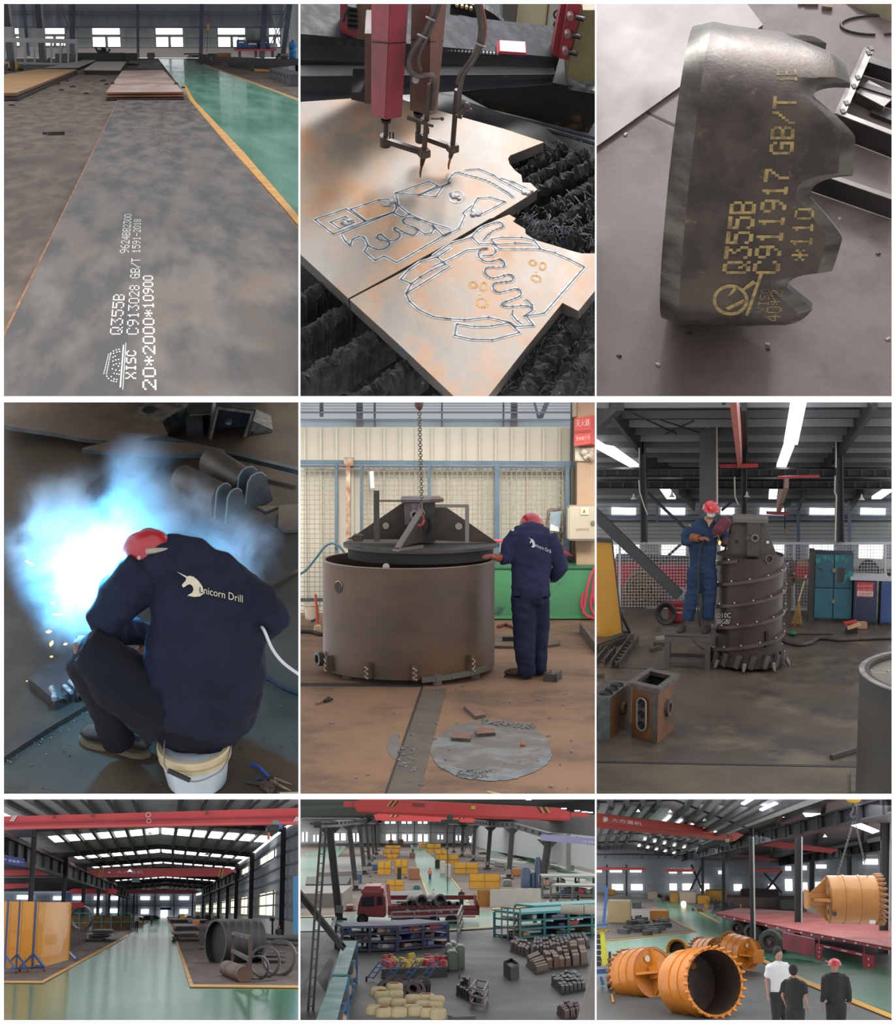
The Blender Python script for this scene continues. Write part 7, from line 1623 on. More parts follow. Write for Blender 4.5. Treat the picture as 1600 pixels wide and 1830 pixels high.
 g=MB();g.tube([J(1237,961,-.1),J(1250,962,-.18)],[.065,.05],12);thhand(g,J(1250,962,-.2),J(1268,962,-.26),(0,.3,-1),1.0,.5);organic(g,.006,2).B('glove',bg_,t,smooth=80)
 g=MB();g.tube([J(1298,962,-.08),J(1294,975,-.14)],[.06,.055],12);thhand(g,J(1294,974,-.14),J(1284,966,-.24),(0,-.5,-1),1.0,.5);organic(g,.006,2).B('glove',db,t,smooth=80)
 g=MB();g.tube([J(1277,957,-.22),J(1285,946,-.22),J(1296,934,-.2),J(1303,928,-.2)],[.05,.08,.085,.07],16);organic(g,.01,2).B('red_sleeve',mr_,t,smooth=80)
 for u,v in((1221,1119),(1265,1117)):
  p=J(u,v);p.z=zf;mb=MB();mb.tube([p+V((-.05,-.2,.03)),p+V((-.03,-.12,.045)),p+V((0,0,.06)),p+V((0,.06,.05))],[.03,.05,.05,.045],12,up=(0,0,1),fl=.9);organic(mb,.01,3).B('boot',mat((50,46,46),(40,38,38),8,rg=.7),t,smooth=80)
 hardhat(t,J(1271,909,-.04),.118,(.06,-.12,1),(.15,-1,-.1),mat((218,30,46),(200,24,40),3,rg=.3,coat=.3))
 MB().ball(J(1271.5,919.5,-.125),.052,16,10,(1.05,.75,.85)).B('face_mask',mat((236,232,228),rg=.7),t)
 for s_ in(-1,1):mb=MB();q_=J(1271+s_*5.2,912,-.135);mb.tube([q_+V((.026*math.cos(a),0,.017*math.sin(a)))for a in[2*PI*j/12 for j in range(13)]],.0045,6);mb.B('glasses_rim',mat((30,28,32),rg=.3),t);MB().lathe([(0,0),(.02,0)],c=q_+V((0,.004,0)),ax=(0,-1,0)).B('glasses_lens',mat((150,160,170),rg=.05,alpha=.55),t)
 t2=thing('cutting_torch','small torch in the worker\'s hands with a glowing orange tip and a cable hanging down','torch',J(1284,965,-.26))
 MB().tube([J(1276,960,-.26),J(1284,957,-.26),J(1286,966,-.28)],.012,8).B('body',mat((90,84,80),rg=.4,metal=.5),t2)
 MB().ball(J(1286.5,970,-.28),.022,10,8,(.8,.8,1.3)).B('flame',mat((255,150,70),emit=5),t2)
 MB().tube(smoothpath([J(1262,963,-.24),J(1254,975,-.22),J(1250,1000,-.2),J(1249,1040,-.18),J(1248,1090,-.15),J(1252,1120,-.1)],5),.012,8).B('cable',mat((34,34,38)),t2)
 area('window_light',(0,yw+2,4),(0,yf-6,0),6,260,(.95,.98,1),sy=2)
 finish(c)
if want(6):bay6()
# ================================================================ bay 7: long hall with green aisle
def figure(label,foot,top,shirt,pants,hat=None,rz=0.0,arm=(0,0),hair=(30,26,26),z0=0.0,skin=(190,140,116),bend=0.0,sleeves=True,vox=None):
 """standing person on a floor pixel; arm = forward swing of the two arms"""
 p=G(foot[0],foot[1],z0);H=at(foot[0],top,p.y).z-z0;s=H/1.74;R=Matrix.Rotation(rz,3,'Z')
 t=thing('person',label,'person',p)
 W=lambda x,y,z:p+R@(V((x,y-bend*max(0,z-.9),z-abs(bend)*.15*max(0,z-.9)))*s)
 b=MB();b.tube([W(0,0,.95),W(0,0,1.2),W(0,.01,1.42),W(0,0,1.52)],[.12*s,.12*s,.1*s,.05*s],10,up=R@V((0,1,0)),fl=.62);b.ball(W(0,-.01,1.62),.1*s,12,10,(.78,.95,1.15));b.ball(W(0,-.1,1.6),.02*s,6,5)
 for i,x in enumerate((-1,1)):
  f=arm[i];e=W(x*.24,.05-f*.1,1.14+f*.05);h=W(x*(.26-f*.12),-.02-f*.3,.9+f*.25)
  b.tube([W(x*.18,0,1.42),e,h],[.045*s,.036*s,.026*s],8)
  d=(h-e).normalized()
  if s*F/p.y>90:
   thhand(b,h,h+d*.1,R@V((0,-1,0)),s,.35)
  else:b.tube([h,h+d*.09*s],[.032*s,.022*s],6)
  b.tube([W(x*.09,0,.95),W(x*.1,-.02,.5),W(x*.1,.02,.08)],[.075*s,.05*s,.035*s],8)
 organic(b,vox or.03*s,2).B('body',mat(skin,rg=.6),t,smooth=80)
 g=MB();g.tube([W(0,0,.9),W(0,0,1.1),W(0,0,1.3),W(0,0,1.44),W(0,0,1.5)],[.17*s,.165*s,.19*s,.15*s,.07*s],14,up=R@V((0,1,0)),fl=.66);g.tube([W(-.19,0,1.4),W(.19,0,1.4)],.07*s,10)
 for i,x in enumerate((-1,1)):
  f=arm[i];e=W(x*.24,.05-f*.1,1.14+f*.05);h=W(x*(.255-f*.1),-.02-f*.24,.96+f*.2);a=W(x*.19,0,1.41)
  g.tube([a,e,h]if sleeves else[a,a.lerp(e,.75)],[.07*s,.055*s,.045*s]if sleeves else[.075*s,.065*s],10)
 organic(g,(vox or.03*s)*.9,2,amp=.008*s,freq=6/s).B('shirt',mat(shirt,rg=.8),t,smooth=80)
 g=MB();g.tube([W(-.06,0,.95),W(.06,0,.95)],.13*s,12)
 for x in(-1,1):g.tube([W(x*.09,0,.95),W(x*.1,-.02,.5),W(x*.1,.01,.09)],[.11*s,.08*s,.065*s],10)
 organic(g,(vox or.03*s)*.9,2,amp=.006*s,freq=6/s).B('trousers',mat(pants,rg=.8),t,smooth=80)
 for x in(-1,1):MB().tube([W(x*.1,.07,.04),W(x*.1,-.08,.045),W(x*.1,-.16,.035)],[.045*s,.05*s,.03*s],8,up=(0,0,1),fl=.8).B('shoe',mat((40,38,40),rg=.6),t)
 if hat:hardhat(t,W(0,0,1.63),.125*s,R@V((0,-.05,1)),R@V((0,-1,0)),mat(hat,rg=.35,coat=.3))
 else:MB().ball(W(0,.015,1.65),.108*s,12,10,(.82,.98,1.05)).B('hair',mat(hair,rg=.8),t)
 return t
def girder(label,pts,Ys,m,ends=True,dy=.5,stripes=(),logo=None,extra=()):
 """bridge crane girder from pixel outline (top-left, top-right, bottom-right, bottom-left)"""
 t=thing('bridge_crane',label,'crane',at(*pts[0],Ys[0]));n=len(pts);Y=[Ys[0]+(Ys[1]-Ys[0])*(u-pts[0][0])/(pts[1][0]-pts[0][0])for u,v in pts]
 MB().prism([at(u,v,y)for(u,v),y in zip(pts,Y)],(0,dy,0)).B('girder',m,t)
 yy=lambda u:Ys[0]+(Ys[1]-Ys[0])*(u-pts[0][0])/(pts[1][0]-pts[0][0])
 for q,m_,nm in stripes:MB().prism([at(u,v,yy(u)-.05)for u,v in q],(0,.04,0)).B(nm,m_,t)
 if logo:
  s_,u0,v0,h,w_,sl=logo;tw=textw(s_);MB().text(s_,lambda x,y:at(u0+x/tw*w_,v0-y*h+x/tw*w_*sl,yy(u0)-.08),.01,(0,-1,0)).B('lettering',mat((240,214,214)),t)
 return t,yy
def bay7():
 c=Cell(BOX[7],284,1622,(63,1742),45);use(c);rnd=random.Random(7)
 ground('floor',[(-500,1638),(1100,1638),(2200,1900),(-1600,1900)],mat((58,150,112),(46,132,98),.3,rg=.15,st=(1,.12,1),bump=.0015,bsc=1,spec=.12,c3=(88,148,118),sc3=.2))
 br=mat((122,106,98),(104,90,84),.8,rg=.65,st=(1,.15,1),c3=(88,78,74),sc3=.5,spec=.1)
 ground('floor_left',[(-300,1752),(75,1754),(228,1671),(270,1645),(270,1639),(-400,1639)],br,z=.02);ground('floor_right',[(316,1678),(345,1760),(900,1768),(900,1645),(298,1639)],br,z=.02)
 ye=mat((222,160,50),(204,146,52),1,rg=.5)
 ground('trim_60',[(-300,1750),(74,1753),(228,1670),(230,1673),(77,1756),(-300,1754)],ye,z=.03);ground('trim_61',[(315,1676),(346,1759),(900,1765),(900,1768),(340,1763),(313,1678)],ye,z=.03);ground('trim_62',[(299,1645),(301,1645),(312,1666),(309,1666)],ye,z=.03)
 # frames: left column, right column, eave row, apex row, base row
 FR=[(-190,730,1360,1330,1760),(62,507,1478,1462,1676),(118,451,1524,1509,1662),(152,424,1543,1533,1655),(178,408,1557,1549,1650),(197,392,1569,1562,1647),(214,377,1578,1572,1644),(228,364,1586,1580,1641),(240,345,1592,1588,1638)]
 dk=mat((64,68,76),(52,56,64),.3,rg=.5);dkk=mat((50,52,58),rg=.5);rf=mat((214,216,218),(200,202,206),.3,rg=.5);sky=mat((250,252,255),emit=3);skl=mat((250,252,255),emit=4);sid=mat((158,168,178),(146,156,166),.1,rg=.6)
 Q=[]
 for xl,xr,ve,va,vb in FR:y=G(xr,vb).y if vb<1700 else 40;Q.append((at(xl,ve,y),at((xl+xr)/2+1,va,y),at(xr,ve,y),y))
 for i,(l,a,r,y)in enumerate(Q):
  k=y/F
  if i:
   w=max(10-i*1.1,2.5)*k
   for e,d in((l,a),(a,r)):struct('beam',MB().ibeam(e-V((0,0,w*.5)),d-V((0,0,w*.5)),w*.4,w),dk)
   for e in(l,r):struct('column',MB().ibeam(V((e.x,y,0)),e,w*.6,w,.15,up=(1,0,0)),dkk)
  if i<len(Q)-1:
   l2,a2,r2,y2=Q[i+1]
   for e,d,e2,d2 in((l,a,l2,a2),(a,r,a2,r2)):
    struct('ceiling',MB().prism([e,d,d2,e2],(0,0,.1)),rf)
    for j in range(1,7):f=j/7;struct('beam',MB().bar(e.lerp(d,f)-V((0,0,.12)),e2.lerp(d2,f)-V((0,0,.12)),.16+.06*(j%2),.15),dk)
    g=lambda f,h:e.lerp(d,f).lerp(e2.lerp(d2,f),h)-V((0,0,.05))
    if 0<i<6:
     for j in range(7):f=j/7+.02;struct('window_%d'%(60+i),MB().prism([g(f,.3),g(f+.11,.3),g(f+.11,.5),g(f,.5)],(0,0,.02)),skl)
   # right wall between the columns
   wl=lambda h,z:(lambda p:V((p.x+.3,p.y,z)))(r.lerp(r2,h));zz=lambda h:r.z+(r2.z-r.z)*h
   struct('wall_right',MB().hexa([wl(0,0),wl(1,0),wl(1,0)+V((.2,0,0)),wl(0,0)+V((.2,0,0))],[wl(0,zz(0)),wl(1,zz(1)),wl(1,zz(1))+V((.2,0,0)),wl(0,zz(0))+V((.2,0,0))]),sid)
   for f in(.16,.3,.42,.54,.66,.78,.9):struct('beam',MB().bar(wl(0,zz(0)*f)-V((.1,0,0)),wl(1,zz(1)*f)-V((.1,0,0)),.05,.12),dk)
   struct('baseboard_right',MB().bar(wl(0,.5)-V((.1,0,0)),wl(1,.5)-V((.1,0,0)),.1,1.0),mat((206,202,200)))
   for z0,z1 in((.19,.45),(.78,.87)):
    q=[wl(.3,zz(.3)*z0),wl(.75,zz(.75)*z0),wl(.75,zz(.75)*z1),wl(.3,zz(.3)*z1)];o=struct('window_%d'%(70+i),MB().prism([p-V((.06,0,0))for p in q],(-.02,0,0)),mat((255,250,226),emit=1.5)if z0<.5 else sky)
    MB().tube([p-V((.12,0,0))for p in q+q[:1]],.05,4).B('window_frame',mat((176,170,120)),o)
    m_=(q[0]+q[1])/2;n_=(q[2]+q[3])/2;MB().bar(m_-V((.12,0,0)),n_-V((.12,0,0)),.06).B('mullion',mat((176,170,120)),o)
   # left bay roof and gallery
   e=V((l.x-30,l.y,l.z*.98));e2=V((l2.x-60,l2.y,l2.z*.98))
   if 0<i:struct('ceiling',MB().prism([e,l,l2,e2],(0,0,.1)),mat((170,172,176),(150,152,156),.2));struct('beam',MB().ibeam(l-V((0,0,.3)),e-V((0,0,.3)),.3,.6),dk)
   if 0<i<5:q=[e.lerp(l,.55).lerp(e2.lerp(l2,.55),.3),e.lerp(l,.9).lerp(e2.lerp(l2,.9),.3),e.lerp(l,.9).lerp(e2.lerp(l2,.9),.5),e.lerp(l,.55).lerp(e2.lerp(l2,.55),.5)];struct('window_%d'%(80+i),MB().prism([p-V((0,0,.1))for p in q],(0,0,.05)),sky)
 # far wall
 yw=Q[-1][3]+2;P=lambda u,v,d=0:at(u,v,yw+d)
 struct('wall_back',MB().box(P(-80,1638),P(560,1560)+V((0,1,0))),sid)
 for i,(a,b,y0,y1)in enumerate([(251,268,1602,1608),(286,303,1602,1608),(320,338,1602,1608),(252,266,1625,1633),(287,300,1624,1637),(321,336,1625,1633),(168,182,1624,1632),(195,211,1624,1632),(168,184,1602,1608),(196,212,1602,1608),(95,118,1602,1608),(95,110,1622,1632),(30,60,1600,1607),(130,150,1602,1608)]):
  struct('window_%d'%(90+i),MB().box(P(a,y1,-.6),P(b,y0,-.5)),sky)
 for v in(1598,1611,1619):struct('beam',MB().bar(P(-80,v,-.5),P(345,v,-.5),.5,1*yw/F),mat((112,122,136)))
 for u in(277,311,245,190,220):struct('column',MB().bar(P(u,1638,-.8),P(u,1594,-.8),1.6*yw/F,up=(0,1,0)),dk)
 MB and struct('trim_63',MB().bar(P(286,1624,-1),P(306,1624,-1),.3,.5),mat((60,80,170)))
 # runway beams
 for(a,b,side)in((((7-60,1480),1),((232,1600),7),-1),(((533+60,1472),1),((362,1596),7),1)):
  y1=Q[1][3]*.8;y2=Q[7][3];s_=26
  p,q=at(a[0][0],a[0][1]+10,y1),at(b[0][0],b[0][1],y2);struct('beam',MB().ibeam(p,q,.5,1.3,.14),dk)
  struct('trim_%d'%(64+side),MB().bar(p+V((0,0,.75)),q+V((0,0,.75)),.15,.15),mat((176,84,74)))
  for j in range(26):f=(j/26)**1.6;w=p.lerp(q,f);struct('beam',MB().box(w+V((-.22,0,-.55)),w+V((.22,.08,.55))),dkk)
 # cranes
 red=mat((222,68,74),(208,60,66),.4,rg=.4);rd2=mat((186,40,50),(170,36,46),.4,rg=.4);wt=mat((240,220,216));bk=mat((40,36,36));yl=mat((226,180,60))
 t,yy=girder('big red bridge crane girder nearest the viewer under the roof of the green-aisle hall',[(-20,1460),(560,1443),(560,1472),(-20,1482)],(42,42),red,stripes=[([(-20,1470),(560,1456),(560,1459),(-20,1473)],rd2,'lower_flange'),([(-20,1478),(560,1467),(560,1472),(-20,1482)],mat((228,92,94)),'rail')]+[([(u,1468),(u+3,1468),(u+10,1457),(u+7,1457)],wt,'marking')for u in(17,21,524,528)])
 for u,v in((97,1459),(166,1457),(370,1452)):MB().box(at(u-3,v+3,41.9),at(u+3,v-3,41.8)).B('name_plate',mat((120,60,66)),t)
 for u,v,r_ in((265,1456,4.5),(266,1467,4)):MB().lathe([(r_*.011,0),(r_*.014,0),(r_*.014,-.02)],c=at(u,v,41.85),ax=(0,-1,0)).B('emblem',wt,t)
 t=thing('crane_hoist','dark green hoist trolley under the right part of the nearest red girder','hoist',at(490,1478,41));MB().box(at(478,1488,41.2),at(500,1474,41.2)+V((0,.8,0))).B('motor',mat((44,60,64)),t,bevel=.05);MB().box(at(488,1472,41),at(498,1466,41)).B('control_box',mat((70,170,140)),t);MB().cyl(at(498,1477,41),at(505,1477,41),.06).B('drum',mat((60,110,160)),t);MB().cyl(at(480,1488,41),at(480,1500,41),.03).B('hook',mat((220,90,60)),t)
 t,yy=girder('middle red bridge crane girder with white characters and striped ends',[(153,1557),(172,1552),(400,1551),(421,1555),(402,1566),(172,1568)],(Q[3][3]*.93,)*2,rd2,stripes=[([(u,1567),(u+1.6,1567),(u+5,1553),(u+3.4,1553)],m_,'stripe')for u,m_ in((176,yl),(178.5,bk),(180,yl),(390,yl),(393,bk),(395,yl))],logo=('大方重机',208,1561,5,48,0));MB().ball(at(195,1559,yy(195)-.1),.1,6,4,(1.4,.3,1)).B('emblem',wt,t);MB().box(at(418,1560,yy(418)),at(422,1555,yy(418))).B('end_truck',mat((226,90,110)),t)
 t=thing('crane_hoist','small dark green hoist under the middle red girder','hoist',at(243,1570,Q[3][3]*.92));MB().box(at(235,1577,Q[3][3]*.92),at(250,1569,Q[3][3]*.92)).B('motor',mat((50,90,84)),t)
 for lb,pts,y in(('far red girder low above the end of the green aisle',[(222,1592),(232,1590),(345,1590),(356,1592),(348,1597),(228,1597)],Q[5][3]),('red girder at the far left beyond the banner',[(-20,1556),(-20,1554),(118,1555),(112,1564),(-20,1565)],Q[3][3]),('short red girder at left beneath the banner, lower one',[(-20,1581),(-20,1580),(52,1579),(56,1586),(-20,1590)],Q[4][3]),('far-left red girder above the cages',[(122,1592),(130,1588),(204,1588),(212,1592),(204,1597),(126,1597)],Q[5][3]*.95)):
  t=thing('bridge_crane',lb,'crane',at(*pts[0],y));MB().prism([at(u,v,y)for u,v in pts],(0,.6,0)).B('girder',red if y<200 else rd2,t)
 t=thing('banner','blue banner with white characters hanging at the far left','banner',at(25,1548,60));MB().prism([at(-20,1540,60),at(44,1549,60),at(44,1534,60),at(-20,1524,60)],(0,.05,0)).B('cloth',mat((52,60,130)),t);s_='安全生产 质量第一';MB().text(s_,lambda x,y:at(-14+x/textw(s_)*56,1536-y*5+x/textw(s_)*8,59.9),.01,(0,-1,0)).B('lettering',mat((200,206,236)),t)
 for u,v,y in((99,1428,50),(255,1428,50),(196,1528,90),(370,1528,90),(268,1491,60),(232,1558,120)):t=thing('high_bay_lamp','round white high-bay lamp under the roof of the green-aisle hall','lamp',at(u,v,y),group='high-bay lamps of the green-aisle hall');MB().lathe([(0,0),(5*y/F,0),(3*y/F,2*y/F),(y/F,4*y/F),(0,4*y/F)],c=at(u,v,y)).B('shade',mat((216,220,222),rg=.4),t)
 # yellow screens
 sc_=mat((255,170,30),(246,156,22),.8,rg=.3,coat=.3,c3=(244,176,60),sc3=1.2);bl=mat((44,92,158),rg=.45)
 for i,(u0,u1,vb,vt,lb)in enumerate([(-12,12.5,1740,1611,'orange-yellow welding screen at the very left edge'),(13.5,33,1738,1611,'second orange-yellow welding screen from the left edge'),(34,62,1737,1611,'narrow-looking orange-yellow welding screen, third from the left'),(63,123,1733,1612,'widest orange-yellow glossy welding screen, nearest the aisle')]):
  y=G(u1,vb).y;t=thing('welding_screen',lb,'screen',G(u1,vb));k=y/F
  if i<3:a,b=at(u0,vb-4,y*.995),at(u1,vb-4,y)
  else:a,b=at(u0,vb-1,y),at(u1,vb-18,y*1.04)
  zt=at(u1 if i<3 else u0,vt,y).z;MB().hexa([a,b,b+V((0,.05,0)),a+V((0,.05,0))],[V((q.x,q.y,zt))for q in(a,b,b+V((0,.05,0)),a+V((0,.05,0)))]).B('curtain',sc_,t)
  pu=u1 if i<3 else u0-1;p=G(pu,vb-2);p.y=y-.05
  if i<4:MB().bar(V((p.x,y-.05,.15)),V((p.x,y-.05,zt+.05)),3*k,up=(0,1,0)).B('post',bl,t);
  if i==3:q=at(123,1714,y*1.04);MB().bar(q,V((q.x,q.y,zt)),1.2*k,up=(0,1,0)).B('post',mat((196,130,40)),t);MB().tube([G(123,1700),G(137,1714,.1)],.05).B('foot',bl,t)
  for s_ in((-1,1)if i else(1,)):
   MB().bar(V((p.x,y-.05,.12)),V((p.x+s_*21*k,y-.3,.12)),3*k).B('foot',bl,t);MB().bar(V((p.x,y-.05,30*k)),V((p.x+s_*19*k,y-.3,.14)),2.6*k).B('foot_brace',bl,t)
   MB().cyl(V((p.x+s_*20*k-.02,y-.32,.06)),V((p.x+s_*20*k+.04,y-.32,.06)),.06).B('castor',mat((140,50,54)),t)
 # left stock
 st=mat((84,78,76),(58,54,54),1,rg=.5)
 p=at(144,1640,G(144,1672).y);k=p.y/F;t=thing('steel_ring','large thin steel ring standing behind the widest yellow screen','steel ring',G(144,1665));MB().wallring(20*k,18*k,0,10*k,c=p,ax=(.45,1,0),n=48).B('ring',mat((96,88,84),rg=.5),t)
 tl=mat((92,160,160),rg=.5)
 for j,(a,b,v0,v1)in enumerate([(123,160,1632,1666),(165,198,1631,1664),(199,234,1632,1663),(233,241,1634,1660)]):
  y=G((a+b)/2,v1).y;t=thing('cage_rack',['teal cage rack inside the big steel ring','teal cage rack right of the big steel ring','teal cage rack nearest the two people','narrow teal cage end beside the white-shirted person'][j],'rack',G((a+b)/2,v1));k=y/F
  for u in(a,(a+b)/2,b):MB().bar(at(u,v1,y),at(u,v0,y),1.3*k,up=(0,1,0)).B('post',tl,t)
  for v in(v0,(v0+v1)/2,v1):MB().bar(at(a,v,y),at(b,v,y),1.2*k,1.2*k).B('rail',tl,t)
  MB().box(at(a,v1-1,y+.6),at(b,v0+5,y+1)).B('contents',mat((70,60,56),(150,110,60),2,rg=.7),t)
 for j in range(12):u=124+j*2.7;p=G(u,1700-j*1.5);tag(MB().bar(p,at(u,1660+rnd.uniform(-2,2),p.y),.05,up=(0,1,0)).B('rod',st),'upright dark rod in the row behind the widest yellow screen','rod','upright rods behind the yellow screens')
 def pile(lb,a,b,vt,vb,n,m,nm='plate_stack',cat='stack',dep=6):
  y=G((a+b)/2,vb).y;t=thing(nm,lb,cat,G((a+b)/2,vb));z1=at(a,vt,y).z;A,B=at(a,vb,y),at(b,vb,y)
  for i in range(n):o=rnd.uniform(-.3,.3);MB().box((A.x+o,y+rnd.uniform(0,.5),z1*i/n+.01),(B.x+o,y+dep,z1*(i+.8)/n)).B('plate',m,t)
 pile('pile of dark plates left of the aisle before the cages',155,190,1662,1684,6,st);pile('low brown pile at the end of the left cages',234,258,1646,1658,3,mat((130,96,76),rg=.6));pile('dark pile beside the far walkers',256,284,1636,1642,3,st,dep=10)
 t=thing('drill_machine','blue and red machine head behind the yellow screens','machine',at(125,1600,95));MB().box(at(118,1610,95),at(128,1594,95)).B('head',mat((50,96,130)),t,bevel=.1);MB().box(at(126,1622,95),at(150,1613,95)).B('body',mat((200,50,60)),t,bevel=.1)
 figure('small person in a white shirt and red helmet near the end of the left cages',(244,1662),1634,(226,222,224),(60,60,70),hat=(206,60,60));figure('small dark-clothed person walking in the far aisle, nearest the green floor',(271,1653),1636,(56,54,60),(44,44,50));figure('small person in a red helmet bending over the far brown pile',(255,1655),1640,(100,84,80),(60,60,66),hat=(200,50,50))
 # right stock
 y=G(420,1722).y;k=y/F;c1=at(385,1685,y);c2=at(447,1684,y*1.03);dm=mat((54,52,54),(70,68,68),.8,rg=.42,metal=.3,wave=('X',.5,.01))
 t=thing('steel_cylinder','huge dark steel cylinder lying on its side right of the aisle','cylinder',G(410,1722));MB().lathe([(36*k,0),(40*k,0),(40*k,78*k),(0,78*k)],c=c1,ax=(1,.5,0),n=64).B('shell',dm,t);MB().lathe([(0,10*k),(36*k,10*k),(36*k,0)],c=c1,ax=(1,.5,0),n=48).B('inner_wall',mat((30,29,30)),t)
 for i,(u,v,r_,ax,w,lb)in enumerate([(474,1719,27.5,(-.25,-1,.05),8,'nearest thin steel ring standing upright at right'),(501,1712,31,(-.4,-1,.1),9,'larger steel ring leaning behind the nearest ring'),(462,1729,21,(-.4,-1,0),8,'smaller ring nested behind the nearest steel ring'),(540,1690,16,(-.6,-1,0),12,'steel ring cut by the right edge of the hall')]):
  p=at(u,v,G(u,v+r_+2).y);k2=p.y/F;t=thing('steel_ring',lb,'steel ring',V((p.x,p.y,0)));MB().wallring(r_*k2,r_*k2*.86,0,w*k2,c=p,ax=ax,n=48).B('ring',mat((96,92,92),(74,70,70),2,rg=.5,metal=.2),t)
 t=thing('steel_stand','rusty upright rectangular frame with a base before the steel cylinder','frame',G(430,1755));rs=mat((92,74,66),(76,62,56),2,rg=.6);ya,yb=G(415,1730).y,G(446,1755).y
 A,B=G(415,1730),G(446,1755);za,zb=at(415,1668,ya).z,at(446,1676,yb).z
 for p,q in((A,V((A.x,A.y,za))),(B,V((B.x,B.y,zb))),(V((A.x,A.y,za)),V((B.x,B.y,zb))),(V((A.x,A.y,za*.5)),V((B.x,B.y,zb*.5))),(G(400,1728),G(437,1758)),(G(437,1758),G(492,1754))):MB().bar(p,q,.09,.09).B('bar',rs,t)
 tag(MB().cyl(G(405,1730,.2),G(438,1742,.2),.2,n=24).B('rusty_pipe',mat((120,84,66),(92,68,56),2,rg=.6)),'rusty pipe lying inside the upright frame','pipe')
 for i,(a,b,lb)in enumerate([((455,1674),(560,1678),'upper long grey pipe at the right'),((455,1683),(560,1688),'lower long grey pipe at the right')]):tag(MB().cyl(at(*a,y*1.1),at(*b,y*1.08),5*k,n=20).B('long_pipe',mat((104,102,104),(84,82,84),1,rg=.5)),lb,'pipe')
 for i in range(5):v=1700+i*8;tag(MB().box(at(462,v+4,y*.99+i*.1),at(504,v,y*1.02)).B('dark_plate',mat((60,60,64),rg=.5)),'dark slab seen through the steel rings','slab','dark slabs behind the steel rings')
 t=thing('bar_cage','rusty barred cage left of the huge cylinder','cage',G(368,1697));yy=G(368,1697).y
 for j in range(9):u=357+j*2.6;MB().bar(at(u,1697,yy-j*.2),at(u,1652,yy-j*.2),.05,up=(0,1,0)).B('bar',rs,t)
 for v in(1652,1655,1692):MB().bar(at(356,v,yy),at(379,v+.5,yy-1.6),.08,.08).B('rail',rs,t)
 pile('flat stack of plates at the corner of the right floor area',313,356,1668,1683,5,mat((110,94,86),(66,60,58),1),dep=8);pile('dark low pallets in front of the plate stack',316,352,1676,1684,2,st,dep=3);pile('row of plates further along the right side',320,360,1655,1664,4,mat((104,92,88),(76,70,70),1),dep=20);pile('long low stacks far along the right side',302,350,1643,1650,4,mat((90,84,86),(120,100,90),1),dep=60);pile('grey stock heap above the far right stacks',345,372,1644,1654,4,mat((110,108,108),(80,78,80),1),dep=20)
 tag(fbox(345,357,1645,1658,4).B('orange_box',mat((206,120,60))),'orange box on the right side beyond the plate stack','box');tag(fbox(322,330,1634,1648,8).B('yellow_crate',mat((206,160,60))),'small yellow crate far along the right side','box')
 for i in range(9):u=318+i*16;tag(fbox(u,u+rnd.uniform(6,13),1634+rnd.uniform(0,4),1646+i*.3,5).B('machine_part',mat([(70,90,130),(120,70,66),(90,90,94),(60,60,64),(150,140,130)][i%5],rg=.5),bevel=.1),'small coloured machine part in the far row on the right side','machine part','machine parts in the far right row')
 figure('crouching person in a red helmet and dark jacket behind the long pipes',(497,1690),1654,(60,62,76),(50,50,60),hat=(206,40,50),bend=.3)
 t=thing('welding_cart','tall dark stand with tools near the right windows','stand',G(487,1670));yk=G(487,1672).y;MB().bar(at(487,1672,yk),at(487,1642,yk),.12,up=(0,1,0)).B('post',dkk,t);MB().box(at(482,1646,yk),at(491,1640,yk)).B('tray',mat((130,136,130)),t)
 struct('door_1',MB().prism([at(524,1668,60),at(560,1672,60),at(560,1560,60),at(524,1566,60)],(.1,.3,0)),mat((70,140,190)))
 finish(c)
if want(7):bay7()
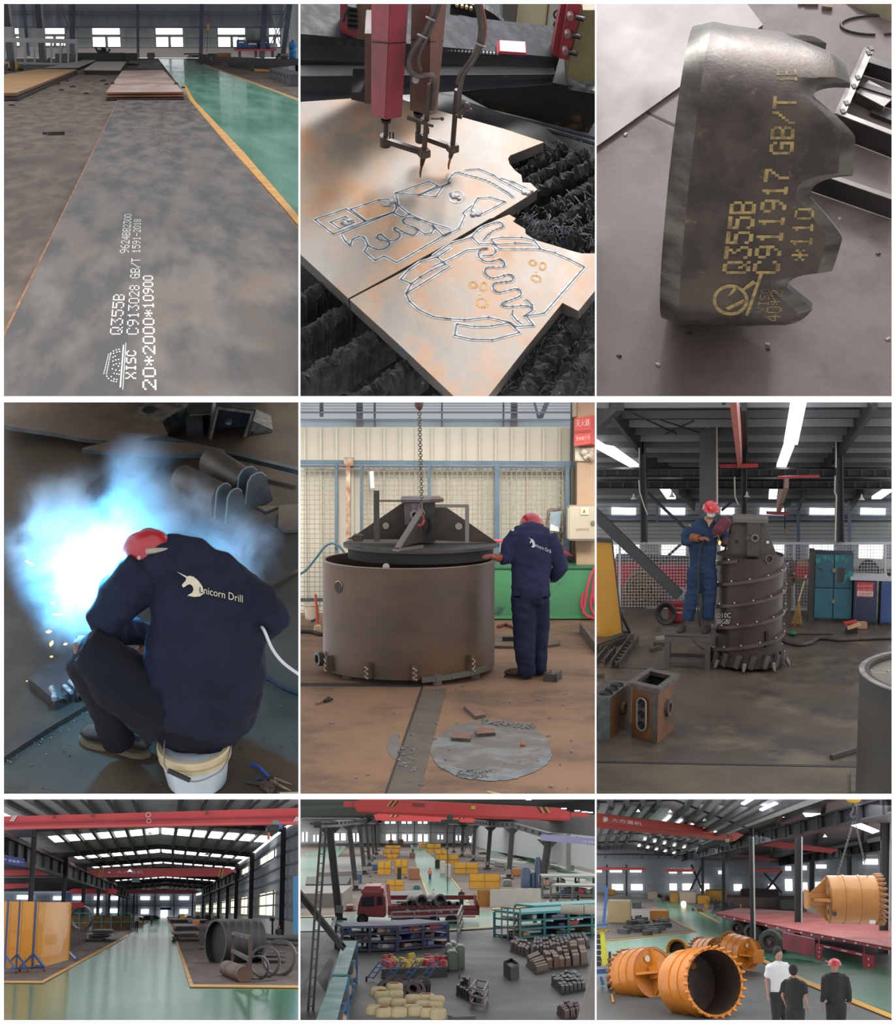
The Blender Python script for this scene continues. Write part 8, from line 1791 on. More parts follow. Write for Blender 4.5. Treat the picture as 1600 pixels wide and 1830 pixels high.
# ================================================================ bay 8: hall seen from above with the red truck
def bay8():
 c=Cell(BOX[8],740,1400,(768,1573),185);use(c);rnd=random.Random(88)
 dk=mat((84,82,80),(70,68,68),.2,rg=.6);dkk=mat((66,64,64),rg=.6);gr=mat((112,156,130),(98,142,118),.08,rg=.25,st=(1,.15,1),spec=.1);ye=mat((206,176,86),rg=.6)
 yel=mat((255,190,40),(250,176,30),.5,rg=.45);bl=mat((60,74,100),rg=.5);S=lambda v:G(740,v).y/F
 ground('floor',[(200,1506),(1400,1506),(1500,1900),(0,1900)],mat((66,63,62),(80,77,74),.12,rg=.5,c3=(58,55,54),sc3=.1,spec=.15))
 ground('floor_back',[(200,1506),(1400,1506),(1400,1618),(0,1650)],mat((138,126,114),(122,110,100),.1,rg=.6,c3=(110,98,90),sc3=.06,spec=.1),z=.03)
 for i,q in enumerate([[(300,1640),(602,1636),(820,1630),(1100,1622),(1100,1644),(960,1652),(800,1660),(300,1668)],[(734,1510),(748,1510),(790,1545),(830,1600),(850,1632),(782,1634),(762,1600),(745,1548)],[(400,1565),(592,1512),(622,1512),(560,1575),(530,1640),(400,1640)],[(850,1520),(880,1519),(1100,1570),(1100,1590),(990,1574)]]):ground('floor_green',q,gr,z=.06+i*.01)
 for i,q in enumerate([[(300,1640),(602,1636),(602,1638),(300,1642)],[(790,1661),(925,1652),(926,1654),(790,1663)],[(744,1548),(746,1548),(767,1600),(780,1622),(777,1622),(764,1600)],[(788,1545),(790,1545),(832,1600),(838,1612),(834,1612),(829,1600)],[(880,1623),(960,1618),(960,1619.5),(880,1625)]]):ground('trim_%d'%(80+i),q,ye,z=.12)
 yw=G(740,1507).y;P=lambda u,v,d=0:at(u,v,yw+d);wl=mat((222,224,224),(208,212,212),.03,rg=.6);sky=mat((250,252,255),emit=1.5)
 struct('wall_back',MB().box(P(300,1508),P(1300,1462)+V((0,1,0))),wl)
 for u in(712,741,679,770,640):struct('column',MB().bar(P(u,1508,-1),P(u,1466,-1),1.4*yw/F,up=(0,1,0)),mat((150,152,156)))
 for v in(1474,1488):struct('beam',MB().bar(P(600,v,-1),P(900,v,-1),.5,.7*yw/F),mat((170,172,176)))
 for i,(a,b,y0,y1)in enumerate([(688,707,1468,1472),(718,736,1468,1472),(747,764,1468,1472),(690,708,1491,1502),(719,737,1491,1503),(747,765,1491,1504),(598,618,1489,1502),(630,642,1489,1504),(540,550,1487,1504),(560,570,1492,1504),(815,824,1493,1502),(782,792,1492,1500)]):
  w=struct('window_%d'%(110+i),MB().box(P(a,y1,-1.2),P(b,y0,-1)),sky);MB().bar(P((a+b)/2,y1,-1.4),P((a+b)/2,y0,-1.4),.3,up=(0,1,0)).B('mullion',wl,w)
 # right side wall in perspective, windows, upper darkness
 ws=lambda u,v:at(u,v,yw-(u-830)/270*yw*.42)
 struct('wall_right',MB().prism([ws(830,1512),ws(1110,1562),ws(1110,1500),ws(830,1470)],(2,1,0)),wl)
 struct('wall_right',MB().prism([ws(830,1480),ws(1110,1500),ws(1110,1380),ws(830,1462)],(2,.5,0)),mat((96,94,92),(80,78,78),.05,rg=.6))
 for i,(a,b,y0,y1)in enumerate([(851,865,1495,1506),(892,901,1497,1508),(924,941,1494,1520),(950,963,1504,1522),(984,995,1509,1528),(1013,1033,1512,1532),(1057,1075,1518,1542),(906,912,1498,1512)]):q=[ws(a,y1-1),ws(b,y1),ws(b,y0),ws(a,y0-1)];w=struct('window_%d'%(130+i),MB().prism([p-V((1.2,.8,0))for p in q],(0,.2,0)),sky);MB().bar((q[0]+q[1])/2-V((1.4,1,0)),(q[2]+q[3])/2-V((1.4,1,0)),.25).B('mullion',wl,w)
 for i,u in enumerate((946,975,1003,1048)):struct('column',MB().bar(ws(u,1520+(u-830)*.16)-V((2,1,0)),ws(u,1490)-V((2,1,0)),.9,up=(0,1,0)),mat((170,168,164)))
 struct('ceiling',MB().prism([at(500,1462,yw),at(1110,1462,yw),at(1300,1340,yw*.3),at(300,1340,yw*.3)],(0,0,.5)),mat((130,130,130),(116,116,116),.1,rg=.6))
 for i,(u,v)in enumerate(((1008,1445),(1032,1449),(1045,1451),(1055,1452),(945,1429))):struct('window_%d'%(140+i),MB().box(at(u-5,v+1,yw*.5),at(u+5,v-1,yw*.5)),sky)
 # runway beams with gusseted column heads
 LC=[((607,1645),(589,1478),13),((637,1592),(624,1474),9),((652,1563),(643,1473),7),((661,1548),(655,1473),5.5),((668,1536),(665,1473),4.5),((673,1528),(670,1473),3.6),((677,1521),(675,1473),3)]
 RC=[((968,1590),(981,1500),13),((909,1572),(916,1480),9),((871,1554),(877,1478),7),((846,1540),(849,1475),6),((826,1531),(828,1474),5),((811,1524),(812,1474),4),((799,1518),(800,1474),3.2)]
 for L in(LC,RC):
  tops=[]
  for b,t_,w in L:p=G(*b);k=p.y/F;q=at(*t_,p.y);tops.append(q);struct('column',MB().ibeam(p,q,w*k*.7,w*k,.18,up=(1,0,0)),dk);MB().box(p+V((-w*k*.5,-w*k*.5,w*k)),p+V((w*k*.5,0,w*k*2))).B('pedestal_box',mat((150,148,142)),struct('column_foot',MB().box(p+V((-w*k,-w*k*.5,0)),p+V((w*k,w*k*.5,.2))),dkk))
  a=tops[0]+(tops[0]-tops[-1])*.14;b=tops[-1]
  for p,q in zip([a]+tops[:-1],tops):
   h=12*p.y/F*.9;h2=12*q.y/F*.75;up=V((0,0,1));struct('beam',MB().hexa([p,q,q+V((.5,0,0)),p+V((.5,0,0))],[p+up*h,q+up*h2,q+up*h2+V((.5,0,0)),p+up*h+V((.5,0,0))]),dkk)
   for j in range(5):f=j/5;w_=p.lerp(q,f);struct('beam',MB().box(w_+V((-.25,-.05,.2)),w_+V((.7,.1,h*.85))),dk)
  for q,(b_,t_,w)in zip(tops,L):k=q.y/F;struct('beam',MB().prism([q+V((-w*k*1.6,0,0)),q+V((w*k*1.6,0,0)),q+V((w*k*.5,0,-w*k)),q+V((-w*k*.5,0,-w*k))],(0,.6,0)),dk)
 for a,b in(((827,1528),(846,1484)),((846,1530),(828,1484))):y=G(836,1536).y;struct('beam',MB().bar(at(*a,y),at(*b,y),1.2*y/F,up=(0,1,0)),dkk)
 p=at(530,1590,92);q=at(612,1692,84);struct('beam',MB().ibeam(p,q,.3,11*88/F,.2,up=(0,1,0)),dkk)
 t=thing('wall_ladder','steel cage ladder climbing the left side before the first column','ladder',at(556,1815,80))
 for du in(0,9):MB().bar(at(549+du,1830,82),at(574+du,1478,82),4*82/F,.05,up=(0,1,0)).B('rail',dkk,t)
 for j in range(20):v=1815-j*17;u=549+(1830-v)*.071;MB().bar(at(u,v,81.9),at(u+11,v,81.9),1.6*82/F).B('rung',dk,t)
 tag(MB().bar(at(534,1780,81),at(600,1640,95),.12).B('cable_rail',mat((150,150,150))),'thin pale rail slanting behind the ladder','rail');tag(MB().prism([at(565,1750,84),at(592,1706,86),at(597,1720,86),at(582,1774,84)],(0,.3,0)).B('hatch_cover',mat((130,130,126),(110,110,108),.8)),'grey square hatch panel leaning left of the teal tops','panel')
 # cranes
 red=mat((232,78,74),(220,66,64),.2,rg=.4);yb=mat((226,196,60));bk=mat((50,40,40));
 def stripe(u,v0,v1,d=6):return[([(u+i*4,v1),(u+2.4+i*4,v1),(u+2.4+d+i*4,v0),(u+d+i*4,v0)],m_,'stripe')for i,m_ in enumerate((yb,bk,yb,bk))]
 t,yy=girder('big red bridge crane girder with striped ends across the top of the high view',[(628,1435),(650,1426),(1000,1444),(1022,1452),(1018,1467),(795,1461),(640,1452)],(120,120),red,stripes=stripe(691,1431,1441,8)+[([(960+i*5,1442),(962.5+i*5,1442),(969+i*5,1453),(966.5+i*5,1453)],m_,'stripe')for i,m_ in enumerate((bk,yb,bk,yb))]+[([(842,1446),(850,1446),(850,1440),(842,1440)],yb,'plate'),([(738,1441),(759,1442),(759,1436),(738,1435)],mat((150,60,62)),'plate'),([(640,1449),(1018,1464),(1018,1467),(640,1452)],mat((206,52,54)),'lower_flange')]);MB().box(at(1018,1460,120),at(1052,1452,120)+V((0,.5,0))).B('end_truck',red,t);MB().box(at(614,1442,120),at(632,1433,120)+V((0,.5,0))).B('end_truck',red,t)
 t,yy=girder('second red bridge crane girder just below the big one, farther away',[(668,1457),(680,1454),(840,1460),(851,1465),(846,1470),(672,1466)],(150,150),red,stripes=stripe(696,1456,1460,3)+stripe(816,1458,1463,3))
 t=thing('crane_hoist','dark green hoist trolley between the two red girders','hoist',at(805,1470,118));gn=mat((50,84,74),rg=.5);MB().box(at(788,1471,118),at(822,1465,118)+V((0,.6,0))).B('trolley',gn,t,bevel=.05);MB().box(at(799,1467,117.5),at(810,1455,117.5)+V((0,.6,0))).B('motor',gn,t,bevel=.1)
 MB().tube([at(800,1471,118),at(800,1600,175)],.05,5).B('rope',dkk,t)
 t=thing('banner','lavender banner with small white characters on the right side wall','banner',at(1040,1505,150));MB().prism([at(967,1502,150),at(1100,1514,138),at(1100,1501,138),at(967,1491,150)],(0,.2,0)).B('cloth',mat((140,140,184)),t);s_='安全第一 预防为主 综合治理 质量第一';MB().text(s_,lambda x,y:at(982+x/textw(s_)*90,1501-y*5+x/textw(s_)*8,149-x/textw(s_)*9),.02,(0,-1,0)).B('lettering',mat((226,226,240)),t)
 # yellow screens
 W=[(675,699,1540,1563,2,'large pair of yellow welding screens left of the aisle'),(706,729,1536,1562,2,'yellow welding screens beside the large pair, behind a dark cylinder'),(690,722,1573,1592,1,'yellow panel standing alone behind the truck cab'),(689,716,1511,1520,3,'far yellow screens left of the aisle, third row'),(685,714,1520,1531,3,'yellow screens left of the aisle, second row'),(692,710,1527,1540,2,'small yellow screens just behind the large left pair'),(695,702,1501,1508,1,'tiny far yellow screen left of the aisle'),(713,721,1500,1508,1,'tiny far yellow screen nearest the aisle'),(752,762,1504,1514,1,'far yellow screen right of the aisle'),(763,788,1508,1523,3,'yellow screens right of the aisle, fourth from the front'),(778,800,1519,1534,2,'yellow screens right of the aisle, third from the front'),(785,820,1528,1545,3,'yellow screens right of the aisle before the X brace'),(812,855,1542,1561,4,'wide yellow screen pair right of the aisle, second nearest'),(839,894,1562,1588,4,'widest yellow screen pair, nearest right of the aisle')]
 for a,b,v0,v1,n,lb in W:
  y=G((a+b)/2,v1+.5).y;k=y/F;t=thing('welding_screen',lb,'screen',G((a+b)/2,v1))
  for i in range(n):MB().box(at(a+(b-a)*i/n,v1-.5,y),at(a+(b-a)*(i+.95)/n,v0,y)+V((0,.08,0))).B('panel',yel,t)
  MB().bar(at(a,(v0+v1)/2,y-.05),at(b,(v0+v1)/2,y-.05),.5*k).B('crossbar',bl,t)
  for u in(a,(a+b)/2,b):MB().bar(G(u,v1+1),at(u,v0,y-.05),.7*k,up=(0,1,0)).B('post',bl,t)
 tag(fbox(853,876,1590,1621,.3).B('orange_screen',mat((186,124,40),(160,104,34),.5)),'worn orange panel left of the white boards','panel')
 for i,(a,b,v0,v1)in enumerate([(877,921,1590,1622),(922,967,1588,1620)]):tag(fbox(a,b,v0,v1,.2).B('white_board',mat((206,204,196),(190,188,180),.4)),['left white board standing beside the green cross aisle','right white board standing beside the green cross aisle'][i],'board')
 tag(fbox(698,756,1593,1612,.2).B('white_board',mat((210,212,212))),'low white board just behind the truck bed','board')
 for i,(a,b,v0,v1,col,lb)in enumerate([(710,717,1550,1572,(50,48,48),'dark standing cylinder in front of the yellow screens'),(731,750,1552,1573,(170,110,80),'orange-brown box beside the aisle'),(787,797,1539,1563,(214,210,200),'white door panel right of the aisle'),(778,786,1536,1552,(60,56,56),'dark figure-like post right of the aisle'),(797,806,1545,1570,(210,200,190),'white sign with a dark emblem right of the aisle'),(739,751,1582,1590,(70,130,130),'small teal machine behind the truck bed'),(900,915,1573,1585,(150,146,142),'pale machine between the columns'),(915,932,1553,1566,(206,130,60),'orange panel behind the blue compressor'),(965,992,1562,1578,(60,110,140),'blue machine with a red patch right of the column'),(636,646,1562,1580,(70,96,140),'blue box beside the second left column'),(666,674,1545,1556,(70,110,160),'blue barrel beside the far left columns'),(732,742,1524,1534,(150,90,70),'reddish crate far left of the aisle'),(748,754,1508,1520,(196,150,110),'pale far crate beside the aisle')]):tag(fbox(a,b,v0,v1,2).B('box',mat(col,rg=.6),bevel=.1),lb,'box')
 for i in range(26):
  u=rnd.uniform(830,1050);v=rnd.uniform(1530,1585)if u>880 else rnd.uniform(1525,1540);w=rnd.uniform(5,16);tag(fbox(u,u+w,v-rnd.uniform(1.5,5),v,rnd.uniform(3,8)).B('steel_part',mat([(120,110,104),(150,146,140),(96,88,84),(140,110,90),(176,176,172)][i%5],rg=.6)),'small steel part lying in the stock area right of the screens','steel part','steel parts right of the screens')
 for i in range(14):u=rnd.uniform(640,735);v=rnd.uniform(1512,1580);tag(fbox(u,u+rnd.uniform(3,7),v-rnd.uniform(2,6),v,2).B('work_piece',mat([(110,90,80),(84,80,80),(150,110,84)][i%3])),'small work piece on the floor around the left screens','work piece','work pieces around the left screens')
 for i in range(12):v=1530+i*5.2;u=850+i*17;tag(MB().prism([G(u,v,.6),G(u+70,v+8,.6),G(u+78,v+5,.6),G(u+12,v-3,.6)],(0,0,-.5)).B('long_plate',mat((170,172,166)if i%2 else(130,126,120),rg=.5)),'long pale steel plate lying far right beside the windows','steel plate','long plates by the right windows')
 t=thing('compressor','blue compressor tanks with dark tops beside the big right column','compressor',G(940,1590));y=G(940,1590).y;k=y/F;cb=mat((74,96,126),(60,80,110),.5,rg=.5)
 for u,r_,v0 in((939,9,1550),(961,6,1532),(952,4,1560)):p=G(u,1589);p.y=y;z=at(u,v0,y).z;MB().lathe([(0,.1),(r_*k,.2),(r_*k,z*.85),(r_*k*.6,z),(0,z)],c=p,n=20).B('tank',cb,t)
 t=thing('grey_trough','long grey trough and dark beams lying left of the first columns','trough',G(570,1600))
 for(q,z,m_)in(([(530,1597),(612,1596),(630,1582),(536,1583)],1.2,mat((140,134,126),rg=.6)),([(546,1580),(620,1580),(628,1566),(548,1567)],.9,dkk),([(566,1560),(648,1556),(650,1530),(590,1532)],.5,mat((150,146,140)))):MB().prism([G(u,v,z)for u,v in q],(0,0,-z)).B('body',m_,t)
 tag(fbox(613,636,1619,1630,3).B('orange_scrap',mat((160,100,74),(120,80,60),1),bevel=.3),'orange-brown scrap heap left of the truck cab','scrap')
 # truck
 t=thing('truck','dark red flatbed truck loaded with steel coils, cab to the left','truck',G(745,1650));y=G(745,1652).y;k=y/F;tr=mat((148,44,52),(128,36,44),.5,rg=.45);trl=mat((186,96,92),(170,70,70),.6,rg=.5)
 A=lambda u,v,d=0:at(u,v,y+d)
 prof=[(638,1638),(640,1618),(646,1600),(688,1600),(690,1640)]
 MB().prism([A(u,v)for u,v in prof],(0,4.5,0)).B('cab',tr,t,bevel=.1);MB().prism([A(643,1600),A(648,1587),A(654,1584),A(684,1584),A(688,1600)],(0,4,0)).B('cab_roof',trl,t,bevel=.15)
 for q in([(645,1620),(648,1604),(668,1602),(669,1620)],[(674,1618),(674,1603),(683,1602),(684,1617)]):MB().prism([A(u,v,-.05)for u,v in q],(0,.05,0)).B('window_glass',mat((40,40,46),rg=.15),t)
 MB().bar(A(693,1580),A(697,1620),.25,.25,up=(0,1,0)).B('headboard_post',mat((214,120,130)),t)
 MB().box(A(693,1636),A(857,1618)+V((0,.15,0))).B('side_board',tr,t);MB().box(A(693,1627),A(852,1625)+V((0,4.4,0))).B('bed_floor',mat((84,44,46)),t);MB().prism([A(850,1602),A(857,1620),A(857,1636),A(850,1620)],(0,4,0)).B('tail_board',tr,t);MB().box(A(694,1608,4.4),A(852,1600,4.4)+V((0,.15,0))).B('side_board',tr,t)
 MB().box(A(694,1640),A(850,1636.5)+V((0,.1,0))).B('reflector_strip',mat((220,150,150)),t)
 s_='国中交通运输';
 for i,ch in enumerate(s_):MB().text(ch,lambda x,y_:A(726+i*19.5+x*6,1631-y_*6,-.05),.02,(0,-1,0)).B('lettering',mat((240,224,224)),t)
 for u,r_ in((807,11),(648,10),(776,10)):MB().lathe([(0,-.3),(r_*k*.5,-.35),(r_*k*.55,-.1),(r_*k,-.2),(r_*k,.8),(0,.8)],c=A(u,1646-(3 if u<700 else 0)),ax=(0,1,0),n=24).B('wheel',mat((40,38,38),rg=.7),t)
 MB().box(A(700,1644,.3),A(780,1641,.3)+V((0,3,0))).B('chassis',dkk,t)
 for i,(u,v,r_,m_)in enumerate([(735,1612,12,1),(768,1611,12,1),(757,1616,8,0),(714,1616,7,0),(783,1617,6,0),(700,1620,5,0),(722,1620,6,0),(798,1618,6,0),(745,1620,5,0)]):p=A(u,v,1.4);tag(MB().wallring(r_*k,r_*k*.72,0,1.6,c=p,ax=(.6,-1,.1),n=24).B('steel_coil',mat((92,84,80),(60,56,56),1,rg=.5)),['large dark steel ring on the truck bed, left one','large dark steel ring on the truck bed, right one','smaller ring between the two large ones on the truck'][i]if i<3 else 'small dark steel ring heaped on the truck bed','steel ring',None if i<3 else 'small rings on the truck bed')
 # people
 figure('person in an orange vest and blue trousers walking down the green aisle',(768.5,1575),1551,(240,130,80),(60,84,120));figure('person in a white shirt standing behind the truck bed',(775,1612),1589,(214,210,206),(60,56,60));figure('person in dark clothes and a red helmet standing on the truck bed',(825,1625),1588,(64,60,60),(50,48,50),hat=(220,50,60),z0=.6)
 figure('person with a white cap behind the teal racks, left one',(979,1640),1610,(150,150,156),(70,70,76),hat=(236,236,236));figure('person with a white cap behind the teal racks, right one',(1018,1640),1613,(150,150,156),(70,70,76),hat=(236,236,236));figure('tiny person far down the green aisle',(738,1528),1516,(110,110,120),(80,80,90))
 # fences
 gm=mat((146,146,144),rg=.5)
 for nm,(a,b),(c_,d_),h,lb in(('rail_fence',(700,1662),(822,1656),30,'thin grey rail fence between the truck and the blue shelf'),('rail_fence',(818,1684),(826,1662),45,'grey gate frame right of the blue shelf'),('mesh_gate',(897,1676),(930,1680),52,'tall grey mesh gate left of the teal racks')):
  A1,B1=G(a,b),G(c_,d_);z=h*A1.y/F;t=thing(nm,lb,'fence',A1)
  for f in(0,.33,.66,1):p=A1.lerp(B1,f);MB().bar(p,p+V((0,0,z)),.1,up=(0,1,0)).B('post',gm,t)
  for f in(.35,.7,1):MB().bar(A1+V((0,0,z*f)),B1+V((0,0,z*f)),.1).B('rail',gm,t)
 # shelves
 def shelf(lb,A,B,dep,h,n,rows,m,top,goods,nm='shelf'):
  A,B=G(*A),G(*B);z=h*A.y/F;d=(B-A);x=V((-d.y,d.x,0)).normalized()*dep;x=x if x.y>0 else-x;t=thing(nm,lb,'shelf',A)
  for i in range(n+1):
   for e in(V((0,0,0)),x):p=A+d*i/n+e;MB().bar(p,p+V((0,0,z)),.18,up=(0,1,0)).B('post',m,t)
  for r_ in range(rows):zz=z*(r_+.12)/rows;MB().prism([A,B,B+x,A+x],(0,0,.12)).B('board',m,t).location.z+=zz
  MB().prism([A+V((0,0,z)),B+V((0,0,z)),B+x+V((0,0,z)),A+x+V((0,0,z))],(0,0,.15)).B('top_board',top,t)
  for i in range(goods):
   f=rnd.random()*.94;r_=rnd.randrange(rows);w=rnd.uniform(.25,.9)*d.length/n*.5;hh=z/rows*rnd.uniform(.25,.7);p=A+d*f+x*.15+V((0,0,z*(r_+.12)/rows+.13));o=MB().cbox(p+d.normalized()*w/2+x*.2+V((0,0,hh/2)),(w,dep*.6,hh),rz=math.atan2(d.y,d.x)).B('stored_part',mat([(190,150,120),(60,80,150),(196,190,180),(170,50,50),(70,64,60),(110,84,66),(120,130,150)][rnd.randrange(7)],rg=.6),bevel=.04);tag(o,'small boxed or bagged part stored on the %s'%nm.replace('_',' '),'part','parts stored on the '+nm.replace('_',' '))
 nb=mat((60,66,98),(50,56,86),.6,rg=.5);te=mat((64,138,138),rg=.5)
 shelf('long blue steel shelf filled with parts before the truck, left half',(612,1702),(710,1700),3,40,2,3,nb,mat((88,92,118)),26,'blue_shelf');shelf('long blue steel shelf filled with parts before the truck, right half',(711,1700),(801,1692),3,40,2,3,nb,mat((88,92,118)),26,'blue_shelf')
 shelf('teal steel rack with a bright top before the green cross aisle, right',(930,1679),(1100,1668),3,42,4,3,te,mat((80,172,168)),16,'teal_rack');shelf('second teal steel rack behind the first one',(955,1660),(1100,1652),2.5,36,4,2,te,mat((80,172,168)),6,'teal_rack')
 shelf('grey pipe rack right of the big column, upper',(970,1606),(1100,1606),4,36,4,2,mat((96,104,100)),mat((150,156,146)),8,'grey_rack');shelf('grey pipe rack right of the big column, lower',(985,1618),(1100,1620),3,32,3,2,mat((96,104,100)),mat((140,146,138)),8,'grey_rack')
 tt=mat((62,142,134),(54,130,124),.5,rg=.45)
 for i,(q,lb)in enumerate([([(595,1741),(620,1741),(638,1681),(613,1681)],'upper teal-topped cabinet along the left side'),([(560,1835),(598,1835),(622,1746),(594,1746)],'lower teal-topped cabinet at the bottom left')]):
  t=thing('teal_cabinet',lb,'cabinet',G(*q[0]));z=2.2;T=[G(u,v,z)for u,v in q];MB().prism(T,(0,0,-.08)).B('top_board',tt,t)
  for r_ in(0,.7,1.4):MB().prism([p+(T[0]-p)*0+V((0,0,-z+r_+.05))for p in T],(0,0,-.05)).B('board',mat((50,90,110)),t)
  for p in T:MB().bar(V((p.x,p.y,0)),p,.12,up=(0,1,0)).B('post',mat((50,110,150)),t)
  for j in range(7):f=(j+.5)/7;p=T[1].lerp(T[2],f);tag(MB().cbox(V((p.x-.2,p.y,.4+.7*(j%3))),(.5,.5,.45),rz=j).B('stored_part',mat([(60,110,170),(190,160,130),(70,66,64)][j%3],rg=.6),bevel=.05),'bundled part stored on the right side of the teal-topped cabinets','part','parts stored on the teal cabinets')
 for i,(u0,u1)in enumerate(((1003,1042),(1044,1090))):p,q=at(u0,1625,118),at(u1,1626,118);tag(MB().cyl(p,q,8.5*118/F,n=20).B('white_roll',mat((214,204,186),(200,190,172),1,rg=.7)),['left large off-white roll lying on the teal rack','right large off-white roll lying on the teal rack'][i],'roll')
 # hand trucks, gas parts, machines
 for i in range(4):
  u=655+i*32;a=G(u,1753);b=at(u+24,1718,a.y);hb=mat((70,104,160));t=thing('hand_truck',['leftmost blue hand truck leaning before the red and yellow parts','second blue hand truck from the left','third blue hand truck from the left','rightmost blue hand truck, beside the green machine'][i],'hand truck',a)
  for e in(0,.35):MB().bar(a+V((e,0,.1)),b+V((e,0,0)),.07).B('rail',hb,t)
  for f in(.1,.35,.6,.85):MB().bar(a.lerp(b,f)+V((0,0,.08)),a.lerp(b,f)+V((.35,0,.08)),.05).B('rung',hb,t)
  MB().cyl(a+V((-.05,0,.12)),a+V((.05,0,.12)),.13,n=12).B('wheel',mat((30,30,32)),t)
 t0=thing('parts_rack','low dark rack holding rows of red and yellow painted parts','rack',G(735,1728));MB().prism([G(u,v,.5)for u,v in[(682,1732),(800,1728),(800,1712),(684,1716)]],(0,0,-.5)).B('base',dkk,t0)
 for i in range(44):u=684+rnd.random()*112;v=rnd.uniform(1712,1729);col=(190,60,60)if u<703 or u>760 else(214,180,50);p=G(u,v,.5);tag(MB().cyl(p,p+V((0,0,.3)),.2,.14,n=10).B('painted_part',mat(col,rg=.5)),'small %s painted part in the rack behind the hand trucks'%('red' if col[0]==190 else 'yellow'),'part','%s parts in the rack behind the hand trucks'%('red' if col[0]==190 else 'yellow'))
 t=thing('green_machine','grey-green machine with blue tray right of the blue shelf','machine',G(815,1732))
 for a,b,v0,v1,col in((800,818,1700,1736,(112,124,108)),(816,831,1690,1732,(120,132,114)),(797,808,1688,1705,(140,146,130)),(824,832,1698,1702,(60,130,190)),(804,816,1684,1690,(176,180,190))):fbox(a,b,v0,v1,1.5).B('housing',mat(col,rg=.5),t,bevel=.08)
 tag(MB().bar(G(821,1747,.05),at(822,1712,G(821,1747).y),.1,up=(0,1,0)).B('stand',dkk),'thin dark stand before the green machine','stand')
 # sacks
 se=lambda x,r:math.copysign(abs(x/r)**.5*r,x)
 sk=mat((214,196,156),(198,178,136),1.5,rg=.85,bump=.02,bsc=4);sk2=mat((206,120,100),rg=.8)
 SP=[(686,1812,.6),(713,1812,.7),(743,1810,.5),(765,1812,.5),(688,1795,1),(712,1797,1.2),(735,1805,.9),(755,1800,1.1),(777,1802,.8),(683,1782,1.2),(706,1782,1.6),(738,1790,1.3),(762,1788,1.4),(780,1792,1),(676,1776,1),(705,1769,1.8),(668,1808,.5),(783,1815,.4)]
 ord_=['bottom left','bottom middle','bottom right of middle','bottom','left, second layer','middle, second layer','with red print, second layer','right, second layer','far right, second layer','left, third layer','middle, third layer','with red print near the top','tilted near the top right','rightmost upper','top left','topmost with red print','lowest at the left edge','lowest at the right edge']
 for i,(u,v,z)in enumerate(SP):
  p=at(u,v-3,G(u,1826).y+(1826-v)*.04);z=p.z;t=thing('sack','cream woven sack in the heap, '+ord_[i],'sack',V((p.x,p.y,z-.22)),group='cream sacks in the heap');w=15*p.y/F;rr=rnd.uniform(-.3,.3);R_=Matrix.Rotation(rr,3,'Z');m=MB();m.ball(p,1,16,10,(w,w*.8,.25));m.v=[p+V((se(d_.x,w),se(d_.y,w*.8),se(d_.z,.25)))for d_ in[q-p for q in m.v]];m.B('cloth',sk,t)
  if i%3==0:MB().prism([p+V((a*w*.5,-w*.3+b*w*.3,.27))for a,b in((-1,-1),(1,-1),(1,1),(-1,1))],(0,0,.01)).B('red_print',sk2,t)
 for i in range(16):u=686+rnd.random()*70;v=1752+rnd.random()*22+(u-686)*.1;p=G(u,v,.3);tag(MB().wallring(.42,.2,0,.3,c=p,ax=(rnd.random(),-1,rnd.random()),n=12).B('dark_fitting',mat((52,38,38),(70,44,44),3,rg=.5)),'dark maroon ring fitting in the heap behind the sacks','fitting','dark fittings behind the sacks')
 # bins and stacks on the right floor
 t=thing('black_bin','open black steel bin standing alone on the grey floor','bin',G(912,1738));z=.75;q=[G(u,v,z)for u,v in[(900,1718),(913,1728),(928,1722),(914,1712)]]
 for i in range(4):a,b=q[i],q[(i+1)%4];MB().hexa([V((a.x,a.y,0)),V((b.x,b.y,0)),V((b.x,b.y+.1,0)),V((a.x,a.y+.1,0))],[a,b,b+V((0,.1,0)),a+V((0,.1,0))]).B('side',mat((40,38,38),rg=.5),t)
 MB().prism([V((p.x,p.y,.5))for p in q],(0,0,.05)).B('bottom',dkk,t)
 def stack(lb,q,z,nu,nv,m,nm='part_stack'):
  z*=.42;t=thing(nm,lb,'stack',G(*q[0]));Q=[G(u,v)for u,v in q]
  MB().prism(Q,(0,0,.1)).B('pallet',mat((60,46,40),rg=.8),t)
  for i in range(nu):
   for j in range(nv):B=[Q[0].lerp(Q[1],(i+a)/nu).lerp(Q[3].lerp(Q[2],(i+a)/nu),(j+e)/nv)for a,e in((.06,.08),(.86,.08),(.86,.85),(.06,.85))];h=V((0,0,.1+z*rnd.uniform(.7,1.15)));MB().hexa(B,[q_+h for q_ in B]).B('part',m,t)
 b1=mat((74,60,54),(96,76,66),2,rg=.6);b2=mat((98,74,58),(120,92,70),2,rg=.6);b3=mat((48,44,44),(66,60,58),2,rg=.5)
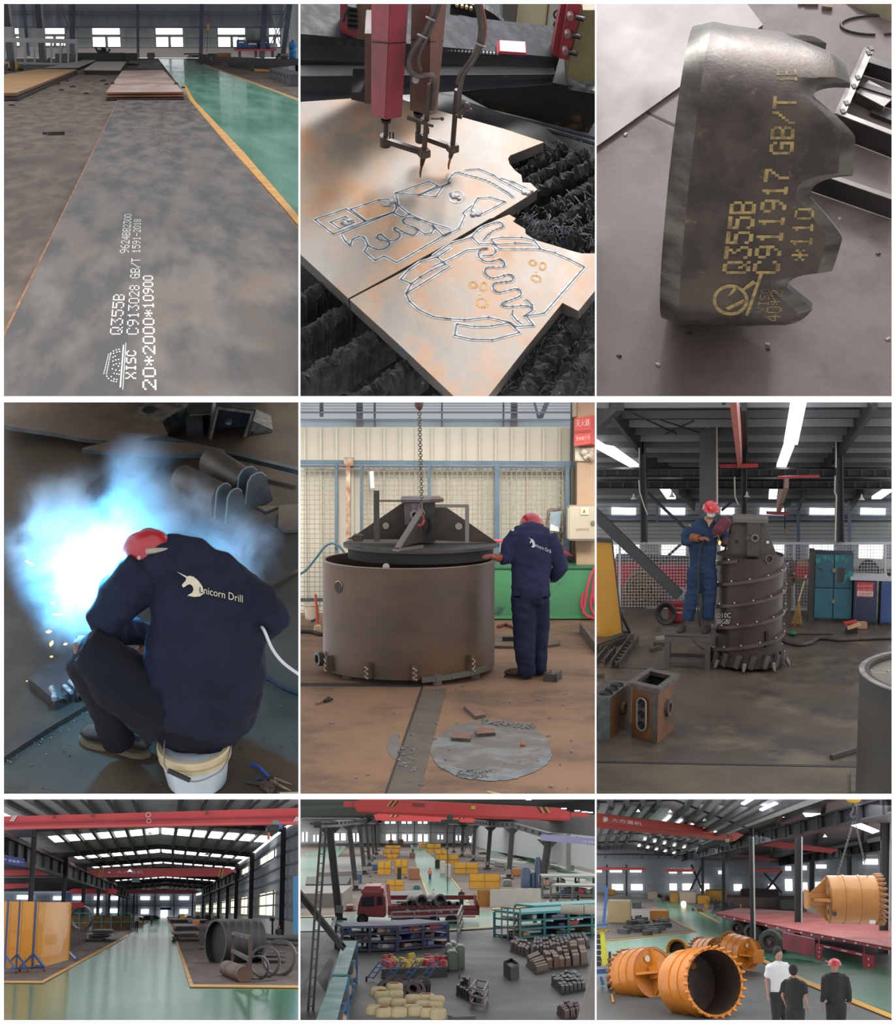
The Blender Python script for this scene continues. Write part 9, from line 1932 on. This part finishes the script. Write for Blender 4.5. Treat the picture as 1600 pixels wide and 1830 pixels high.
 for a in(('palletful of dark cast parts, nearest the teal racks',[(912,1700),(944,1712),(950,1698),(922,1684)],1,5,3,b1),('second palletful of dark parts right of it',[(952,1708),(990,1704),(985,1690),(955,1688)],1,6,3,b1),('third palletful of parts below the teal rack',[(988,1700),(1025,1698),(1018,1684),(985,1684)],1,5,3,b1),('grey palletful of parts at the right end of the row',[(1020,1698),(1055,1694),(1045,1676),(1010,1680)],.8,5,2,b3),('stack of brown steel strips, middle right',[(940,1726),(958,1742),(984,1736),(965,1714)],1,7,1,b2),('brown block stack right of the strips',[(978,1734),(1002,1732),(992,1714),(970,1714)],1.4,2,3,b2),('second brown block stack further right',[(1000,1732),(1022,1730),(1014,1708),(994,1710)],1.2,2,4,b2),('tall brown block stack at the right',[(1024,1730),(1052,1726),(1046,1704),(1016,1706)],1.8,2,4,b2),('crate of black parts in rows at the right',[(985,1760),(1004,1778),(1048,1770),(1030,1746)],.9,7,6,b3),('reddish heap of parts at the bottom right',[(995,1812),(1010,1826),(1040,1815),(1030,1802)],.9,5,3,mat((96,56,50),rg=.6)),('crate of dark rods on the floor centre',[(815,1778),(853,1796),(862,1786),(828,1766)],.8,7,3,b3),('small heap of dark cast parts on the rod crate',[(822,1776),(838,1780),(842,1770),(828,1766)],1.6,3,2,b1)):stack(*a)
 t=thing('wire_basket','grey wire basket standing on the rod crate','basket',G(860,1785));q=[G(u,v,.9)for u,v in[(841,1765),(865,1771),(872,1755),(852,1751)]]
 for i in range(4):
  for e in(0,.35,.7):MB().bar(q[i]-V((0,0,e)),q[(i+1)%4]-V((0,0,e)),.08).B('rail',mat((150,142,136)),t)
  MB().bar(q[i],q[i]-V((0,0,.8)),.08,up=(0,1,0)).B('post',mat((150,142,136)),t)
 tag(MB().prism([at(1030,1835,66),at(1100,1835,66),at(1100,1660,66),at(1064,1690,66),at(1052,1760,66)],(0,.4,0)).B('pillar_wall',mat((150,144,138),(136,130,124),.6,rg=.7)),'pale cracked wall edge close to the viewer at the lower right','wall');tag(MB().bar(G(806,1822,.2),G(845,1820,.2),.8,.3).B('dark_beam',dkk),'dark beam at the bottom edge','beam')
 for y,z,p in((150,8.6,7000),(190,7.2,9000),(230,5.8,10000),(270,4.5,10000)):area('hall_fill',(0,y,z),(0,y,0),70,p,sy=30)  # added lamps, hidden under the ceiling, to brighten the far hall
 finish(c)
if want(8):bay8()
# ================================================================ bay 9: drilling buckets and the flatbed trailer
def bay9():
 c=Cell(BOX[9],1180,1400,(1395,1838),37.5);use(c);rnd=random.Random(99)
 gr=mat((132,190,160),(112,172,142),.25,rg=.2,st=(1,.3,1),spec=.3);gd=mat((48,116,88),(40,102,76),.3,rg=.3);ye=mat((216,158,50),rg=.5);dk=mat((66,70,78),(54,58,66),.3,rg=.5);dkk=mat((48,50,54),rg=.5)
 ground('floor',[(600,1597),(1900,1597),(2100,1900),(500,1900)],mat((84,88,88),(100,104,102),.5,rg=.45,c3=(66,70,70),sc3=.4,spec=.2))
 ground('floor_back',[(600,1597),(1300,1597),(1240,1664),(1066,1680),(900,1690)],mat((150,142,136),(136,128,122),.3,rg=.6),z=.01)
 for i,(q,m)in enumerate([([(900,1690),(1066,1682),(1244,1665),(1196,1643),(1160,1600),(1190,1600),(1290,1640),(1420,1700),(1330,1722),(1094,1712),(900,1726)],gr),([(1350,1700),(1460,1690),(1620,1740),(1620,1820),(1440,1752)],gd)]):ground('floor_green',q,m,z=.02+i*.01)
 for i,q in enumerate([[(1066,1681),(1240,1664),(1198,1643),(1200,1642),(1246,1664.5),(1066,1683)],[(1060,1713),(1120,1708),(1120,1710),(1060,1715)],[(1355,1714),(1362,1712),(1440,1750),(1620,1822),(1620,1830),(1436,1756)],[(1240,1625),(1242,1624),(1290,1648),(1288,1650)],[(1092,1776),(1095,1776),(1098,1790),(1094,1790)]]):ground('trim_%d'%(170+i),q,ye,z=.04)
 yw=G(1180,1599).y;P=lambda u,v,d=0:at(u,v,yw+d);sky=mat((250,252,255),emit=1.5);k=yw/F
 struct('wall_back',MB().box(P(900,1600),P(1800,1512)+V((0,.4,0))),mat((170,176,182),(158,164,170),.2,rg=.6,wave=('Z',.8,.02)))
 for i,(a,b,y0,y1)in enumerate([(1066,1076,1554,1559),(1090,1112,1554,1559),(1126,1147,1554,1559),(1094,1114,1580,1591),(1128,1149,1580,1591),(1197,1210,1579,1591),(1220,1237,1579,1592),(1252,1268,1579,1592),(1284,1296,1556,1562),(1196,1210,1556,1561),(1220,1238,1556,1561),(1312,1326,1580,1592),(1404,1416,1571,1592),(1432,1443,1577,1592),(1458,1475,1576,1592),(1404,1414,1548,1556),(1432,1442,1547,1555),(1459,1477,1545,1552),(1543,1569,1535,1545),(1374,1386,1580,1592)]):struct('window_%d'%(190+i),MB().box(P(a,y1,-.3),P(b,y0,-.2)),sky)
 # roof of the left nave (arched frames), roof of the right nave
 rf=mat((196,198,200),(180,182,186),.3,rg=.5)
 FR=[(980,1210,1500,1390,1340,1420,30),(1040,1206,1335,1432,1428,1478,46),(1030,1144,1254,1492,1488,1510,62),(1030,1136,1233,1506,1502,1522,76),(1045,1125,1212,1517,1513,1530,88),(1050,1121,1191,1524,1521,1534,97),(900,1118,1300,1528,1527,1530,yw)]
 Q=[(at(l,va,y),at(m,vm,y),at(r,e,y),y)for l,m,r,va,vm,e,y in FR]
 for i,(l,a,r,y)in enumerate(Q):
  if i:
   w=(8-i)*y/F
   for e,d in((l,a),(a,r)):struct('beam',MB().ibeam(e,d,w*.5,w),dk)
  if i<6:
   l2,a2,r2,y2=Q[i+1]
   for e,d,e2,d2 in((l,a,l2,a2),(a,r,a2,r2)):
    struct('ceiling',MB().prism([e,d,d2,e2],(0,0,.1)),rf)
    for j in range(1,6):struct('beam',MB().bar(e.lerp(d,j/6)-V((0,0,.1)),e2.lerp(d2,j/6)-V((0,0,.1)),.12),dk)
   g=lambda f,h:a.lerp(r,f).lerp(a2.lerp(r2,f),h)-V((0,0,.08))
   for j in range(5):struct('window_%d'%(220+i),MB().prism([g(j*.17+.1,.3),g(j*.17+.2,.3),g(j*.17+.2,.5),g(j*.17+.1,.5)],(0,0,.03)),sky)
 a,b=at(1330,1428,60),at(1700,1428,34);a2,b2=at(1240,1535,yw),at(1800,1528,yw)
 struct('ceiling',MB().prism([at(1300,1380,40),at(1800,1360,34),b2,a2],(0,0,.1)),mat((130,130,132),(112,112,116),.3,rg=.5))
 for f in(.1,.25,.4,.55,.7,.85):p,q=at(1300,1380,40).lerp(at(1800,1360,34),f),a2.lerp(b2,f);struct('beam',MB().bar(p-V((0,0,.15)),q-V((0,0,.15)),.12),dkk)
 for i,q in enumerate([[(1325,1428),(1345,1430),(1382,1447),(1370,1452)],[(1392,1456),(1420,1448),(1428,1455),(1400,1461)],[(1434,1452),(1476,1450),(1470,1458),(1440,1460)],[(1512,1472),(1528,1468),(1572,1486),(1560,1490)]]):struct('window_%d'%(230+i),MB().prism([at(u,v,52 if i!=1 else 54)for u,v in q],(0,0,.03)),mat((250,252,255),emit=1.3))
 # runway beam and columns
 C1=[((1426,1650),(1428,1440),13,60),((1344,1606),(1343,1480),8,60),((1293,1600),(1293,1510),6,72),((1256,1598),(1256,1520),5,80),((1230,1597),(1230,1530),4,86),((1208,1597),(1208,1532),4,92),((1194,1597),(1194,1536),3,96),((1180,1597),(1180,1540),3,98),((1168,1597),(1168,1542),3,99),((1450,1600),(1452,1528),8,80),((1401,1598),(1402,1545),5,92),((1364,1598),(1364,1546),5,95),((1518,1598),(1518,1520),8,80),((1578,1640),(1584,1462),17,57),((1333,1598),(1333,1550),3,97),((1120,1598),(1120,1545),3,yw-1),((1085,1598),(1085,1545),3,yw-1)]
 for i,(b_,t_,w,y)in enumerate(C1):p=at(b_[0],b_[1],y);p.z=min(p.z,0)*0;q=at(*t_,y);o=struct('column',MB().ibeam(V((p.x,y,0)),q,w*y/F*.7,w*y/F,.18,up=(1,0,0)),dkk if w>5 else dk);i in(0,1,13)and MB().bar(V((p.x+.35*w*y/F,y-.25,0)),q+V((.35*w*y/F,-.25,0)),.05,up=(0,1,0)).B('conduit',mat((190,190,186)),o)
 for a,b,h in((at(1640,1428,38),at(1180,1543,98),.42),(at(1640,1502,60),at(1330,1552,97),.35)):
  struct('beam',MB().ibeam(a,b,.3,h,.12),dk)
  for j in range(22):w=a.lerp(b,j/22);struct('beam',MB().box(w+V((-.18,-.2,-h*.45)),w+V((-.12,.2,h*.45))),dkk)
 for a,b in(((1236,1545),(1256,1592)),((1256,1545),(1234,1592)),((1366,1560),(1398,1596)),((1398,1556),(1366,1596))):struct('beam',MB().bar(at(*a,84),at(*b,84),.1,up=(0,1,0)),dkk)
 red=mat((222,92,78),(210,80,70),.3,rg=.4);rd=mat((214,62,62),(200,52,54),.3,rg=.4);yb=mat((226,186,60));bk=mat((50,42,40))
 t,yy=girder('long coral-red bridge crane girder with white characters crossing the upper left',[(1040,1450),(1306,1483),(1330,1492),(1312,1504),(1040,1477)],(46,52),red,stripes=[([(1040,1468),(1312,1496),(1312,1504),(1040,1477)],mat((206,76,66)),'lower_flange')]+[([(u,1484),(u+1.6,1484),(u+6,1496),(u+4.4,1496)],m_,'stripe')for u,m_ in((1298,bk),(1300,yb),(1302,bk))],logo=('大方重机',1093,1468,6.5,54,.14));MB().ball(at(1080,1464,yy(1080)-.1),.08,6,4,(1.4,.3,1)).B('emblem',mat((240,220,216)),t)
 t=thing('crane_hoist','dark green hoist at the right end of the long coral girder','hoist',at(1295,1510,50));MB().box(at(1285,1513,50),at(1305,1504,50)+V((0,.3,0))).B('motor',mat((44,74,68)),t,bevel=.03);MB().box(at(1297,1505,49.9),at(1304,1499,49.9)).B('control_box',mat((206,200,160)),t)
 for lb,q,y in(('red girder right of the big column, upper one',[(1357,1511),(1388,1503),(1500,1518),(1486,1525)],66),('red girder left of the big column behind the runway',[(1318,1527),(1340,1527),(1392,1536),(1372,1540)],80),('flat red girder before the right back wall',[(1458,1544),(1500,1537),(1535,1543),(1520,1547)],86),('long thin red girder before the left back wall',[(1040,1550),(1155,1551),(1155,1555),(1040,1555)],yw-4),('thin red girder in the middle distance',[(1186,1553),(1245,1554),(1240,1558),(1190,1558)],yw-6),('short red girder behind the X brace',[(1336,1553),(1398,1553),(1394,1559),(1340,1558)],yw-8)):t=thing('bridge_crane',lb,'crane',at(*q[0],y));MB().prism([at(u,v,y)for u,v in q],(0,.3,0)).B('girder',rd,t)
 for u,v in((1141,1451),(1198,1452),(1260,1467),(1475,1496)):t=thing('high_bay_lamp','round high-bay lamp under the roof above the drilling buckets','lamp',at(u,v,44),group='high-bay lamps above the drilling buckets');MB().lathe([(0,0),(.06,0),(.03,.04),(0,.08)],c=at(u,v,44)).B('shade',mat((230,226,214)),t)
 # buckets
 og=mat((238,146,44),(224,132,34),1.5,rg=.38,c3=(184,108,36),sc3=2,coat=.2);od=mat((150,92,36),rg=.5);ins=mat((84,62,48),(60,48,42),2,rg=.6)
 def bucket(lb,fc,r_,ax,L,y,open_,teeth=True,m=og,hang=None):
  c_=at(*fc,y);r=r_*y/F;a=V(ax).normalized();L*=y/F;t=thing('drilling_bucket',lb,'drilling bucket',V((c_.x,c_.y,0 if not hang else c_.z-r)));u=a.cross(V((0,0,1))).normalized();w=u.cross(a)
  MB().lathe([(r*.93,-.02),(r,-.02),(r,-L*.3),(r*1.03,-L*.3),(r*1.03,-L*.34),(r,-L*.34),(r,-L*.6),(r*1.03,-L*.6),(r*1.03,-L*.64),(r,-L*.64),(r,-L)],c=c_,ax=a,n=56).B('shell',m,t,smooth=30)
  if open_:MB().lathe([(r*.93,-.02),(r*.92,-L*.9),(0,-L*.9)],c=c_,ax=a,n=48).B('inner_wall',ins,t);MB().lathe([(0,0),(r*.1,0)],c=c_-a*L*.89+w*r*.5-u*r*.2,ax=a).B('hole',mat((190,110,50)),t);MB().bar(c_-a*L*.88-w*r*.8,c_-a*L*.88+w*r*.85,.12,.06,up=a).B('flap_bar',ins,t)
  e=0 if open_ else-L
  if not open_:
   MB().lathe([(0,-.05),(r*.94,-.05),(r,0)],c=c_,ax=a,n=48).B('end_plate',m,t);b=MB();n=c_+a*.35*r
   for s_ in((u,1),(u,-1),(w,1),(w,-1)):d=s_[0]*s_[1];x=a.cross(d)*.03;MB().prism([c_+d*r*.9-x,c_+d*r*.2+a*r*.75-x,c_+d*r*.12+a*r*.75-x,c_+d*r*.12-x],x*2).B('gusset',m,t)
   MB().bar(c_,c_+a*r*.8,r*.5,r*.5).B('kelly_box',m,t,bevel=.01);MB().bar(c_+a*r*.8,c_+a*r*.88,r*.8,r*.8).B('top_plate',m,t)
   for d,q in((w*.55+u*.25,(230,226,216)),(w*-.5-u*.4,(40,30,24))):MB().lathe([(0,0),(r*.13,0)],c=c_+d*r+a*.01,ax=a,n=18).B('hole',mat(q),t)
  if teeth:
   for i in range(26):th=2*PI*i/26;d=u*math.cos(th)+w*math.sin(th);p=c_+a*e+d*r*.98;s_=a if open_ else-a;MB().tube([p-s_*.06,p+s_*.03+d*.015,p+s_*.1+d*.05],[.05,.045,.015],7).B('tooth',m if open_ else od,t)
  return t
 def Yg(v):return G(1250,v).y
 bucket('large orange drilling bucket with its toothed open mouth facing the viewer',(1278,1755),58,(.52,-.85,.13),92,Yg(1818),True)
 bucket('ribbed orange drilling bucket lying at left, gusseted end with a white disc',(1169,1738),43,(.6,-.78,.16),74,Yg(1785)+.3,False)
 bucket('orange drilling bucket behind the open one, only its upper part showing',(1284,1704),27,(.62,-.78,.1),46,Yg(1735)+1,False)
 bucket('orange drilling bucket lying beside the trailer wheels, square end box facing right',(1340,1705),27,(.62,-.76,-.1),52,Yg(1735),False)
 bucket('small orange toothed bucket end peeping between the two big buckets',(1210,1697),16,(-.3,-1,.1),20,Yg(1722)+3,True)
 yh=37.5;t=bucket('orange drilling bucket hanging from chains just above the trailer deck',(1477,1607),40,(-1,-.12,0),88,yh,False,m=mat((190,124,36),(174,110,30),1.5,rg=.4,coat=.2),hang=1)
 MB().lathe([(0,0),(.05,0)],c=at(1492,1633,yh-.5),ax=(0,-1,0)).B('hole',bk,t)
 for a,b in(((1525,1470),(1497,1566)),((1529,1470),(1551,1565))):t2=thing('sling_chain','steel chain running down to the %s end of the hanging orange bucket'%('left' if a[0]<1527 else 'toothed'),'chain',at(*b,yh));chain(t2,at(*a,yh),at(*b,yh),30,.022,mat((110,108,104),rg=.4,metal=.4))
 t=thing('crane_hook','yellow crane hook block at the top right with its dark hook','hook',at(1525,1450,yh));MB().ball(at(1526,1428,yh),.16,16,10,(1,.6,.55)).B('block',mat((236,190,40),rg=.4),t);MB().tube(smoothpath([at(u,v,yh)for u,v in((1525,1434),(1525,1448),(1521,1456),(1524,1462),(1529,1458))],4),.02,6).B('hook',dkk,t)
 # trailer
 t=thing('trailer','long flatbed trailer with a worn pink-red deck and red side guards','trailer',G(1400,1720));z=.72;dm=mat((224,132,126),(204,112,108),.8,rg=.5,c3=(150,92,86),sc3=1);tr=mat((186,52,70),(160,44,62),1,rg=.45)
 D=[G(u,v,z)for u,v in[(1277,1631),(1431,1663),(1640,1702),(1640,1650),(1440,1630),(1322,1622)]];MB().prism(D,(0,0,-.06)).B('deck',dm,t)
 MB().prism([D[0],D[1],D[2],D[2]+V((0,.06,0)),D[1]+V((0,.06,0)),D[0]+V((0,.06,0))],(0,0,-.1)).B('side_rim',tr,t);MB().prism([p+V((0,1.5,-.1))for p in(D[0],D[1],D[2])]+[p+V((0,1.8,-.1))for p in(D[2],D[1],D[0])],(0,0,-.06)).B('chassis_beam',dkk,t)
 for i in range(18):p=D[0].lerp(D[1],i/8)if i<8 else D[1].lerp(D[2],(i-8)/10);d=(D[1]-D[0]if i<8 else D[2]-D[1]).normalized();MB().bar(p+V((0,-.01,-.065)),p+d*.12+V((0,-.01,-.065)),.02,.05).B('reflector',mat((236,222,222)),t)
 for i,(u,v,r_)in enumerate([(1318,1659,13),(1344,1666,15),(1376,1684,21)]):
  p=at(u,v,Yg(v+r_-1));r=r_*p.y/F
  for o,x in((0,0),(.35,.25)):w=MB().lathe([(0,.1),(r*.45,.08),(r*.5,-.02),(r*.6,-.06),(r*.95,-.04),(r,.04),(r,.22),(r*.9,.26),(0,.26)],c=p+V((x+.0,o,0)),ax=(.35,1,0),n=32).B('wheel',mat((84,78,76),(62,58,58),3,rg=.75),t);MB().lathe([(0,-.02),(r*.16,-.02),(r*.2,.06),(r*.42,.08)],c=p+V((x,o,0)),ax=(.35,1,0),n=16).B('hub',mat((110,80,76)),w)
 yt=Yg(1712);MB().prism([at(1401,1667,yt),at(1457,1679,yt-1),at(1457,1711,yt-1),at(1401,1697,yt)],(0,.4,0)).B('tool_box',mat((170,44,70),(132,60,70),2,rg=.5),t)
 g=[at(1459,1686,yt-1.2),at(1563,1708,yt-2.6),at(1563,1746,yt-2.6),at(1459,1714,yt-1.2)];h=[g[0].lerp(g[2],.12),g[1].lerp(g[3],.2),g[2].lerp(g[0],.18),g[3].lerp(g[1],.1)]
 for i in range(4):j=(i+1)%4;MB().prism([g[i],g[j],h[j],h[i]],(0,.04,0)).B('side_guard',tr,t);p,q=g[i].lerp(h[i],.5),g[j].lerp(h[j],.5);[MB().bar(p.lerp(q,f)-V((0,.01,0)),p.lerp(q,f+.12)-V((0,.01,0)),.03).B('reflector',mat((236,222,222)),t)for f in(.1,.45,.75)]
 for u in(1464,1545):MB().bar(at(u,1690+(u-1464)*.2,yt-1.5),at(u,1668+(u-1464)*.2,yt-1.5),.04,up=(0,1,0)).B('strut',tr,t)
 tag(MB().box(at(1555,1651,37),at(1565,1645,37)+V((0,.1,0))).B('white_block',mat((224,222,220))),'small white block on the trailer deck under the bucket teeth','block')
 # people
 figure('young man in a white t-shirt and black shorts watching the trailer',(1396,1868),1693,(240,240,242),(34,34,38),rz=.5,sleeves=False,z0=0);figure('young man in a black t-shirt with a white shoulder stripe, hands behind his waist',(1424,1895),1724,(34,34,38),(38,38,42),rz=2.6,arm=(.25,.25),sleeves=False);figure('man in a red helmet and long black shirt seen from behind',(1498,1888),1713,(36,36,38),(34,34,36),hat=(206,30,50),rz=3.3)
 # middle distance
 ob=mat((226,166,56),rg=.5);br=mat((96,78,70),(80,64,58),1,rg=.6)
 for a,b,v0,v1,m,lb,nm in[(1087,1128,1611,1650,mat((226,200,150)),'cream crate stack behind the blue frame at left','crate'),(1162,1196,1628,1645,mat((220,148,60)),'orange bucket-shaped box on the pale floor at left','box'),(1247,1270,1601,1616,ob,'yellow box machine beside the small welding glow','machine'),(1262,1300,1592,1612,ob,'yellow machines behind the box machine','machine'),(1198,1214,1596,1614,mat((200,150,60)),'yellow and black machine left of the pale boards','machine'),(1215,1245,1594,1615,mat((206,190,170)),'pale brown board stack behind the welding glow','board'),(1158,1176,1594,1608,mat((190,170,160)),'pale panels far left of the machines','panel'),(1084,1100,1590,1600,ob,'small yellow box beyond the blue frame','box'),(1325,1392,1590,1603,mat((84,58,58)),'dark red box beams stacked on the brown girders','steel beams'),(1300,1432,1604,1622,br,'long stack of brown girders behind the trailer','steel beams'),(1395,1425,1608,1626,mat((72,70,72)),'dark box at the right end of the brown girders','box'),(1574,1600,1603,1645,mat((170,174,176)),'grey open frame cabinet at the right edge','cabinet'),(1447,1470,1618,1635,mat((196,194,188)),'white box behind the hanging bucket','box'),(1130,1146,1613,1624,mat((84,84,88)),'dark parts beside the cream crates','parts')]:tag(fbox(a,b,v0,v1,1.2,z0=0).B(nm,m,bevel=.03),lb,nm.replace('_',' '))
 for i in range(34):u=rnd.uniform(1108,1190);v=rnd.uniform(1640,1672);tag(MB().cbox(G(u,v)+V((0,0,.08)),(rnd.uniform(.1,.4),rnd.uniform(.1,.5),.16),rz=rnd.random()*3).B('steel_part',mat((96,94,94)if i%2 else(64,62,62),rg=.5)),'small dark steel part on the pale floor behind the left bucket','steel part','steel parts on the pale floor')
 for i in range(26):u=rnd.uniform(1170,1330);v=rnd.uniform(1604,1634 if u>1230 else 1615);tag(fbox(u,u+rnd.uniform(3,10),v-rnd.uniform(3,9),v,.8).B('machine_part',mat([(60,60,64),(90,110,120),(196,150,70),(110,80,70),(170,168,160)][i%5],rg=.6),bevel=.02),'small machine part in the cluttered row beyond the buckets','machine part','machine parts in the cluttered row')
 figure('worker in blue bending among the machines beyond the trailer',(1278,1625),1603,(70,84,120),(50,60,90),bend=.3);tag(MB().ball(at(1222,1615,Yg(1618)),.12,10,8).B('weld_glow',mat((255,196,170),emit=6)),'small bright welding glow far behind the buckets','glow')
 blu=mat((54,110,176),rg=.45);t=thing('blue_stand','blue steel stand with yellow-edged black parts at the left edge','stand',G(1080,1770));y=Yg(1768)
 for a,b,w in(((1040,1738),(1102,1734),8),((1099,1734),(1102,1775),5),((1074,1745),(1078,1760),5),((1079,1650),(1085,1585),5),((1040,1655),(1088,1652),4),((1040,1588),(1084,1584),3)):MB().bar(at(*a,y+.3),at(*b,y+.3),w*y/F,up=(0,1,0)).B('frame_bar',blu,t)
 for v in range(1670,1730,10):MB().box(at(1062,v+7,y),at(1074,v,y)+V((0,.3,0))).B('black_part',dkk,t,bevel=.01)
 MB().prism([at(1072,1664,y),at(1080,1664,y),at(1087,1724,y),at(1077,1726,y)],(0,.1,0)).B('yellow_strip',mat((226,220,50)),t);MB().box(at(1088,1732,y),at(1092,1702,y)+V((0,.3,0))).B('black_part',dkk,t);MB().lathe([(0,0),(.2,0),(.22,.12),(0,.12)],c=at(1086,1757,y),ax=(1,.1,0),n=20).B('tyre',dkk,t);MB().box(at(1060,1664,y-.1),at(1090,1660,y-.1)).B('hazard_strip',mat((200,170,50),(40,40,40),20,edge=(.49,.51)),t)
 for y,z,p in((40,4.9,900),(58,3.6,700),(75,2.7,700),(92,2.0,600)):area('nave_fill',(0,y,z),(0,y,0),14,p,(.97,.99,1),sy=8)  # unseen lamps added below the roof to light the floor
 finish(c)
if want(9):bay9()
